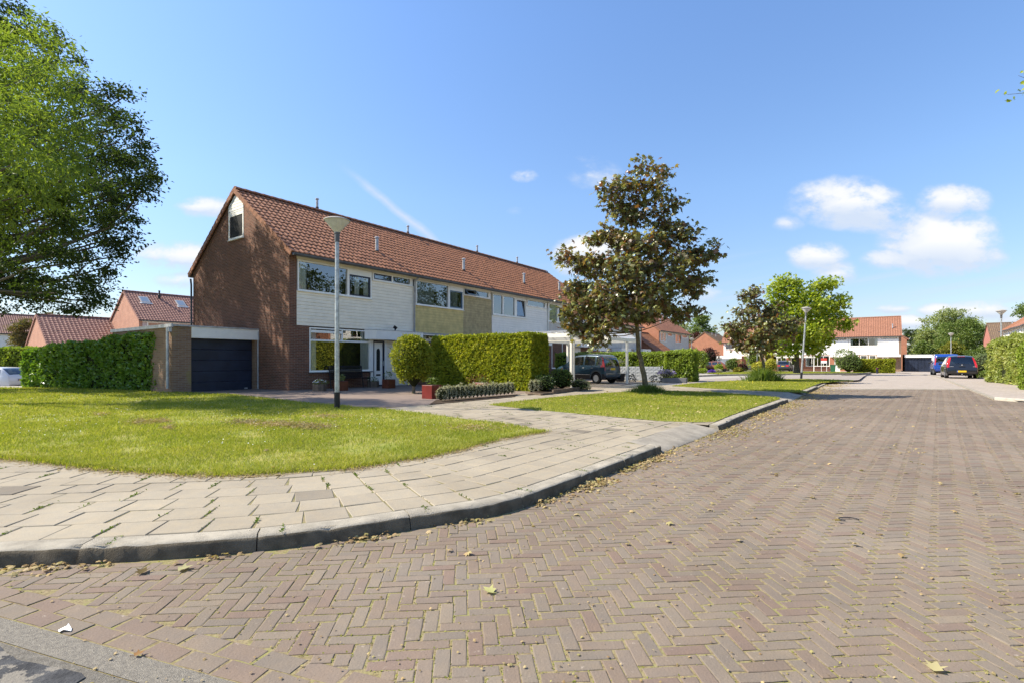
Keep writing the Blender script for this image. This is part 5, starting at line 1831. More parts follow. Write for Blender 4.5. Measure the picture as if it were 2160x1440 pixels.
def tree(name, label, base, trunk_pts, trunk_r, clumps, mat, bark, n_leaf, size, tmpl=LEAF, group=None, cat='tree', droop=.2, sub_r=.30, up=.5, limbs=True, spread=.42, twigs=True, flat=1.0, per=16, shell=.35, big_limb=False):
    """clumps: (x, y, z, r) in world space. Leaves sit in sprays on twigs inside each clump, so sky shows between"""
    t = thing(name, label, cat, base, 0, group)
    b = Vector(base)
    tr = MB()
    tp = [Vector(p) - b for p in trunk_pts]
    fine = [tp[0]]
    for p, q in zip(tp[:-1], tp[1:]):
        for k in range(1, 4):
            fine.append(p.lerp(q, k / 3) + Vector((random.gauss(0, .012), random.gauss(0, .012), 0)))
    nf = len(fine)
    rad = [trunk_r * (1.35 if i == 0 else 1.0) * (1 - .86 * (i / (nf - 1)) ** .9) for i in range(nf)]
    tr.tube(fine, rad, 12)
    vol = np.array([c[3] ** 2 for c in clumps])
    share = vol / vol.sum()
    pts, outs = [], []
    for (cx, cy, cz, r), sh in zip(clumps, share):
        c = Vector((cx, cy, cz)) - b
        if limbs:
            # leave the trunk somewhat below the clump
            best = min(range(nf), key=lambda i: abs(fine[i].z - (c.z - (.45 if big_limb else .30) * math.hypot(c.x - fine[i].x, c.y - fine[i].y))))
            best = max(nf // 4 if big_limb else int(nf * .40), best)
            st = fine[best]
            ln = (c - st).length
            lr = min(rad[best] * .5, (.012 + .013 * ln + .006 * r) if big_limb else (.008 + .010 * ln))
            cp = curve_pts(st, c, .10, 5, .03)
            tr.tube(cp, [lr * (1 - .7 * i / 5) for i in range(6)], 6)
        n = max(8, int(n_leaf * sh))
        ns = max(4, n // per)
        d = unit(ns)
        rr = r * rng.uniform(shell, 1.0, ns) ** .6
        sc = np.array(c)[None] + d * rr[:, None] * np.array([1, 1, .82 * flat])
        if twigs:
            for q in range(min(ns, 9)):
                tr.tube(curve_pts(c, sc[q], .12, 3), [.012 + .006 * r, .010, .007, .004], 4, cap=False)
        cnt = per
        sg = sub_r * (.8 + .5 * rng.uniform(0, 1, ns))
        L_ = np.repeat(sc, cnt, 0) + rng.normal(0, 1, (ns * cnt, 3)) * np.repeat(sg, cnt)[:, None] * np.array([spread * 1.3, spread * 1.3, spread * .75])
        pts.append(L_)
        outs.append(np.repeat(d, cnt, 0))
    P = np.concatenate(pts); O = np.concatenate(outs)
    tr.build('trunk', bark, t)
    leaf_cloud('crown', P, mat, t, tmpl, size, up, droop, O, .5)
    return t


def C(px, py, Y, r):              # crown clump seen at (px, py), standing at distance Y, radius r metres
    return (PX(px, Y), Y, ZZ(py, Y), r)


COPPER = leafm('copper_maple_leaves', [(0.132, 0.162, 0.060), (0.192, 0.216, 0.078), (0.090, 0.066, 0.036), (0.156, 0.084, 0.042), (0.252, 0.282, 0.108), (0.108, 0.120, 0.048), (0.204, 0.090, 0.042), (0.360, 0.372, 0.108), (0.144, 0.168, 0.066)], trans=.33, gloss=.45, rough=.35, tcol=(1.6, 1.2, .6))
OAK = leafm('dark_tree_leaves', [(0.03, 0.05, 0.01), (0.045, 0.07, 0.013), (0.055, 0.09, 0.016), (0.025, 0.04, 0.01), (0.075, 0.115, 0.02)], trans=.40, gloss=.25)
ASHL = leafm('light_ash_leaves', [(0.13, 0.19, 0.03), (0.18, 0.24, 0.035), (0.15, 0.21, 0.035), (0.22, 0.27, 0.04), (0.09, 0.14, 0.025)], trans=.48, gloss=.25)
BRIGHT = leafm('bright_maple_leaves', [(0.270, 0.338, 0.027), (0.365, 0.419, 0.034), (0.203, 0.270, 0.027), (0.432, 0.459, 0.041), (0.149, 0.216, 0.027)], trans=.45, gloss=.2)
MIDG = leafm('mid_green_leaves', [(0.121, 0.176, 0.041), (0.162, 0.216, 0.047), (0.101, 0.149, 0.034), (0.203, 0.243, 0.061)], trans=.35, gloss=.2)
PALEG = leafm('pale_green_leaves', [(0.237, 0.275, 0.088), (0.300, 0.325, 0.112), (0.200, 0.237, 0.075), (0.338, 0.362, 0.150)], trans=.35, gloss=.25)
THUJA = leafm('thuja_sprays', [(0.34, 0.36, 0.03), (0.43, 0.42, 0.04), (0.22, 0.27, 0.022), (0.5, 0.47, 0.05), (0.37, 0.38, 0.03), (0.13, 0.17, 0.016), (0.28, 0.32, 0.028)], trans=.3, gloss=.12)
LAUREL = leafm('laurel_leaves', [(0.11, 0.21, 0.03), (0.16, 0.28, 0.035), (0.21, 0.34, 0.045), (0.13, 0.23, 0.03), (0.3, 0.42, 0.06)], trans=.30, gloss=.55, rough=.3)
PRIVET = leafm('privet_leaves', [(0.225, 0.300, 0.038), (0.300, 0.375, 0.045), (0.165, 0.225, 0.030), (0.390, 0.435, 0.075)], trans=.35, gloss=.25)
YELLOWL = leafm('yellow_shrub_leaves', [(.50, .45, .06), (.58, .52, .10), (.42, .38, .05), (.35, .36, .05)], trans=.3, gloss=.15)
BURG = leafm('burgundy_leaves', [(.085, .035, .03), (.12, .045, .038), (.06, .028, .024), (.15, .07, .05)], trans=.25, gloss=.3, tcol=(1.5, .8, .7))
GREYL = leafm('silver_grey_foliage', [(0.46, 0.43, 0.29), (0.58, 0.54, 0.39), (0.34, 0.33, 0.22), (0.64, 0.59, 0.44)], trans=.2, gloss=.1)
BAMBOO = leafm('bamboo_leaves', [(0.275, 0.319, 0.058), (0.377, 0.406, 0.087), (0.189, 0.232, 0.043), (0.478, 0.450, 0.145)], trans=.35, gloss=.35)


def hedge(name, label, p0, p1, wd, h, mat, z=ZP, dens=900, size=.07, tmpl=SPRAY, group=None, rough=.05, h1_=None, cat='hedge', spill=.0, bare=None, core=None, outw=1.2, up=.3, lumps=1.0):
    """clipped hedge from p0 to p1 (its front face line), thickness wd to the left of that direction"""
    a, b_ = np.array(p0, float), np.array(p1, float)
    Ld = np.linalg.norm(b_ - a)
    d = (b_ - a) / Ld
    nrm = np.array([-d[1], d[0]])
    t = thing(name, label, cat, (a[0], a[1], z), math.atan2(d[1], d[0]), group)
    h1_ = h1_ or h
    def H(x): return h + (h1_ - h) * x / Ld
    pts, outs = [], []
    faces = [('f', Ld * h), ('b', Ld * h), ('l', wd * h), ('r', wd * h), ('t', Ld * wd)]
    for k, ar in faces:
        n = int(ar * dens)
        u, v = rng.uniform(0, 1, n), rng.uniform(0, 1, n)
        if k == 'f': P = np.stack([u * Ld, 0 * u, v], 1); O = [0, -1, 0]
        if k == 'b': P = np.stack([u * Ld, 0 * u + wd, v], 1); O = [0, 1, 0]
        if k == 'l': P = np.stack([0 * u, u * wd, v], 1); O = [-1, 0, 0]
        if k == 'r': P = np.stack([0 * u + Ld, u * wd, v], 1); O = [1, 0, 0]
        if k == 't': P = np.stack([u * Ld, v * wd, 0 * u + 1], 1); O = [0, 0, 1]
        O = np.tile(np.array(O, float), (n, 1))
        P[:, 2] *= H(P[:, 0])
        pts.append(P); outs.append(O)
    P = np.concatenate(pts); O = np.concatenate(outs)
    # soften the arrises and swell the faces
    c = np.stack([np.clip(P[:, 0], wd * .35, Ld - wd * .35), np.full(len(P), wd / 2), np.clip(P[:, 2], 0, H(P[:, 0]) - wd * .35)], 1)
    rad = P - c
    rl = np.linalg.norm(rad, axis=1, keepdims=True)
    s = fnoise(np.stack([P[:, 0] + P[:, 1] * 1.3, P[:, 2] + P[:, 1] * .7], 1), 2.6 * lumps, 1.3)
    s2 = fnoise(np.stack([P[:, 0] - P[:, 1], P[:, 2] * 1.2], 1), 8.0, 4.3)
    mx = np.array([0, 0, 0])
    rnd = np.minimum(1.0, (wd * .5 + .16) / (rl + 1e-6))
    corner = (np.abs(rad[:, 0]) > .3 * wd) & (np.abs(rad[:, 1]) > .3 * wd) | ((rad[:, 2] > .25 * wd) & (np.abs(rad[:, 1]) > .3 * wd))
    P = np.where(corner[:, None], c + rad * np.maximum(rnd, .88), P)
    P = P + O * (rough * s + rough * .5 * s2 + rng.normal(0, .018, len(P)) - abs(rng.normal(0, .03, len(P))))[:, None]
    P[:, 2] = np.maximum(P[:, 2], .01)
    A = O * outw * .45 + unit(len(P)) + np.array([0, 0, .35])
    N = unit(len(P)) + O * .75 + np.array([0, 0, up])
    V, fs = inst(tmpl[0], tmpl[1], P - A / np.linalg.norm(A, axis=1, keepdims=True) * size * .35, A, N, size * rng.uniform(.6, 1.3, len(P)))
    mats = [mat]
    fo = np_mesh('foliage', V, fs, mats, t)
    if bare:
        m_, x0, x1, z1 = bare
        fo.data.materials.append(m_)
        pid = np.zeros(len(fo.data.polygons), int)
        nt_ = len(tmpl[0])
        vi = np.empty(len(fo.data.loops), int); fo.data.loops.foreach_get('vertex_index', vi)
        ls_ = np.empty(len(pid), int); fo.data.polygons.foreach_get('loop_start', ls_)
        li = vi[ls_] // nt_
        sel = (np.exp(-((P[:, 0] - (x0 + x1) / 2) / ((x1 - x0) / 2)) ** 2 - (P[:, 2] / z1) ** 2) * rng.uniform(.5, 1.2, len(P)) > .52)
        pid[sel[li]] = 1
        fo.data.polygons.foreach_set('material_index', pid)
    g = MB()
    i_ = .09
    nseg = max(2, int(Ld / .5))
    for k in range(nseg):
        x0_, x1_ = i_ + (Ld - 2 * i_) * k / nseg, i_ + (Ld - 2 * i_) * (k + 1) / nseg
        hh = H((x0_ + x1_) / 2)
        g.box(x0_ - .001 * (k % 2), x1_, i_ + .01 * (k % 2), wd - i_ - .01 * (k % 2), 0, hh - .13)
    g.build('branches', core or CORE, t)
    return t


def shrub(name, label, x, y, rx, ry, h, mat, z=ZP, n=900, size=.06, tmpl=LEAF, group=None, cat='shrub', lumps=5, low=.0, up=.4, core=True, extra=None, outw=.7, stem=None):
    t = thing(name, label, cat, (x, y, z), random.uniform(0, 6), group)
    d = unit(n)
    d[:, 2] = np.where(d[:, 2] < -.75, -d[:, 2], d[:, 2])
    lump = sum(np.maximum(0, d @ v) ** 4 for v in unit(lumps)) * .28
    r = (.82 + lump) * rng.uniform(.72, 1.04, n) ** .6
    r = r * (1 + .055 * fnoise(np.stack([d[:, 0] + d[:, 1] * 1.4, d[:, 2] * 1.6 + d[:, 1]], 1), 4.5, x % 3) + rng.normal(0, .03, n))
    c = low + (h - low) / 2
    P = np.stack([d[:, 0] * rx * r, d[:, 1] * ry * r, c + d[:, 2] * (h - low) / 2 * r], 1)
    P[:, 2] = np.maximum(P[:, 2], .015)
    leaf_cloud('foliage', P, mat, t, tmpl, size, up, 0, d, outw * .5, 1.0)
    if extra:
        m2, n2, s2, top = extra
        d2 = unit(n2); d2[:, 2] = np.abs(d2[:, 2]) * top + (1 - top) * d2[:, 2]
        P2_ = np.stack([d2[:, 0] * rx * .98, d2[:, 1] * ry * .98, c + d2[:, 2] * (h - low) / 2 * 1.02], 1)
        P2_[:, 2] = np.maximum(P2_[:, 2], .05)
        leaf_cloud('blossom', P2_, m2, t, LEAF, s2, .8, -.6)
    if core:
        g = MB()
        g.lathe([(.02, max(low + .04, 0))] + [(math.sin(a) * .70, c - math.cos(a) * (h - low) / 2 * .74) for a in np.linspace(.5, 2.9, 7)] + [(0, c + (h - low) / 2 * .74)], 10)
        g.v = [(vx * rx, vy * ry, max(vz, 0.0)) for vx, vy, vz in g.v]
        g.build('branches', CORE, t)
    if stem:
        g = MB(); g.tube([(0, 0, -.02), (.01, 0, low * .5), (0, .01, low + .3)], [stem * 1.2, stem, stem * .9], 8); g.build('stem', BARK, t)
    return t


# ---- the copper maple on the verge
MY = 17.0
mb = G(1366, 828, ZP)
mY = mb[1]
mtr = [(PX(1366, mY), mY, ZP - .05), (PX(1358, mY), mY, ZZ(790, mY)), (PX(1348, mY), mY, ZZ(740, mY)), (PX(1342, mY), mY, ZZ(680, mY)), (PX(1346, mY), mY, ZZ(600, mY)), (PX(1340, mY), mY, ZZ(500, mY)), (PX(1348, mY), mY, ZZ(400, mY)), (PX(1352, mY), mY, ZZ(372, mY))]
cl = [(1352, 352, 0, .26), (1396, 362, .1, .25), (1290, 395, -.2, .30), (1325, 400, .2, .42), (1378, 400, -.2, .36), (1340, 450, 0, .5), (1300, 440, .3, .36), (1418, 425, .1, .25), (1400, 460, .3, .38),
      (1272, 492, -.1, .34), (1300, 510, .5, .46), (1355, 510, -.5, .55), (1410, 500, .5, .48), (1440, 490, -.2, .36), (1248, 500, .3, .22),
      (1192, 540, .0, .22), (1222, 552, -.3, .38), (1262, 560, .6, .5), (1310, 570, -.8, .6), (1365, 560, .8, .6), (1420, 555, -.6, .5), (1465, 545, .4, .42), (1500, 528, 0, .32), (1475, 585, .2, .34),
      (1232, 610, .2, .46), (1280, 625, -.8, .62), (1335, 620, .9, .66), (1385, 620, -.8, .6), (1440, 600, .8, .44),
      (1215, 655, -.2, .40), (1255, 670, .7, .52), (1300, 665, -.8, .56), (1400, 645, .4, .42), (1450, 655, .1, .32), (1430, 668, -.3, .26),
      (1228, 700, .1, .36), (1262, 705, -.4, .38), (1205, 690, .3, .22), (1350, 660, -.3, .36), (1470, 610, -.3, .28), (1210, 600, -.4, .28)]
clumps = [C(px, py, mY + dy * 1.35, r) for px, py, dy, r in cl]
tree('maple_tree', 'copper leaved maple with a leaning mossy trunk on the grass verge by the road', (mb[0], mb[1], ZP), mtr, .108, clumps, COPPER, BARK, 12500, .165, MAPLE, 'street maples on the verges', droop=.45, sub_r=.31, up=1.2, per=20, shell=.45)
for k, (px, py, r, h) in enumerate([(1330, 828, .30, .5), (1368, 832, .42, .38), (1400, 832, .22, .25)]):
    pass
P = rng.normal(0, .26, (1500, 2)) * [1.4, .6] + np.array(mb)
tg = blades('tall_grass', P, .30 * np.exp(-((P - np.array(mb)) ** 2).sum(1) / .35) + .06, .012, TUFT, .45, 'tall uncut grass tuft round the foot of the copper maple', 'grass tuft', ZP)
# second, smaller maple with its tuft
mb2 = G(1609, 803, ZP)
Y2 = mb2[1]
cl = [(1578, 620, 0, .42), (1592, 640, .4, .4), (1572, 655, -.3, .36), (1545, 690, 0, .42), (1560, 700, .4, .5), (1590, 680, -.4, .55), (1615, 670, .5, .55), (1635, 650, 0, .40), (1600, 710, -.6, .55), (1570, 725, .3, .48),
      (1628, 700, .6, .55), (1648, 680, -.3, .45), (1660, 700, .3, .42), (1545, 712, .2, .3), (1630, 725, -.2, .4), (1582, 735, -.3, .3), (1618, 735, .4, .36), (1672, 678, 0, .28), (1590, 612, .1, .24)]
tree('maple_tree', 'smaller copper leaved maple on the triangular verge, in front of the bright green tree', (mb2[0], Y2, ZP), [(mb2[0], Y2, ZP - .03), (PX(1611, Y2), Y2, ZZ(770, Y2)), (PX(1602, Y2), Y2, ZZ(735, Y2)), (PX(1606, Y2), Y2, ZZ(690, Y2)), (PX(1590, Y2), Y2, ZZ(630, Y2))],
     .10, [C(px, py, Y2 + dy * 1.6, r) for px, py, dy, r in cl], COPPER, BARK, 3600, .19, MAPLE, 'street maples on the verges', droop=.45, sub_r=.36, up=.9)
P = rng.normal(0, .42, (900, 2)) * [1.2, .5] + np.array(G(1610, 804, ZP))
blades('tall_grass', P, .75 * np.exp(-((P - np.array(G(1610, 804, ZP))) ** 2).sum(1) / .8) + .1, .03, TUFT, .5, 'dark green sedge tuft round the foot of the smaller maple', 'grass tuft', ZP)
# bright green maple behind
Y3 = 46.0
x3 = PX(1681, Y3)
cl = [(1655, 600, 0, 1.0), (1640, 612, .5, .8), (1675, 610, -.5, 1.1), (1745, 600, 0, .9), (1728, 615, .5, .9), (1700, 640, -1, 1.5), (1660, 650, 1, 1.5), (1735, 650, 1, 1.3), (1765, 635, 0, .9), (1640, 680, -1, 1.3),
      (1690, 690, 1.5, 1.6), (1730, 690, -1.5, 1.4), (1770, 675, 0, .9), (1660, 720, .5, 1.3), (1705, 725, -.5, 1.2), (1738, 715, 1, .8), (1640, 735, 0, .7), (1725, 738, 0, .6), (1668, 742, -.6, .6), (1780, 690, .4, .5), (1715, 600, .5, .5), (1640, 640, .5, .9)]
tree('maple_tree', 'bright yellow green tree in front of the white row, right of the small copper maple', (x3, Y3, gz(Y3)), [(x3, Y3, gz(Y3) - .1), (PX(1680, Y3), Y3, ZZ(730, Y3)), (PX(1682, Y3), Y3, ZZ(680, Y3)), (PX(1690, Y3), Y3, ZZ(620, Y3))],
     .26, [C(px, py, Y3 + dy, r * .86) for px, py, dy, r in cl], BRIGHT, GBARK, 9500, .27, MAPLE, 'street maples on the verges', droop=.3, sub_r=.55, up=.8)

# ---- the big trees on the left
YA = 19.5
cl = [(300, 372, 0, .50), (285, 345, .5, .6), (250, 300, -.5, .8), (235, 380, .8, 1.0), (280, 400, -.4, .6), (250, 440, .5, .8), (200, 250, 0, .9), (170, 210, 1, .9), (235, 230, -.3, .5), (180, 330, 1, 1.2),
      (150, 420, -1, 1.2), (210, 480, .6, .8), (245, 500, 0, .6), (180, 560, -.4, .7), (205, 600, .4, .5), (130, 520, 1.2, 1.1), (70, 560, -1, 1.1), (20, 540, 1, 1.2), (110, 610, 0, .6), (60, 610, .8, .6), (150, 620, -.6, .42), (20, 625, 0, .7), (90, 636, .4, .5), (150, 640, 0, .36), (190, 622, .3, .4), (-60, 600, 0, 1.0), (40, 600, 1.5, .8),
      (10, 590, 0, .7), (100, 470, 2, 1.3), (40, 450, -2, 1.3), (-60, 500, 0, 1.6), (-140, 440, 0, 1.8), (-60, 380, 2, 1.9), (60, 360, 2.5, 1.6), (120, 280, 2.5, 1.4), (20, 260, 2, 1.7), (-80, 220, 1, 2.0), (120, 170, 2, 1.1), (60, 110, 2, 1.1), (-10, 120, 1, 1.5),
      (-180, 300, 0, 2.2), (-200, 120, 0, 2.2), (-100, 60, 1, 1.8), (80, 60, 1.5, .7), (40, 50, 1, .7), (-20, 20, 1, 1.2), (-260, 420, 0, 1.8), (265, 330, .6, .6), (225, 340, -.2, .8), (190, 420, 0, .9), (160, 590, .8, .6)]
cl += [(312, 372, .2, .22), (262, 205, .1, .35), (278, 262, -.3, .3), (222, 190, .3, .3), (150, 130, .2, .4), (288, 310, .4, .3), (272, 505, .1, .32), (268, 465, -.3, .3), (232, 560, .2, .35), (215, 640, 0, .25), (115, 90, .3, .4), (300, 400, -.2, .28), (180, 645, .3, .3), (245, 420, .3, .4), (258, 540, 0, .2)]
clumpsA = [C(px, py, YA + dy * 2.6, r * 1.0) for px, py, dy, r in cl]
xa = PX(-160, YA)
tree('broadleaf_tree', 'big dark green oak like tree at the left edge, its crown against the sky', (xa, YA, ZP), [(xa, YA, ZP - .1), (xa + .1, YA, 2.2), (xa + .3, YA + .2, 4.5), (xa + .5, YA + .1, 8), (xa + .8, YA, 12), (xa + .6, YA, 14)], .38, clumpsA, OAK, GBARK, 98000, .138, LEAF, 'big trees at the left edge', droop=.25, sub_r=.42, up=.7, spread=.34, twigs=False, per=64, shell=.72)
YB = 13.2
cl = [(60, 90, 0, .55), (20, 130, .4, .8), (90, 150, -.2, .6), (-40, 110, .5, .9), (50, 210, .2, .8), (120, 230, 0, .6), (165, 240, .3, .35), (0, 260, -.5, .9), (80, 290, .4, .8), (140, 310, 0, .55), (40, 340, -.5, .7), (110, 370, .2, .6), (160, 365, 0, .3),
      (-10, 390, .5, .8), (60, 410, -.2, .6), (115, 430, .3, .45), (10, 440, 0, .6), (-70, 200, .5, 1.2), (-80, 340, 0, 1.1), (-60, 440, 0, .8), (-150, 260, 0, 1.3), (-150, 120, 0, 1.2), (145, 185, .3, .35), (90, 60, .2, .3), (125, 110, .5, .35)]
xb = PX(-330, YB)
tree('feathery_tree', 'lighter feathery ash like tree hanging into the view in front of the dark big tree', (xb, YB, ZP), [(xb, YB, ZP - .1), (xb + .2, YB, 2.5), (xb + .6, YB, 5), (xb + 1.0, YB, 8.5)], .24, [C(px, py, YB + dy * 3.0, r * 1.08) for px, py, dy, r in cl], ASHL, GBARK, 25000, .15, LONG, 'big trees at the left edge', droop=.5, sub_r=.36, up=.7, spread=.40, twigs=False, per=44, shell=.7)
# a twig of a roadside tree that stands right of the picture
YC = 12.0
xc = PX(2520, YC)
cl = [(2330, 150, 0, .8), (2380, 60, 1, 1.2), (2440, 220, -1, 1.3), (2520, 100, 0, 1.6), (2600, 250, 1, 1.4), (2480, -50, 0, 1.4), (2350, 300, 1, .8), (2650, 60, -1, 1.5), (2560, -160, 0, 1.2)]
rt = tree('maple_tree', 'roadside maple beyond the right edge, only the tip of a twig showing in the sky', (xc, YC, .03), [(xc, YC, 0), (xc, YC, 3), (xc - .1, YC, 6), (xc, YC, 9)], .16, [C(px, py, YC + dy, r) for px, py, dy, r in cl], BRIGHT, BARK, 7000, .15, MAPLE, 'street maples on the verges', droop=.3, sub_r=.34, up=.8)
tw = MB()
org = Vector((xc, YC, .03))
def VV(px, py, Y): return Vector(C(px, py, Y, 0)[:3]) - org
tp_ = [VV(2330, 150, YC), VV(2230, 190, YC - .3), VV(2170, 196, YC - .4), VV(2125, 200, YC - .45)]
tw.tube(tp_, [.02, .01, .007, .004], 5)
tp2 = [VV(2230, 190, YC - .3), VV(2175, 170, YC - .35), VV(2148, 160, YC - .3)]
tw.tube(tp2, [.01, .007, .003], 5)
tw.build('twig', BARK, rt)
lp_ = np.array([list(VV(px + random.gauss(0, 5), py + random.gauss(0, 5), YC - .4)) for px, py in [(2112, 204), (2122, 192), (2128, 214), (2136, 198), (2148, 194), (2155, 186), (2160, 195), (2168, 190), (2144, 158), (2150, 154), (2158, 170), (2152, 178), (2175, 175), (2185, 186), (2190, 196), (2200, 180), (2210, 190)] for _ in (0,)])
leaf_cloud('twig_leaves', lp_, BRIGHT, rt, MAPLE, .11, .6, .4)

# ---- trees behind the houses
bg_ = 'trees beyond the far houses'
def bg_tree(label, px, py_top, Y, rx_px, mat, n=5200, size=.32, base_py=None, name='broadleaf_tree', ks=None):
    x = PX(px, Y); zt = ZZ(py_top, Y); zb = gz(Y)
    rx = rx_px / F * Y
    H = zt - zb
    cs = []
    r_ = random.Random(px)
    for _ in range(ks or 22):
        a, u_, q = r_.uniform(0, 6.28), r_.uniform(-1, 1), r_.random() ** .5
        hh = .60 + .34 * u_
        wr = math.sqrt(max(0.05, 1 - (u_ * .95) ** 2))
        rr = r_.uniform(.26, .40) * min(rx, H * .45)
        cs.append((x + math.cos(a) * rx * .72 * wr * q, Y + math.sin(a) * rx * .6 * wr * q, zb + H * hh - rr * .45, rr))
    return tree(name, label, (x, Y, zb), [(x, Y, zb - .2), (x, Y, zb + H * .3), (x, Y, zb + H * .6), (x, Y, zb + H * .85)], .012 * H + .1, cs, mat, GBARK, int(n * 1.5), size * 1.15, LEAF, bg_, droop=.2, sub_r=.07 * rx + .3, up=.8, twigs=False)


bg_tree('pale green willow like tree behind the black garage, tallest of the far right clump', 2010, 650, 118, 78, PALEG, 9000, .42, ks=30)
bg_tree('dark green tree between the tall pale tree and the brown roofed house', 2030, 672, 104, 55, MIDG, 7000, .36)
bg_tree('broad pale tree with its crown just above the black garage roof', 1955, 690, 110, 42, PALEG, 4500, .38)
bg_tree('dark tree peeping over the roof end of the white row', 1922, 690, 135, 34, OAK, 2600, .4)
bg_tree('rounded bluish green tree behind the blue van', 1950, 718, 95, 26, MIDG, 2600, .3)
bg_tree('round golden green tree behind the parked black hatchback', 2010, 722, 88, 26, leafm('golden_leaves', [(.26, .25, .03), (.20, .22, .03), (.30, .24, .04), (.14, .18, .03)], .35, .2), 3600, .26)
bg_tree('low dark green tree right of the round golden one, before the brown roof', 2062, 728, 86, 26, MIDG, 3400, .26)
bg_tree('tall dark tree behind the right-hand terrace roof', 2175, 632, 100, 40, MIDG, 3600, .38)
bg_tree('tree behind the brown roofed house gable', 2068, 682, 130, 30, MIDG, 2000, .4)
bg_tree('big tree with dark rounded crown behind the broad orange gable', 1478, 662, 150, 36, MIDG, 4200, .5)
bg_tree('lighter tree in front of the dark rounded crown beyond the third terrace', 1450, 678, 135, 30, PALEG, 2600, .45)
bg_tree('dark purple tree low beside the broad orange gable', 1470, 700, 128, 18, BURG, 1600, .42)
bg_tree('small tree with golden top behind the pitched garage on the left', 105, 650, 64, 26, leafm('bronze_leaves', [(.16, .11, .04), (.12, .12, .04), (.22, .15, .05), (.08, .10, .03)], .3, .3), 2600, .22)
bg_tree('bronze leaved young tree before the far left roof', 52, 668, 54, 32, leafm('bronze_leaves', []) if False else MATS['bronze_leaves'], 3600, .20)
bg_tree('dark tree mass far beyond the low sheds between the terraces', 1335, 700, 140, 30, MIDG, 1500, .5)

# ---- hedges and shrubs
# big thuja hedge between the plots of houses 1 and 2
hedge('conifer_hedge', 'tall clipped yellow green conifer hedge standing square to the house fronts', L(4.83, -2.6), L(4.83, -7.62), 1.25, 2.10, THUJA, dens=1500, size=.105, rough=.045, bare=(leafm('dead_conifer', [(.28, .15, .06), (.34, .20, .09), (.22, .12, .05), (.16, .15, .03)], .2, .05), 1.6, 3.4, .75), up=.1)
t = shrub('conifer_ball', 'clipped conifer on a short bare stem in front of the dark part of the hedge', *G(873, 829, ZP),   .70, .70, 2.10, leafm('darker_conifer_sprays', [(.24,.27,.024),(.32,.33,.032),(.15,.19,.016),(.40,.38,.04),(.10,.13,.013)], .3, .12), n=7600, size=.095, tmpl=SPRAY, low=.14, stem=.062, cat='conifer', lumps=3, outw=1.2)
# laurel hedge by the garage
hedge('laurel_hedge', 'glossy dark laurel hedge in front of the garage side wall', (PX(46, 21.4), 21.4), (PX(338, 18.6), 18.6), 1.5, 1.55, LAUREL, dens=620, size=.15, tmpl=LEAF, rough=.13, h1_=2.15, lumps=.6)
hedge('privet_hedge', 'sunlit light green hedge behind the white car on the left', (PX(-80, 34), 34), (PX(66, 33.4), 33.4), 1.6, 1.95, PRIVET, dens=500, size=.14, tmpl=LEAF, rough=.12, cat='hedge')
# hedge along the third plot behind the grey fence
hedge('privet_hedge', 'light green hedge behind the grey slat fence and the small blue car', L(18.2, -8.6), L(18.2, -1.2), .9, 1.55, PRIVET, dens=560, size=.11, tmpl=LEAF, rough=.09)
hedge('privet_hedge', 'end of hedge hanging over the right end of the grey slat fence', L(18.0, -9.9), L(18.0, -8.4), 1.1, 1.62, PRIVET, dens=620, size=.12, tmpl=LEAF, rough=.12)
# hedges before the white row
hy = F * (HC + .45) / 27.0
hedge('thuja_hedge', 'low square clipped hedge with vertical stripes before the white end house', (PX(1801, 66), 66), (PX(1887, 63.5), 63.5), 1.2, 1.75, THUJA, z=gz(66), dens=420, size=.16, rough=.10, lumps=.9)
shrub('shrub', 'broad green bush left of the low square clipped hedge', PX(1790, 65.5), 65.5, 2.2, 1.6, 2.6, MIDG, z=gz(65), n=1900, size=.2)
# right-hand side hedges
hedge('bamboo_hedge', 'tall loose bamboo hedge at the right edge behind the pavement', (PX(2098, 28), 28.5), (PX(2200, 22), 22.0), 2.6, 2.25, BAMBOO, z=.03, dens=420, size=.20, tmpl=LONG, rough=.22, lumps=.5, h1_=2.45, outw=.6, up=.2)
hedge('hedge', 'soft green hedge cut off by the right edge of the picture, nearest on the right', (PX(2148, 21.2), 21.2), (PX(2260, 18), 18.0), 1.6, 1.9, PRIVET, z=.03, dens=600, size=.12, tmpl=LEAF, rough=.10)
shrub('shrub', 'rounded grey green conifer like bush behind the black hatchback', PX(2093, 36), 36, 1.5, 1.3, 1.9, leafm('grey_green_leaves', [(.12, .16, .07), (.16, .20, .09), (.10, .13, .06)], .3, .2), z=.03, n=2200, size=.12)
hedge('privet_hedge', 'bright yellow green hedge strip right of the black hatchback', (PX(2055, 42), 42), (PX(2100, 41), 41), 1.2, 1.55, YELLOWL if False else PRIVET, z=0.0, dens=420, size=.14, tmpl=LEAF, rough=.1)
for k, (px, Y, rx, h, mt, lab) in enumerate([(2076, 37, .8, .8, YELLOWL, 'yellow leaved low shrub beside the front of the bamboo hedge'), (2088, 33, .7, .55, MIDG, 'low green cushion plant at the edging stone by the bamboo hedge'), (2062, 38.5, .7, .7, BURG, 'low dark shrub just right of the black hatchback'),
                                             (2108, 44, 1.6, 2.3, BRIGHT, 'bright golden shrub above the grey green bush'), (2082, 50, 2.0, 2.0, MIDG, 'dark green bush behind the yellow green hedge strip')]):
    shrub('shrub', lab, PX(px, Y), Y, rx, rx * .8, h, mt, z=.03, n=700, size=.11)
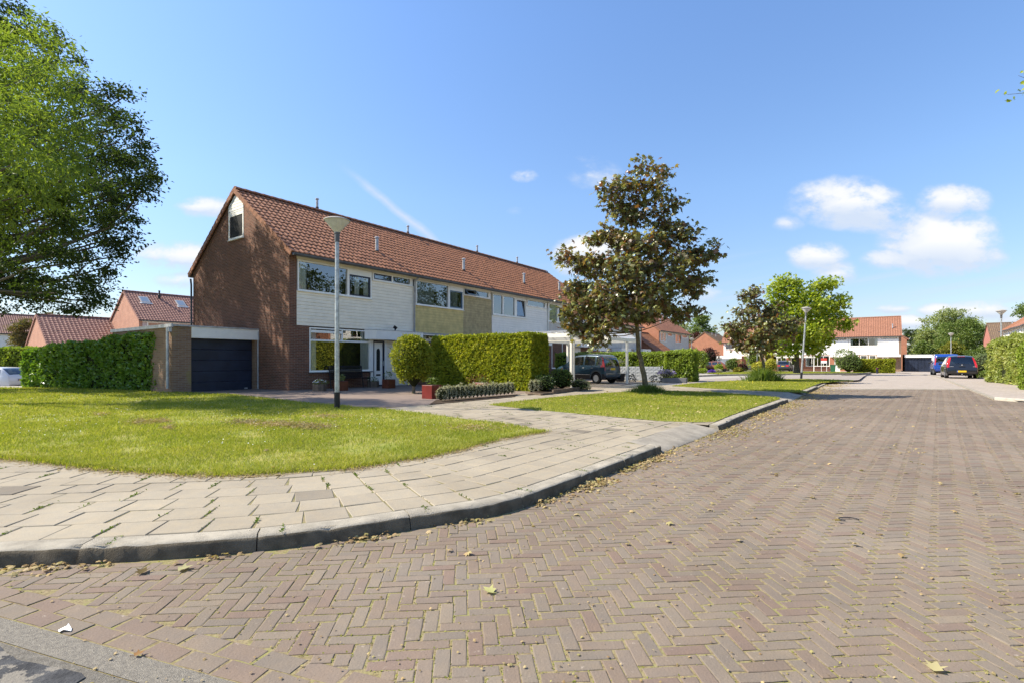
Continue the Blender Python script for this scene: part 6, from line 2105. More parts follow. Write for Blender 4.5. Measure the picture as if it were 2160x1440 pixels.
# front garden by the carport: rose bush with orange flowers, grasses, wooden edging
rx_, ry_ = G(1188, 824, ZP)
shrub('rose_bush', 'leafy rose bush with orange flowers in front of the small blue car', rx_, ry_ + .55, .5, .45, .85, MIDG, n=1500, size=.075, extra=(pm('orange_flower', (.75, .22, .02), .7), 16, .07, .5))
shrub('shrub', 'low dark leafy shrub between the rose bush and the conifer hedge', G(1150, 826, ZP)[0], G(1150, 826, ZP)[1] + .4, .5, .4, .62, leafm('deep_green_leaves', [(.05, .09, .02), (.08, .12, .025), (.035, .07, .02)], .25, .3), n=900, size=.07)
shrub('shrub', 'sprawling pale green plant with pinkish seed heads right of the rose bush', *G(1222, 822, ZP), .60, .35, .42, PALEG, n=800, size=.05, tmpl=LONG, extra=(leafm('seed_heads', [(.36, .24, .16), (.45, .32, .24)], .2, .1), 160, .05, .8))
shrub('shrub', 'small plant tuft at the right tip of the planted bed', *G(1238, 821.5, ZP), .22, .15, .18, MIDG, n=160, size=.06, core=False)
g = MB()
def plank(a, b, h=.16, z=ZP):
    (xa_, ya_), (xb_, yb_) = a, b
    d = Vector((xb_ - xa_, yb_ - ya_, 0)); ln = d.length; d.normalize(); n_ = Vector((-d.y, d.x, 0)) * .03
    p = [Vector((xa_, ya_, 0)) - n_, Vector((xb_, yb_, 0)) - n_, Vector((xb_, yb_, 0)) + n_, Vector((xa_, ya_, 0)) + n_]
    g.prism_z([(q.x, q.y) for q in p], z - .01, z + h)
e0 = G(1118, 831.5, ZP)
for a, b, h in [((1110, 829), (1142, 833), .06), ((1142, 833), (1166, 830.5), .07), ((1166, 829.8), (1195, 826.5), .14), ((1195, 826.2), (1222, 823), .14)]:
    plank(G(*a, ZP), G(*b, ZP), h)
g.v = [(x - e0[0], y - e0[1], z - ZP) for x, y, z in g.v]
o = g.build('wooden_edging', WOOD); o.location = (*e0, ZP)
tag(o, 'weathered timber edging round the bed with the rose bush', 'edging')
ORD = 'first second third fourth fifth sixth seventh eighth ninth tenth eleventh twelfth thirteenth fourteenth fifteenth sixteenth seventeenth eighteenth last'.split()
# silver grey little columns in a row on the forecourt edge
for i in range(19):
    q = i / 18
    px = 930 + 150 * q ** .96
    py = 846 - 13.5 * q
    x, y = G(px, py, ZP)
    big1 = (i == 0)
    t = shrub('lavender_cotton', 'first and roundest, darker grey plant at the near end of the clipped silver row' if not i else '%s clipped silver grey plant of the forecourt row, counted from the red planter' % ORD[i], x, y, .17 if big1 else .105 + random.uniform(-.01, .02), .17 if big1 else .105, .46 if not big1 else .42, GREYL, n=300, size=.045, tmpl=LONG,
              group='clipped silver grey plants along the forecourt', lumps=3, up=.9, outw=.5, cat='plant')
    t.location.z = ZP
for i in range(4):
    x, y = G(1121 + 9 * i, 829 - 1.6 * i, ZP)
    shrub('lavender_cotton', '%s of four silver grey plants at the right foot of the tall conifer hedge' % ORD[i], x, y, .12, .12, .50 - .03 * i, GREYL, n=300, size=.045, tmpl=LONG, group='silver grey plants at the hedge foot', lumps=3, up=.9, cat='plant')
# lavender in the planter, garden shrubs in front of the third terrace and the white row
gz_ = 'garden shrubs along the far verge'
far_sh = [(1478, 781, 17, 40, 34, YELLOWL if False else PRIVET, 'yellow green round bush right of the dark parked car, before the burgundy shrub'),
          (1497, 776, 20, 44, 30, BURG, 'burgundy leaved shrub between the yellow green bush and the copper coloured car'),
          (1468, 786, 9, 12, 12, leafm('pink_green', [(.25, .14, .10), (.2, .2, .05), (.3, .2, .15)], .3, .1), 'low pinkish plant at the corner right of the dark parked car'),
          (1483, 787, 9, 10, 10, PRIVET, 'low green cushion left of the violet flowers'), (1502, 787.5, 6, 7, 6, leafm('violet_flowers', [(.16, .08, .45), (.22, .12, .55)], .2, .05), 'violet flower cushion at the lawn edge'),
          (1516, 784, 10, 17, 14, PRIVET, 'green bush in front of the copper coloured car'), (1513, 787, 7, 8, 10, GREYL, 'greyish low plant right of the violet cushion'),
          (1546, 781, 15, 24, 20, MIDG, 'green hanging bush right of the copper coloured car'), (1556, 784, 12, 9, 10, leafm('mixed_flowers', [(.4, .1, .05), (.2, .25, .05), (.15, .2, .04), (.45, .3, .05)], .2, .05), 'low flowering plants below the pale garage door'),
          (1568, 783, 9, 15, 12, BURG, 'small dark purple bush below the pale garage door'), (1590, 778, 17, 45, 22, PRIVET, 'tall green bush left of the staked sapling'), (1600, 782, 12, 22, 14, BURG, 'reddish bush between the tall green one and the yellow shrubs'),
          (1600, 785, 14, 20, 14, YELLOWL, 'yellow leaved shrub left of the staked sapling'), (1625, 783, 17, 26, 16, YELLOWL, 'large yellow leaved shrub behind the staked sapling'),
          (1622, 776, 9, 52, 12, leafm('golden_conifer', [(.45, .32, .03), (.38, .30, .03)], .2, .1), 'slim golden conifer above the yellow shrubs'), (1645, 778, 8, 20, 10, PRIVET, 'thin green bush left of the parked grey car'),
          (1680, 777, 14, 30, 14, MIDG, 'dark green bush behind the bright maple trunk'), (1700, 778, 14, 32, 12, MIDG, 'green hedge bush left of the window with checked curtains')]
for px, pyb, rp, hp, _d, mt, lab in far_sh:
    Y = F * (HC - (-.05 if pyb > 780 else -.3)) / (pyb - HOR)
    Y = min(Y, 84)
    shrub('shrub', lab, PX(px, Y), Y, rp / F * Y, rp / F * Y * .7, hp / F * Y, mt, z=ZZ(pyb, Y), n=900, size=.006 * Y * .55, group=gz_)
# ivy on wall and climbing bush behind burgundy shrub

for i, (x_, y_, h_) in enumerate([(28.5, 15.5, 11.5), (24.5, 8.5, 11), (33, 22.5, 12.5), (38.5, 29.5, 12.5), (44.5, 37, 12)]):
    r_ = random.Random(i)
    cs = [(x_ + r_.uniform(-2.3, 2.3), y_ + r_.uniform(-2.5, 2.5), h_ * r_.uniform(.36, .92), r_.uniform(1.1, 1.8)) for _ in range(16)]
    tree('broadleaf_tree', '%s tree across the street, outside the view, mirrored in upstairs windows' % ORD[i], (x_, y_, 0), [(x_, y_, -.1), (x_, y_, h_ * .4), (x_ + .2, y_, h_ * .8)], .2, cs, OAK, GBARK, 5200, .36, LEAF, 'trees across the street mirrored in the windows', droop=.2, sub_r=.7, up=.5, twigs=False)

# ================================================================== STREET LAMPS
LAMPGLASS = pm('frosted_lamp_glass', (.52, .50, .44), .35, .5, noise=(5, .2), stains=(8, .6, (.38, .36, .30)))
LAMPCAP = pm('lamp_cap', (.36, .33, .29), .6, .4, noise=(6, .25))


def street_lamp(label, x, y, z, h=4.52, lean=0.0, rot=0.0):
    t = thing('street_lamp', label, 'street lamp', (x, y, z), rot, 'cone topped street lamps')
    t.rotation_euler = (0, lean, rot)
    g = MB(); g.lathe([(.066, -.1), (.066, .38), (.058, .385)], 18); g.build('base_sleeve', BLACKM, t)
    g = MB(); g.lathe([(.056, .38), (.052, 1.6), (.045, h - .62), (.045, h - .60)], 18); g.build('pole', GALV, t)
    g = MB(); g.lathe([(.058, h - .60), (.058, h - .42), (.07, h - .41), (.07, h - .38)], 18); hd = g.build('collar', GUTTER, t)
    g = MB(); g.lathe([(.062, h - .38), (.085, h - .345), (.29, h - .105), (.292, h - .098)], 32); g.build('lamp_glass', LAMPGLASS, t)
    g = MB(); g.lathe([(.300, h - .112), (.304, h - .098), (.296, h - .085), (.22, h - .055), (.10, h - .02), (0, h)], 32); g.build('lamp_cap', LAMPCAP, t)
    return t


xl, yl = G(711, 860.5, ZP)
street_lamp('nearest street lamp with black foot sleeve, standing in the lawn before house 306', xl, yl, ZP, ZZ(457, yl) - ZP)
xl, yl = G(1690, 797.5, ZP)
street_lamp('leaning street lamp on the triangular verge in front of the bright green tree', xl, yl, ZP, 4.5, R(4.3))
Y = 76.0
street_lamp('far street lamp between the dark parked car and the yellow green bush', PX(1459, 64), 64, gz(64), 4.4)
street_lamp('far street lamp whose head is hidden by the smaller copper maple', PX(1597, Y), Y, gz(Y), 4.5)
street_lamp('street lamp behind the blue van in front of the far trees', PX(2006, 62), 62, gz(62), 4.9)
street_lamp('street lamp rising above the bamboo hedge at the right', PX(2112, 35.5), 35.5, 0, 4.76)


# ================================================================== CARS
TYRE = pm('tyre_rubber', (.015, .015, .016), .8, .3, noise=(30, .3))
RIM = pm('alloy_rim', (.50, .50, .50), .35, .5, .6)
PLASTIC = pm('bumper_plastic', (.022, .022, .024), .6, .3)
REDGL = pm('red_lamp_glass', (.42, .012, .010), .12, .7)
CLEARL = pm('clear_lamp_glass', (.55, .55, .56), .12, .8, .3)
PLATE = pm('yellow_plate', (.72, .46, .02), .5)
PLATEB = pm('plate_blue_band', (.04, .12, .5), .5)
UNDER = pm('car_underside', (.008, .008, .008), .9)


def interp(tab, x):
    xs = [a for a, b in tab]; ys = [b for a, b in tab]
    return float(np.interp(x, xs, ys))


def car(name, label, loc, rot, paint, Ln, Wd, prof, shoulder, wheels, r, win, tail=None, tumble=.17, sill=.22, group='cars parked in the street', tail_m=None, tailbox=None, rear=True, plate=None, rails=False, clad=None, roofpaint=None, extra=None, cat='car', spokes=6, rim_m=None, mirror=True, hubcap=False, belt=None):
    """prof: rear-to-front outline as (x, z) points of the centreline from rear bumper bottom over the roof to the front bumper bottom"""
    t = thing(name, label, cat, loc, rot, group)
    # stations along the outline, densified
    P = [prof[0]]
    for a, b in zip(prof[:-1], prof[1:]):
        n = max(1, int(math.hypot(b[0] - a[0], b[1] - a[1]) / .09))
        for k in range(1, n + 1):
            P.append((a[0] + (b[0] - a[0]) * k / n, a[1] + (b[1] - a[1]) * k / n))
    xsides = sorted(set(x for x, z in P))
    # smooth the outline a little
    Q = P[:]
    for _ in range(2):
        Q = [Q[0]] + [((Q[i - 1][0] + 2 * Q[i][0] + Q[i + 1][0]) / 4, (Q[i - 1][1] + 2 * Q[i][1] + Q[i + 1][1]) / 4) for i in range(1, len(Q) - 1)] + [Q[-1]]
    hw = Wd / 2

    def halfw(x):                 # plan shape
        e = min(x, Ln - x)
        return hw * (1 - .13 * max(0, 1 - e / .55) ** 2.2)

    def zbot(x):
        z = sill
        for wx in wheels:
            d = abs(x - wx)
            ra = r + .055
            if d < ra: z = max(z, r + math.sqrt(ra * ra - d * d) - .0)
        return z
    rings = []
    for (x, zt) in Q:
        x_ = min(max(x, 0), Ln)
        w_ = halfw(x_)
        zb = min(zbot(x_), zt)
        zs = min(interp(shoulder, x_), zt)
        up_ = max(0, zt - zs)
        wr = w_ * .985 - tumble * up_ / .6 * (.6 if up_ > 0 else 0) - (.03 if up_ > .05 else .02)
        z4 = zs
        ring = [(x, 0, zb), (x, w_ * .8, zb), (x, w_ * .965, zb), (x, w_ * .995, min(zt, max(zb + .02, zb * .5 + z4 * .5 - .06))), (x, w_ * .985, max(zb + .0, z4 - .06 if z4 - .06 > zb else zb)), (x, w_ * .955, z4),
                (x, w_ * .955 + (wr - w_ * .955) * .06, z4 + up_ * .06), (x, w_ * .955 + (wr - w_ * .955) * .86, z4 + up_ * .84), (x, wr - .015, zt - min(.035, up_ * .2)), (x, wr * .86, zt - .004 - .01 * min(1, up_)), (x, wr * .5, zt + .006), (x, 0, zt + .01)]
        rings.append(ring)
    nb = len(rings[0])
    groups = {}

    def addf(key, mat, quad):
        groups.setdefault(key, (mat, []))[1].append(quad)
    n = len(rings)
    for i in range(n - 1):
        xm = (Q[i][0] + Q[i + 1][0]) / 2
        zm = (Q[i][1] + Q[i + 1][1]) / 2
        steep = abs(Q[i + 1][1] - Q[i][1]) > .35 * abs(Q[i + 1][0] - Q[i][0])
        for sgn in (1, -1):
            for j in range(nb - 1):
                a, b, c, d = rings[i][j], rings[i + 1][j], rings[i + 1][j + 1], rings[i][j + 1]
                q = [(p[0], p[1] * sgn, p[2]) for p in (a, b, c, d)]
                if sgn > 0: q = q[::-1]
                key, mt = 'body', paint
                side = 'left' if sgn > 0 else 'right'
                zq = (a[2] + b[2] + c[2] + d[2]) / 4
                if j < 2: key, mt = 'underside', UNDER
                elif j == 6 and any(w0 < xm < w1 for w0, w1 in win['side']) and zm > interp(shoulder, xm) + win.get('min', .18):
                    k = [w0 < xm < w1 for w0, w1 in win['side']].index(True)
                    key, mt = 'side_window %s %d' % (side, k), CARGLASS
                elif j >= 9 and win['rear'][0] < zm < win['rear'][1] and xm < Ln * .4 and steep: key, mt = 'rear_window', CARGLASS
                elif j == 8 and win['rear'][0] + .06 < zm < win['rear'][1] - .04 and xm < Ln * .4 and steep and win.get('rwide'): key, mt = 'rear_window', CARGLASS
                elif j >= 8 and win['front'][0] < zm < win['front'][1] and xm > Ln * .5 and abs(Q[i + 1][1] - Q[i][1]) > .25 * abs(Q[i + 1][0] - Q[i][0]): key, mt = 'windscreen', CARGLASS
                elif tail and tail(xm, zq, j): key, mt = 'tail_light ' + side, REDGL
                elif clad and clad(xm, zq, j): key, mt = ('lower_trim %s' % side if wheels[0] < xm < wheels[1] else ('bumper rear' if xm < Ln / 2 else 'bumper front')), PLASTIC
                addf(key, mt, q)
    for key, (mt, qs) in groups.items():
        g = MB(); g.smooth = True
        idx = {}
        vs, fs = [], []
        for q in qs:
            f = []
            for p in q:
                k = (round(p[0], 5), round(p[1], 5), round(p[2], 5))
                if k not in idx: idx[k] = len(vs); vs.append(p)
                if not f or f[-1] != idx[k]: f.append(idx[k])
            if f[0] == f[-1]: f = f[:-1]
            if len(set(f)) >= 3: fs.append(tuple(f))
        g.add(vs, fs)
        g.build(key.split()[0], mt, t, 55)
    # dark cabin floor, seats
    g = MB()
    g.box(.35, Ln - .75, -hw * .80, hw * .80, sill + .02, interp(shoulder, Ln / 2) - .18)
    g.box(.08, Ln - .1, -hw * .62, hw * .62, sill + .02, sill + .28)
    g.build('cabin', UNDER, t)
    for sx in (Ln * .30, Ln * .52):
        for sy in (-.36, .36):
            g = MB(); g.bbox(sx, sx + .14, sy - .22, sy + .22, .5, interp(shoulder, sx) + .22, .05); g.bbox(sx + .02, sx + .11, sy - .12, sy + .12, interp(shoulder, sx) + .24, interp(shoulder, sx) + .42, .03)
            g.build('seat', pm('seat_cloth', (.06, .06, .065), .9), t)
    for wx in wheels:
        for sg in (1, -1):
            yy = sg * (hw - .115)
            g = MB(); g.lathe([(r * .60, -.095), (r * .93, -.10), (r, -.07), (r, .07), (r * .93, .10), (r * .60, .095), (r * .60, -.095)], 28, 'y', (wx, yy, r)); wh = g.build('wheel', TYRE, t)
            g = MB(); o_ = .085 * sg
            g.lathe([(r * .63, -.06 * 1), (r * .63, .06), (r * .60, .06), (r * .58, -.02 * 1), (r * .58, -.06)], 24, 'y', (wx, yy + .03 * sg, r))
            cy_ = yy + o_
            if hubcap: g.lathe([(0, 0), (r * .62, -.012 * sg), (r * .62, -.03 * sg), (0, -.03 * sg)], 24, 'y', (wx, cy_, r))
            for k in range(spokes):
                a = 2 * math.pi * k / spokes + .3
                w2 = .35 if not hubcap else .22
                p1, p2 = a - w2 * .5, a + w2 * .5
                pts = [(r * .12, a - .6), (r * .60, p1), (r * .60, p2), (r * .12, a + .6)]
                vs = [(wx + q * math.cos(b), cy_ + .006 * sg, r + q * math.sin(b)) for q, b in pts] + [(wx + q * math.cos(b), cy_ - .02 * sg, r + q * math.sin(b)) for q, b in pts]
                fs = [(0, 1, 2, 3), (7, 6, 5, 4), (0, 4, 5, 1), (1, 5, 6, 2), (2, 6, 7, 3), (3, 7, 4, 0)]
                if sg > 0: fs = [f[::-1] for f in fs]
                g.add(vs, fs)
            g.lathe([(0, .012 * sg), (r * .15, .010 * sg), (r * .17, -.01 * sg)], 14, 'y', (wx, cy_, r))
            g.build('rim', rim_m or RIM, wh)
    if mirror:
        mx_ = win['side'][-1][1] - .10
        for sg in (1, -1):
            g = MB(); g.M = Matrix.Translation((mx_, sg * (hw + .075), interp(shoulder, mx_) + .05)); g.bbox(-.05, .05, -.085, .085, -.06, .07, .025); g.build('wing_mirror', clad and PLASTIC or paint, t)
    if plate:
        px_, pz_ = plate
        g = MB(); g.box(px_ - .012, px_ + .004, -.215, .26, pz_ - .055, pz_ + .055); pl = g.build('number_plate', PLATE, t)
        g = MB(); g.box(px_ - .0135, px_ - .011, .215, .26, pz_ - .055, pz_ + .055); g.build('plate_band', PLATEB, pl)
    if rails:
        for sg in (1, -1):
            g = MB()
            yy = sg * (hw * .72)
            zr = rails[2]
            g.tube([(rails[0], yy, zr - .05), (rails[0] + .12, yy, zr + .02), ((rails[0] + rails[1]) / 2, yy, zr + .045), (rails[1] - .15, yy, zr + .01), (rails[1], yy, zr - .06)], .014, 6)
            g.build('roof_rail', PLASTIC, t)
    for (nm, mt, bx) in (extra or []):
        g = MB(); g.bbox(*bx, .008)
        g.build(nm, mt, t)
    return t


def carpaint(name, col, metal=.3):
    return pm(name, col, .28, .5, metal, coat=.8)


AV = math.atan2(UX, -UY)        # heading back-left, square to the street
# small teal-blue hatchback under the carport
car('parked_car', 'small dark teal blue hatchback with roof rails parked under the white carport', (5.0, 24.95, ZP), AV - R(9), carpaint('teal_paint', (.022, .058, .090)), 3.54, 1.58,
    [(.10, .30), (.02, .34), (.0, .50), (.03, .58), (.07, .62), (.09, .90), (.16, 1.20), (.30, 1.46), (.42, 1.50), (1.2, 1.54), (2.0, 1.49), (2.25, 1.42), (2.78, 1.02), (3.0, .94), (3.38, .82), (3.50, .66), (3.54, .45), (3.48, .28)],
    [(0, .92), (1.5, .93), (2.8, .90), (3.54, .72)], (.62, 2.92), .29, dict(side=[(.28, .62), (.70, 1.40), (1.50, 2.42)], rear=(.93, 1.42), front=(1.0, 1.42), min=.10),
    tail=lambda x, z, j: x < .34 and z > .66 and j in (4, 5, 6, 7), clad=lambda x, z, j: j < 4 and z < .55 and (z < .44 or x < .2 or x > 3.3), plate=(.075, .76), rails=(.55, 2.1, 1.575), hubcap=True,
    rim_m=pm('silver_hubcap', (.62, .62, .60), .45, .5, .2), extra=[('door_handle', ZINC, (1.40, 1.52, .775, .80, .80, .83)), ('door_handle', ZINC, (.82, .94, .775, .80, .80, .83)), ('side_strip', ZINC, (1.0, 2.5, .785, .80, .46, .48))])
[o for o in bpy.data.objects if o.get('label', '').startswith('small dark teal')][0].scale = (.89, .95, .94)
# black hatchback seen from behind
car('parked_car', 'black hatchback with tall red tail lights parked on the right, seen from behind', (29.85, 33.7, 0.02), ANG_U, carpaint('black_paint', (.012, .013, .017), .2), 3.87, 1.70,
    [(.12, .28), (.03, .30), (.0, .46), (.02, .60), (.06, .68), (.09, .74), (.14, 1.0), (.26, 1.26), (.42, 1.47), (.60, 1.52), (1.3, 1.56), (2.1, 1.50), (2.3, 1.44), (2.98, 1.02), (3.2, .94), (3.66, .80), (3.82, .62), (3.87, .42), (3.8, .26)],
    [(0, .93), (1.5, .94), (3.0, .90), (3.87, .72)], (.66, 3.16), .31, dict(side=[(.46, .78), (.86, 1.56), (1.66, 2.6)], rear=(1.0, 1.44), front=(1.0, 1.45), min=.10),
    tail=lambda x, z, j: x < .50 and z > .74 and z < 1.43 and j in (6, 7, 8) or (x < .16 and .74 < z < 1.0 and j in (4, 5)), plate=(-.002, .50), tumble=.36,
    extra=[('brake_light', REDGL, (.40, .43, -.19, .19, 1.462, 1.49)), ('wiper', PLASTIC, (.115, .13, -.12, .34, .995, 1.01)), ('boot_handle', PLASTIC, (.055, .08, -.16, .16, .80, .84)), ('badge', CLEARL, (.06, .075, .42, .62, .80, .82)), ('badge', CLEARL, (.06, .075, -.68, -.54, .80, .82)), ('tow_bar', ZINC, (-.06, .1, -.02, .02, .28, .33))])
_c = [o for o in bpy.data.objects if o.get('label', '').startswith('black hatchback')][0]
g = MB()
for (dy, dz) in ((0, .032), (-.030, -.018), (.030, -.018)):       # emblem of three small lozenges
    if dz > 0: pts = [(0, 0), (.018, .032), (0, .064), (-.018, .032)]
    else:
        sg = 1 if dy > 0 else -1
        pts = [(0, 0), (sg * .037, 0), (sg * .055, -.032), (sg * .018, -.032)]
    n_ = len(pts)
    vs = [(.078, a, .915 + b) for a, b in pts] + [(.095, a, .915 + b) for a, b in pts]
    g.add(vs, [tuple(range(n_)), tuple(range(2 * n_ - 1, n_ - 1, -1))] + [(i, (i + 1) % n_, n_ + (i + 1) % n_, n_ + i) for i in range(n_)])
g.build('emblem', CLEARL, _c)
# blue van behind it
car('parked_van', 'bright blue small van parked beyond the black hatchback', (36.45, 42.6, gz(42)), ANG_U, carpaint('blue_paint', (.010, .055, .30), .1), 3.95, 1.72,
    [(.10, .34), (.02, .38), (.0, .55), (.03, .66), (.05, .9), (.07, 1.3), (.12, 1.68), (.28, 1.80), (1.4, 1.82), (2.3, 1.74), (2.5, 1.66), (3.0, 1.12), (3.2, 1.02), (3.7, .88), (3.9, .66), (3.95, .45), (3.88, .3)],
    [(0, 1.0), (2.0, 1.02), (3.0, .98), (3.95, .76)], (.70, 3.15), .31, dict(side=[(1.75, 2.65)], rear=(1.05, 1.62), front=(1.1, 1.66), min=.10, rwide=True),
    tail=lambda x, z, j: x < .22 and .9 < z < 1.42 and j in (4, 5, 6, 7), clad=lambda x, z, j: z < .52 and j < 4, plate=(.0, .62), cat='van', tumble=.10)
# dark car in front of the third terrace
car('parked_car', 'dark car with its nose to the right, parked before the grey terrace beyond the lavender', (13.1, 49.2, gz(48)), AV + math.pi, carpaint('dark_grey_paint', (.025, .03, .04), .4), 4.45, 1.82,
    [(.12, .34), (.02, .38), (.0, .6), (.04, .95), (.3, 1.1), (.7, 1.55), (1.2, 1.62), (2.2, 1.60), (2.6, 1.52), (3.25, 1.12), (3.5, 1.06), (4.2, .92), (4.38, .78), (4.45, .5), (4.38, .3)],
    [(0, 1.0), (2.5, 1.02), (3.4, .98), (4.45, .8)], (.85, 3.5), .35, dict(side=[(.75, 1.0), (1.15, 2.0), (2.1, 2.9)], rear=(1.1, 1.5), front=(1.12, 1.54), min=.10), sill=.28,
    clad=lambda x, z, j: z < .5 and j < 4, extra=[('headlight', CLEARL, (4.05, 4.36, -.86, -.62, .74, .86)), ('headlight', CLEARL, (4.05, 4.36, .62, .86, .74, .86)), ('front_plate', PLATE, (4.43, 4.47, -.26, .26, .45, .56))])
# copper-brown car
car('parked_car', 'copper brown car with dark windows, its tail to the right, behind the garden shrubs', (30.9, 72.6, gz(72)), AV, carpaint('copper_paint', (.30, .10, .035), .4), 4.3, 1.78,
    [(.12, .34), (.02, .38), (.0, .6), (.05, .92), (.12, 1.02), (.7, 1.48), (1.2, 1.56), (2.2, 1.54), (2.6, 1.46), (3.2, 1.08), (3.45, 1.02), (4.1, .88), (4.25, .7), (4.3, .5), (4.2, .3)],
    [(0, 1.0), (2.5, 1.0), (3.4, .95), (4.3, .8)], (.8, 3.4), .34, dict(side=[(.85, 1.15), (1.25, 2.0), (2.1, 2.9)], rear=(1.06, 1.46), front=(1.1, 1.48), min=.10),
    tail=lambda x, z, j: x < .3 and .82 < z < 1.02 and j in (4, 5, 6, 8), clad=lambda x, z, j: z < .48 and j < 4, plate=(-.01, .7))
# grey car in the far carport
car('parked_car', 'grey car with yellow plate seen from behind before the white row carport', (PX(1651, 73.5), 73.5, gz(73.5)), ANG_U, carpaint('grey_paint', (.05, .055, .065), .4), 4.2, 1.78,
    [(.12, .36), (.02, .40), (.0, .6), (.04, .9), (.1, 1.05), (.4, 1.5), (.7, 1.6), (1.6, 1.64), (2.4, 1.58), (3.1, 1.1), (3.4, 1.02), (4.0, .9), (4.15, .7), (4.2, .5), (4.1, .3)],
    [(0, 1.02), (2.5, 1.02), (3.4, .98), (4.2, .8)], (.8, 3.35), .34, dict(side=[(.7, 1.1), (1.2, 1.95), (2.05, 2.85)], rear=(1.12, 1.5), front=(1.1, 1.54), min=.10),
    tail=lambda x, z, j: x < .3 and .82 < z < 1.06 and j in (4, 5, 8, 9), clad=lambda x, z, j: z < .55 and j < 4, plate=(.02, .86))
# white car at the left edge
car('parked_car', 'white car cut off by the left edge, parked in the sunken side street', (PX(47, 31.0), 31.0, -.62), math.pi, carpaint('white_car_paint', (.72, .72, .72), 0), 4.5, 1.8,
    [(.12, .3), (.02, .34), (.0, .6), (.05, .92), (.12, 1.02), (.5, 1.38), (.9, 1.46), (2.2, 1.47), (2.7, 1.4), (3.3, 1.02), (3.6, .96), (4.3, .82), (4.45, .65), (4.5, .5), (4.4, .3)],
    [(0, .95), (2.5, .95), (3.5, .9), (4.5, .75)], (.85, 3.6), .33, dict(side=[(.5, .85), (.95, 1.85), (1.95, 2.95)], rear=(1.02, 1.4), front=(1.04, 1.42), min=.10), plate=(-.01, .7))


# ================================================================== CARPORTS AND FENCES
POLY = bpy.data.materials.new('polycarbonate'); POLY.use_nodes = True
_b = NB(POLY.node_tree); POLY.node_tree.nodes.clear()
_t = _b.n('ShaderNodeBsdfTransparent'); _t.inputs[0].default_value = (.75, .78, .8, 1)
_g = _b.n('ShaderNodeBsdfTranslucent'); _g.inputs[0].default_value = (.7, .72, .75, 1)
_d = _b.n('ShaderNodeBsdfPrincipled'); _d.inputs['Base Color'].default_value = (.6, .63, .66, 1); _d.inputs['Roughness'].default_value = .15
_m1 = _b.n('ShaderNodeMixShader'); _m1.inputs[0].default_value = .5; POLY.node_tree.links.new(_t.outputs[0], _m1.inputs[1]); POLY.node_tree.links.new(_g.outputs[0], _m1.inputs[2])
_m2 = _b.n('ShaderNodeMixShader'); _m2.inputs[0].default_value = .3; POLY.node_tree.links.new(_m1.outputs[0], _m2.inputs[1]); POLY.node_tree.links.new(_d.outputs[0], _m2.inputs[2])
_o = _b.n('ShaderNodeOutputMaterial'); POLY.node_tree.links.new(_m2.outputs[0], _o.inputs[0])
CREAMM = pm('cream_aluminium', (.84, .80, .70), .4, noise=(3, .05))


def carport(label, s0, s1, t0, t1, h, posts, base=None, rot=RA, arc=.26, group='white arched carports', o=C0):
    """arch spans s0..s1, bays run from t0 (street) to t1 (house)"""
    t = thing('carport', label, 'carport', (*L(s0, t0, o), ZP) if base is None else base, rot, group)
    W_, D2 = s1 - s0, t1 - t0
    for x in (0, W_):
        g = MB(); g.box(x - .05, x + .05, 0, D2, h - .16, h); g.build('beam', CREAMM, t)
    for y in (0, D2):
        g = MB(); g.box(.05, W_ - .05, y - .05 if y else 0, y + .05, h - .155, h - .005); g.build('beam', CREAMM, t)
    n = 5
    arcp = [(W_ * k / 12, h + arc * math.sin(math.pi * k / 12)) for k in range(13)]
    for k in range(n + 1):
        y = D2 * k / n
        g = MB()
        g.tube([(a, y, b + .01) for a, b in arcp], .028, 6)
        g.build('arch_rib', CREAMM, t)
    g = MB()
    vs = [(a, y, b + .045) for y in (0, D2) for a, b in arcp]
    g.smooth = True
    g.add(vs, [(i, i + 1, 14 + i, 13 + i) for i in range(12)])
    g.build('roof', POLY, t)
    for (x, y) in posts:
        g = MB(); g.bbox(x - .055, x + .055, y - .055, y + .055, -.02, h - .15, .012); ps = g.build('post', CREAMM, t)
        g = MB(); g.box(x - .07, x + .07, y - .07, y + .07, h - .20, h - .13); g.build('bracket', CREAMM, ps)
    return t


carport('larger white arched carport over the driveway, its near post before the small blue car', 7.9, 10.95, -7.55, -4.2, 2.24, [(.1, .0), (3.0, 1.5), (.1, 3.3), (3.0, 3.3)], arc=.17)
carport('second white arched carport, its post right of the small blue car', 11.15, 14.7, -7.75, -3.6, 2.22, [(2.15, .0), (.08, 4.1), (3.45, 4.1)])
carport('far flat white carport over the grey car before the white row', 0, 5.2, 0, 4.5, 2.25, [(.1, 0.0), (5.1, 0.0), (.1, 4.4)], base=(PX(1652, 78), 80.0, gz(78)), rot=ANG_W, arc=.05, group='far carport')

# grey slat screen with woven strips
x0, y0 = L(16.75, -8.35)
t = thing('screen_fence', 'low grey woven strip fence with a steel end post, right of the small blue car', 'fence', (x0, y0, ZP), AV)
STR = pm('grey_strip', (.36, .38, .40), .55, noise=(3, .12))
STR2 = pm('darker_grey_strip', (.29, .31, .33), .55, noise=(3, .12))
rowsn = 8
Lf = 6.0
for r_ in range(rowsn):
    g = MB()
    for k in range(int(Lf / .26)):
        o_ = .13 * (r_ % 2)
        xa, xb2 = k * .26 + o_, k * .26 + o_ + .13
        g.box(xa, xb2, -.012, -.004, .03 + r_ * .095, .03 + r_ * .095 + .088)
        g.box(xb2, xb2 + .13, .004, .012, .03 + r_ * .095, .03 + r_ * .095 + .088)
    g.build('strip_panel', STR if r_ % 2 else STR2, t)
for k in range(4):
    g = MB(); g.box(k * 2.0 - .02, k * 2.0 + .02, .013, .053, -.05, .84); g.build('post', ZINC, t)
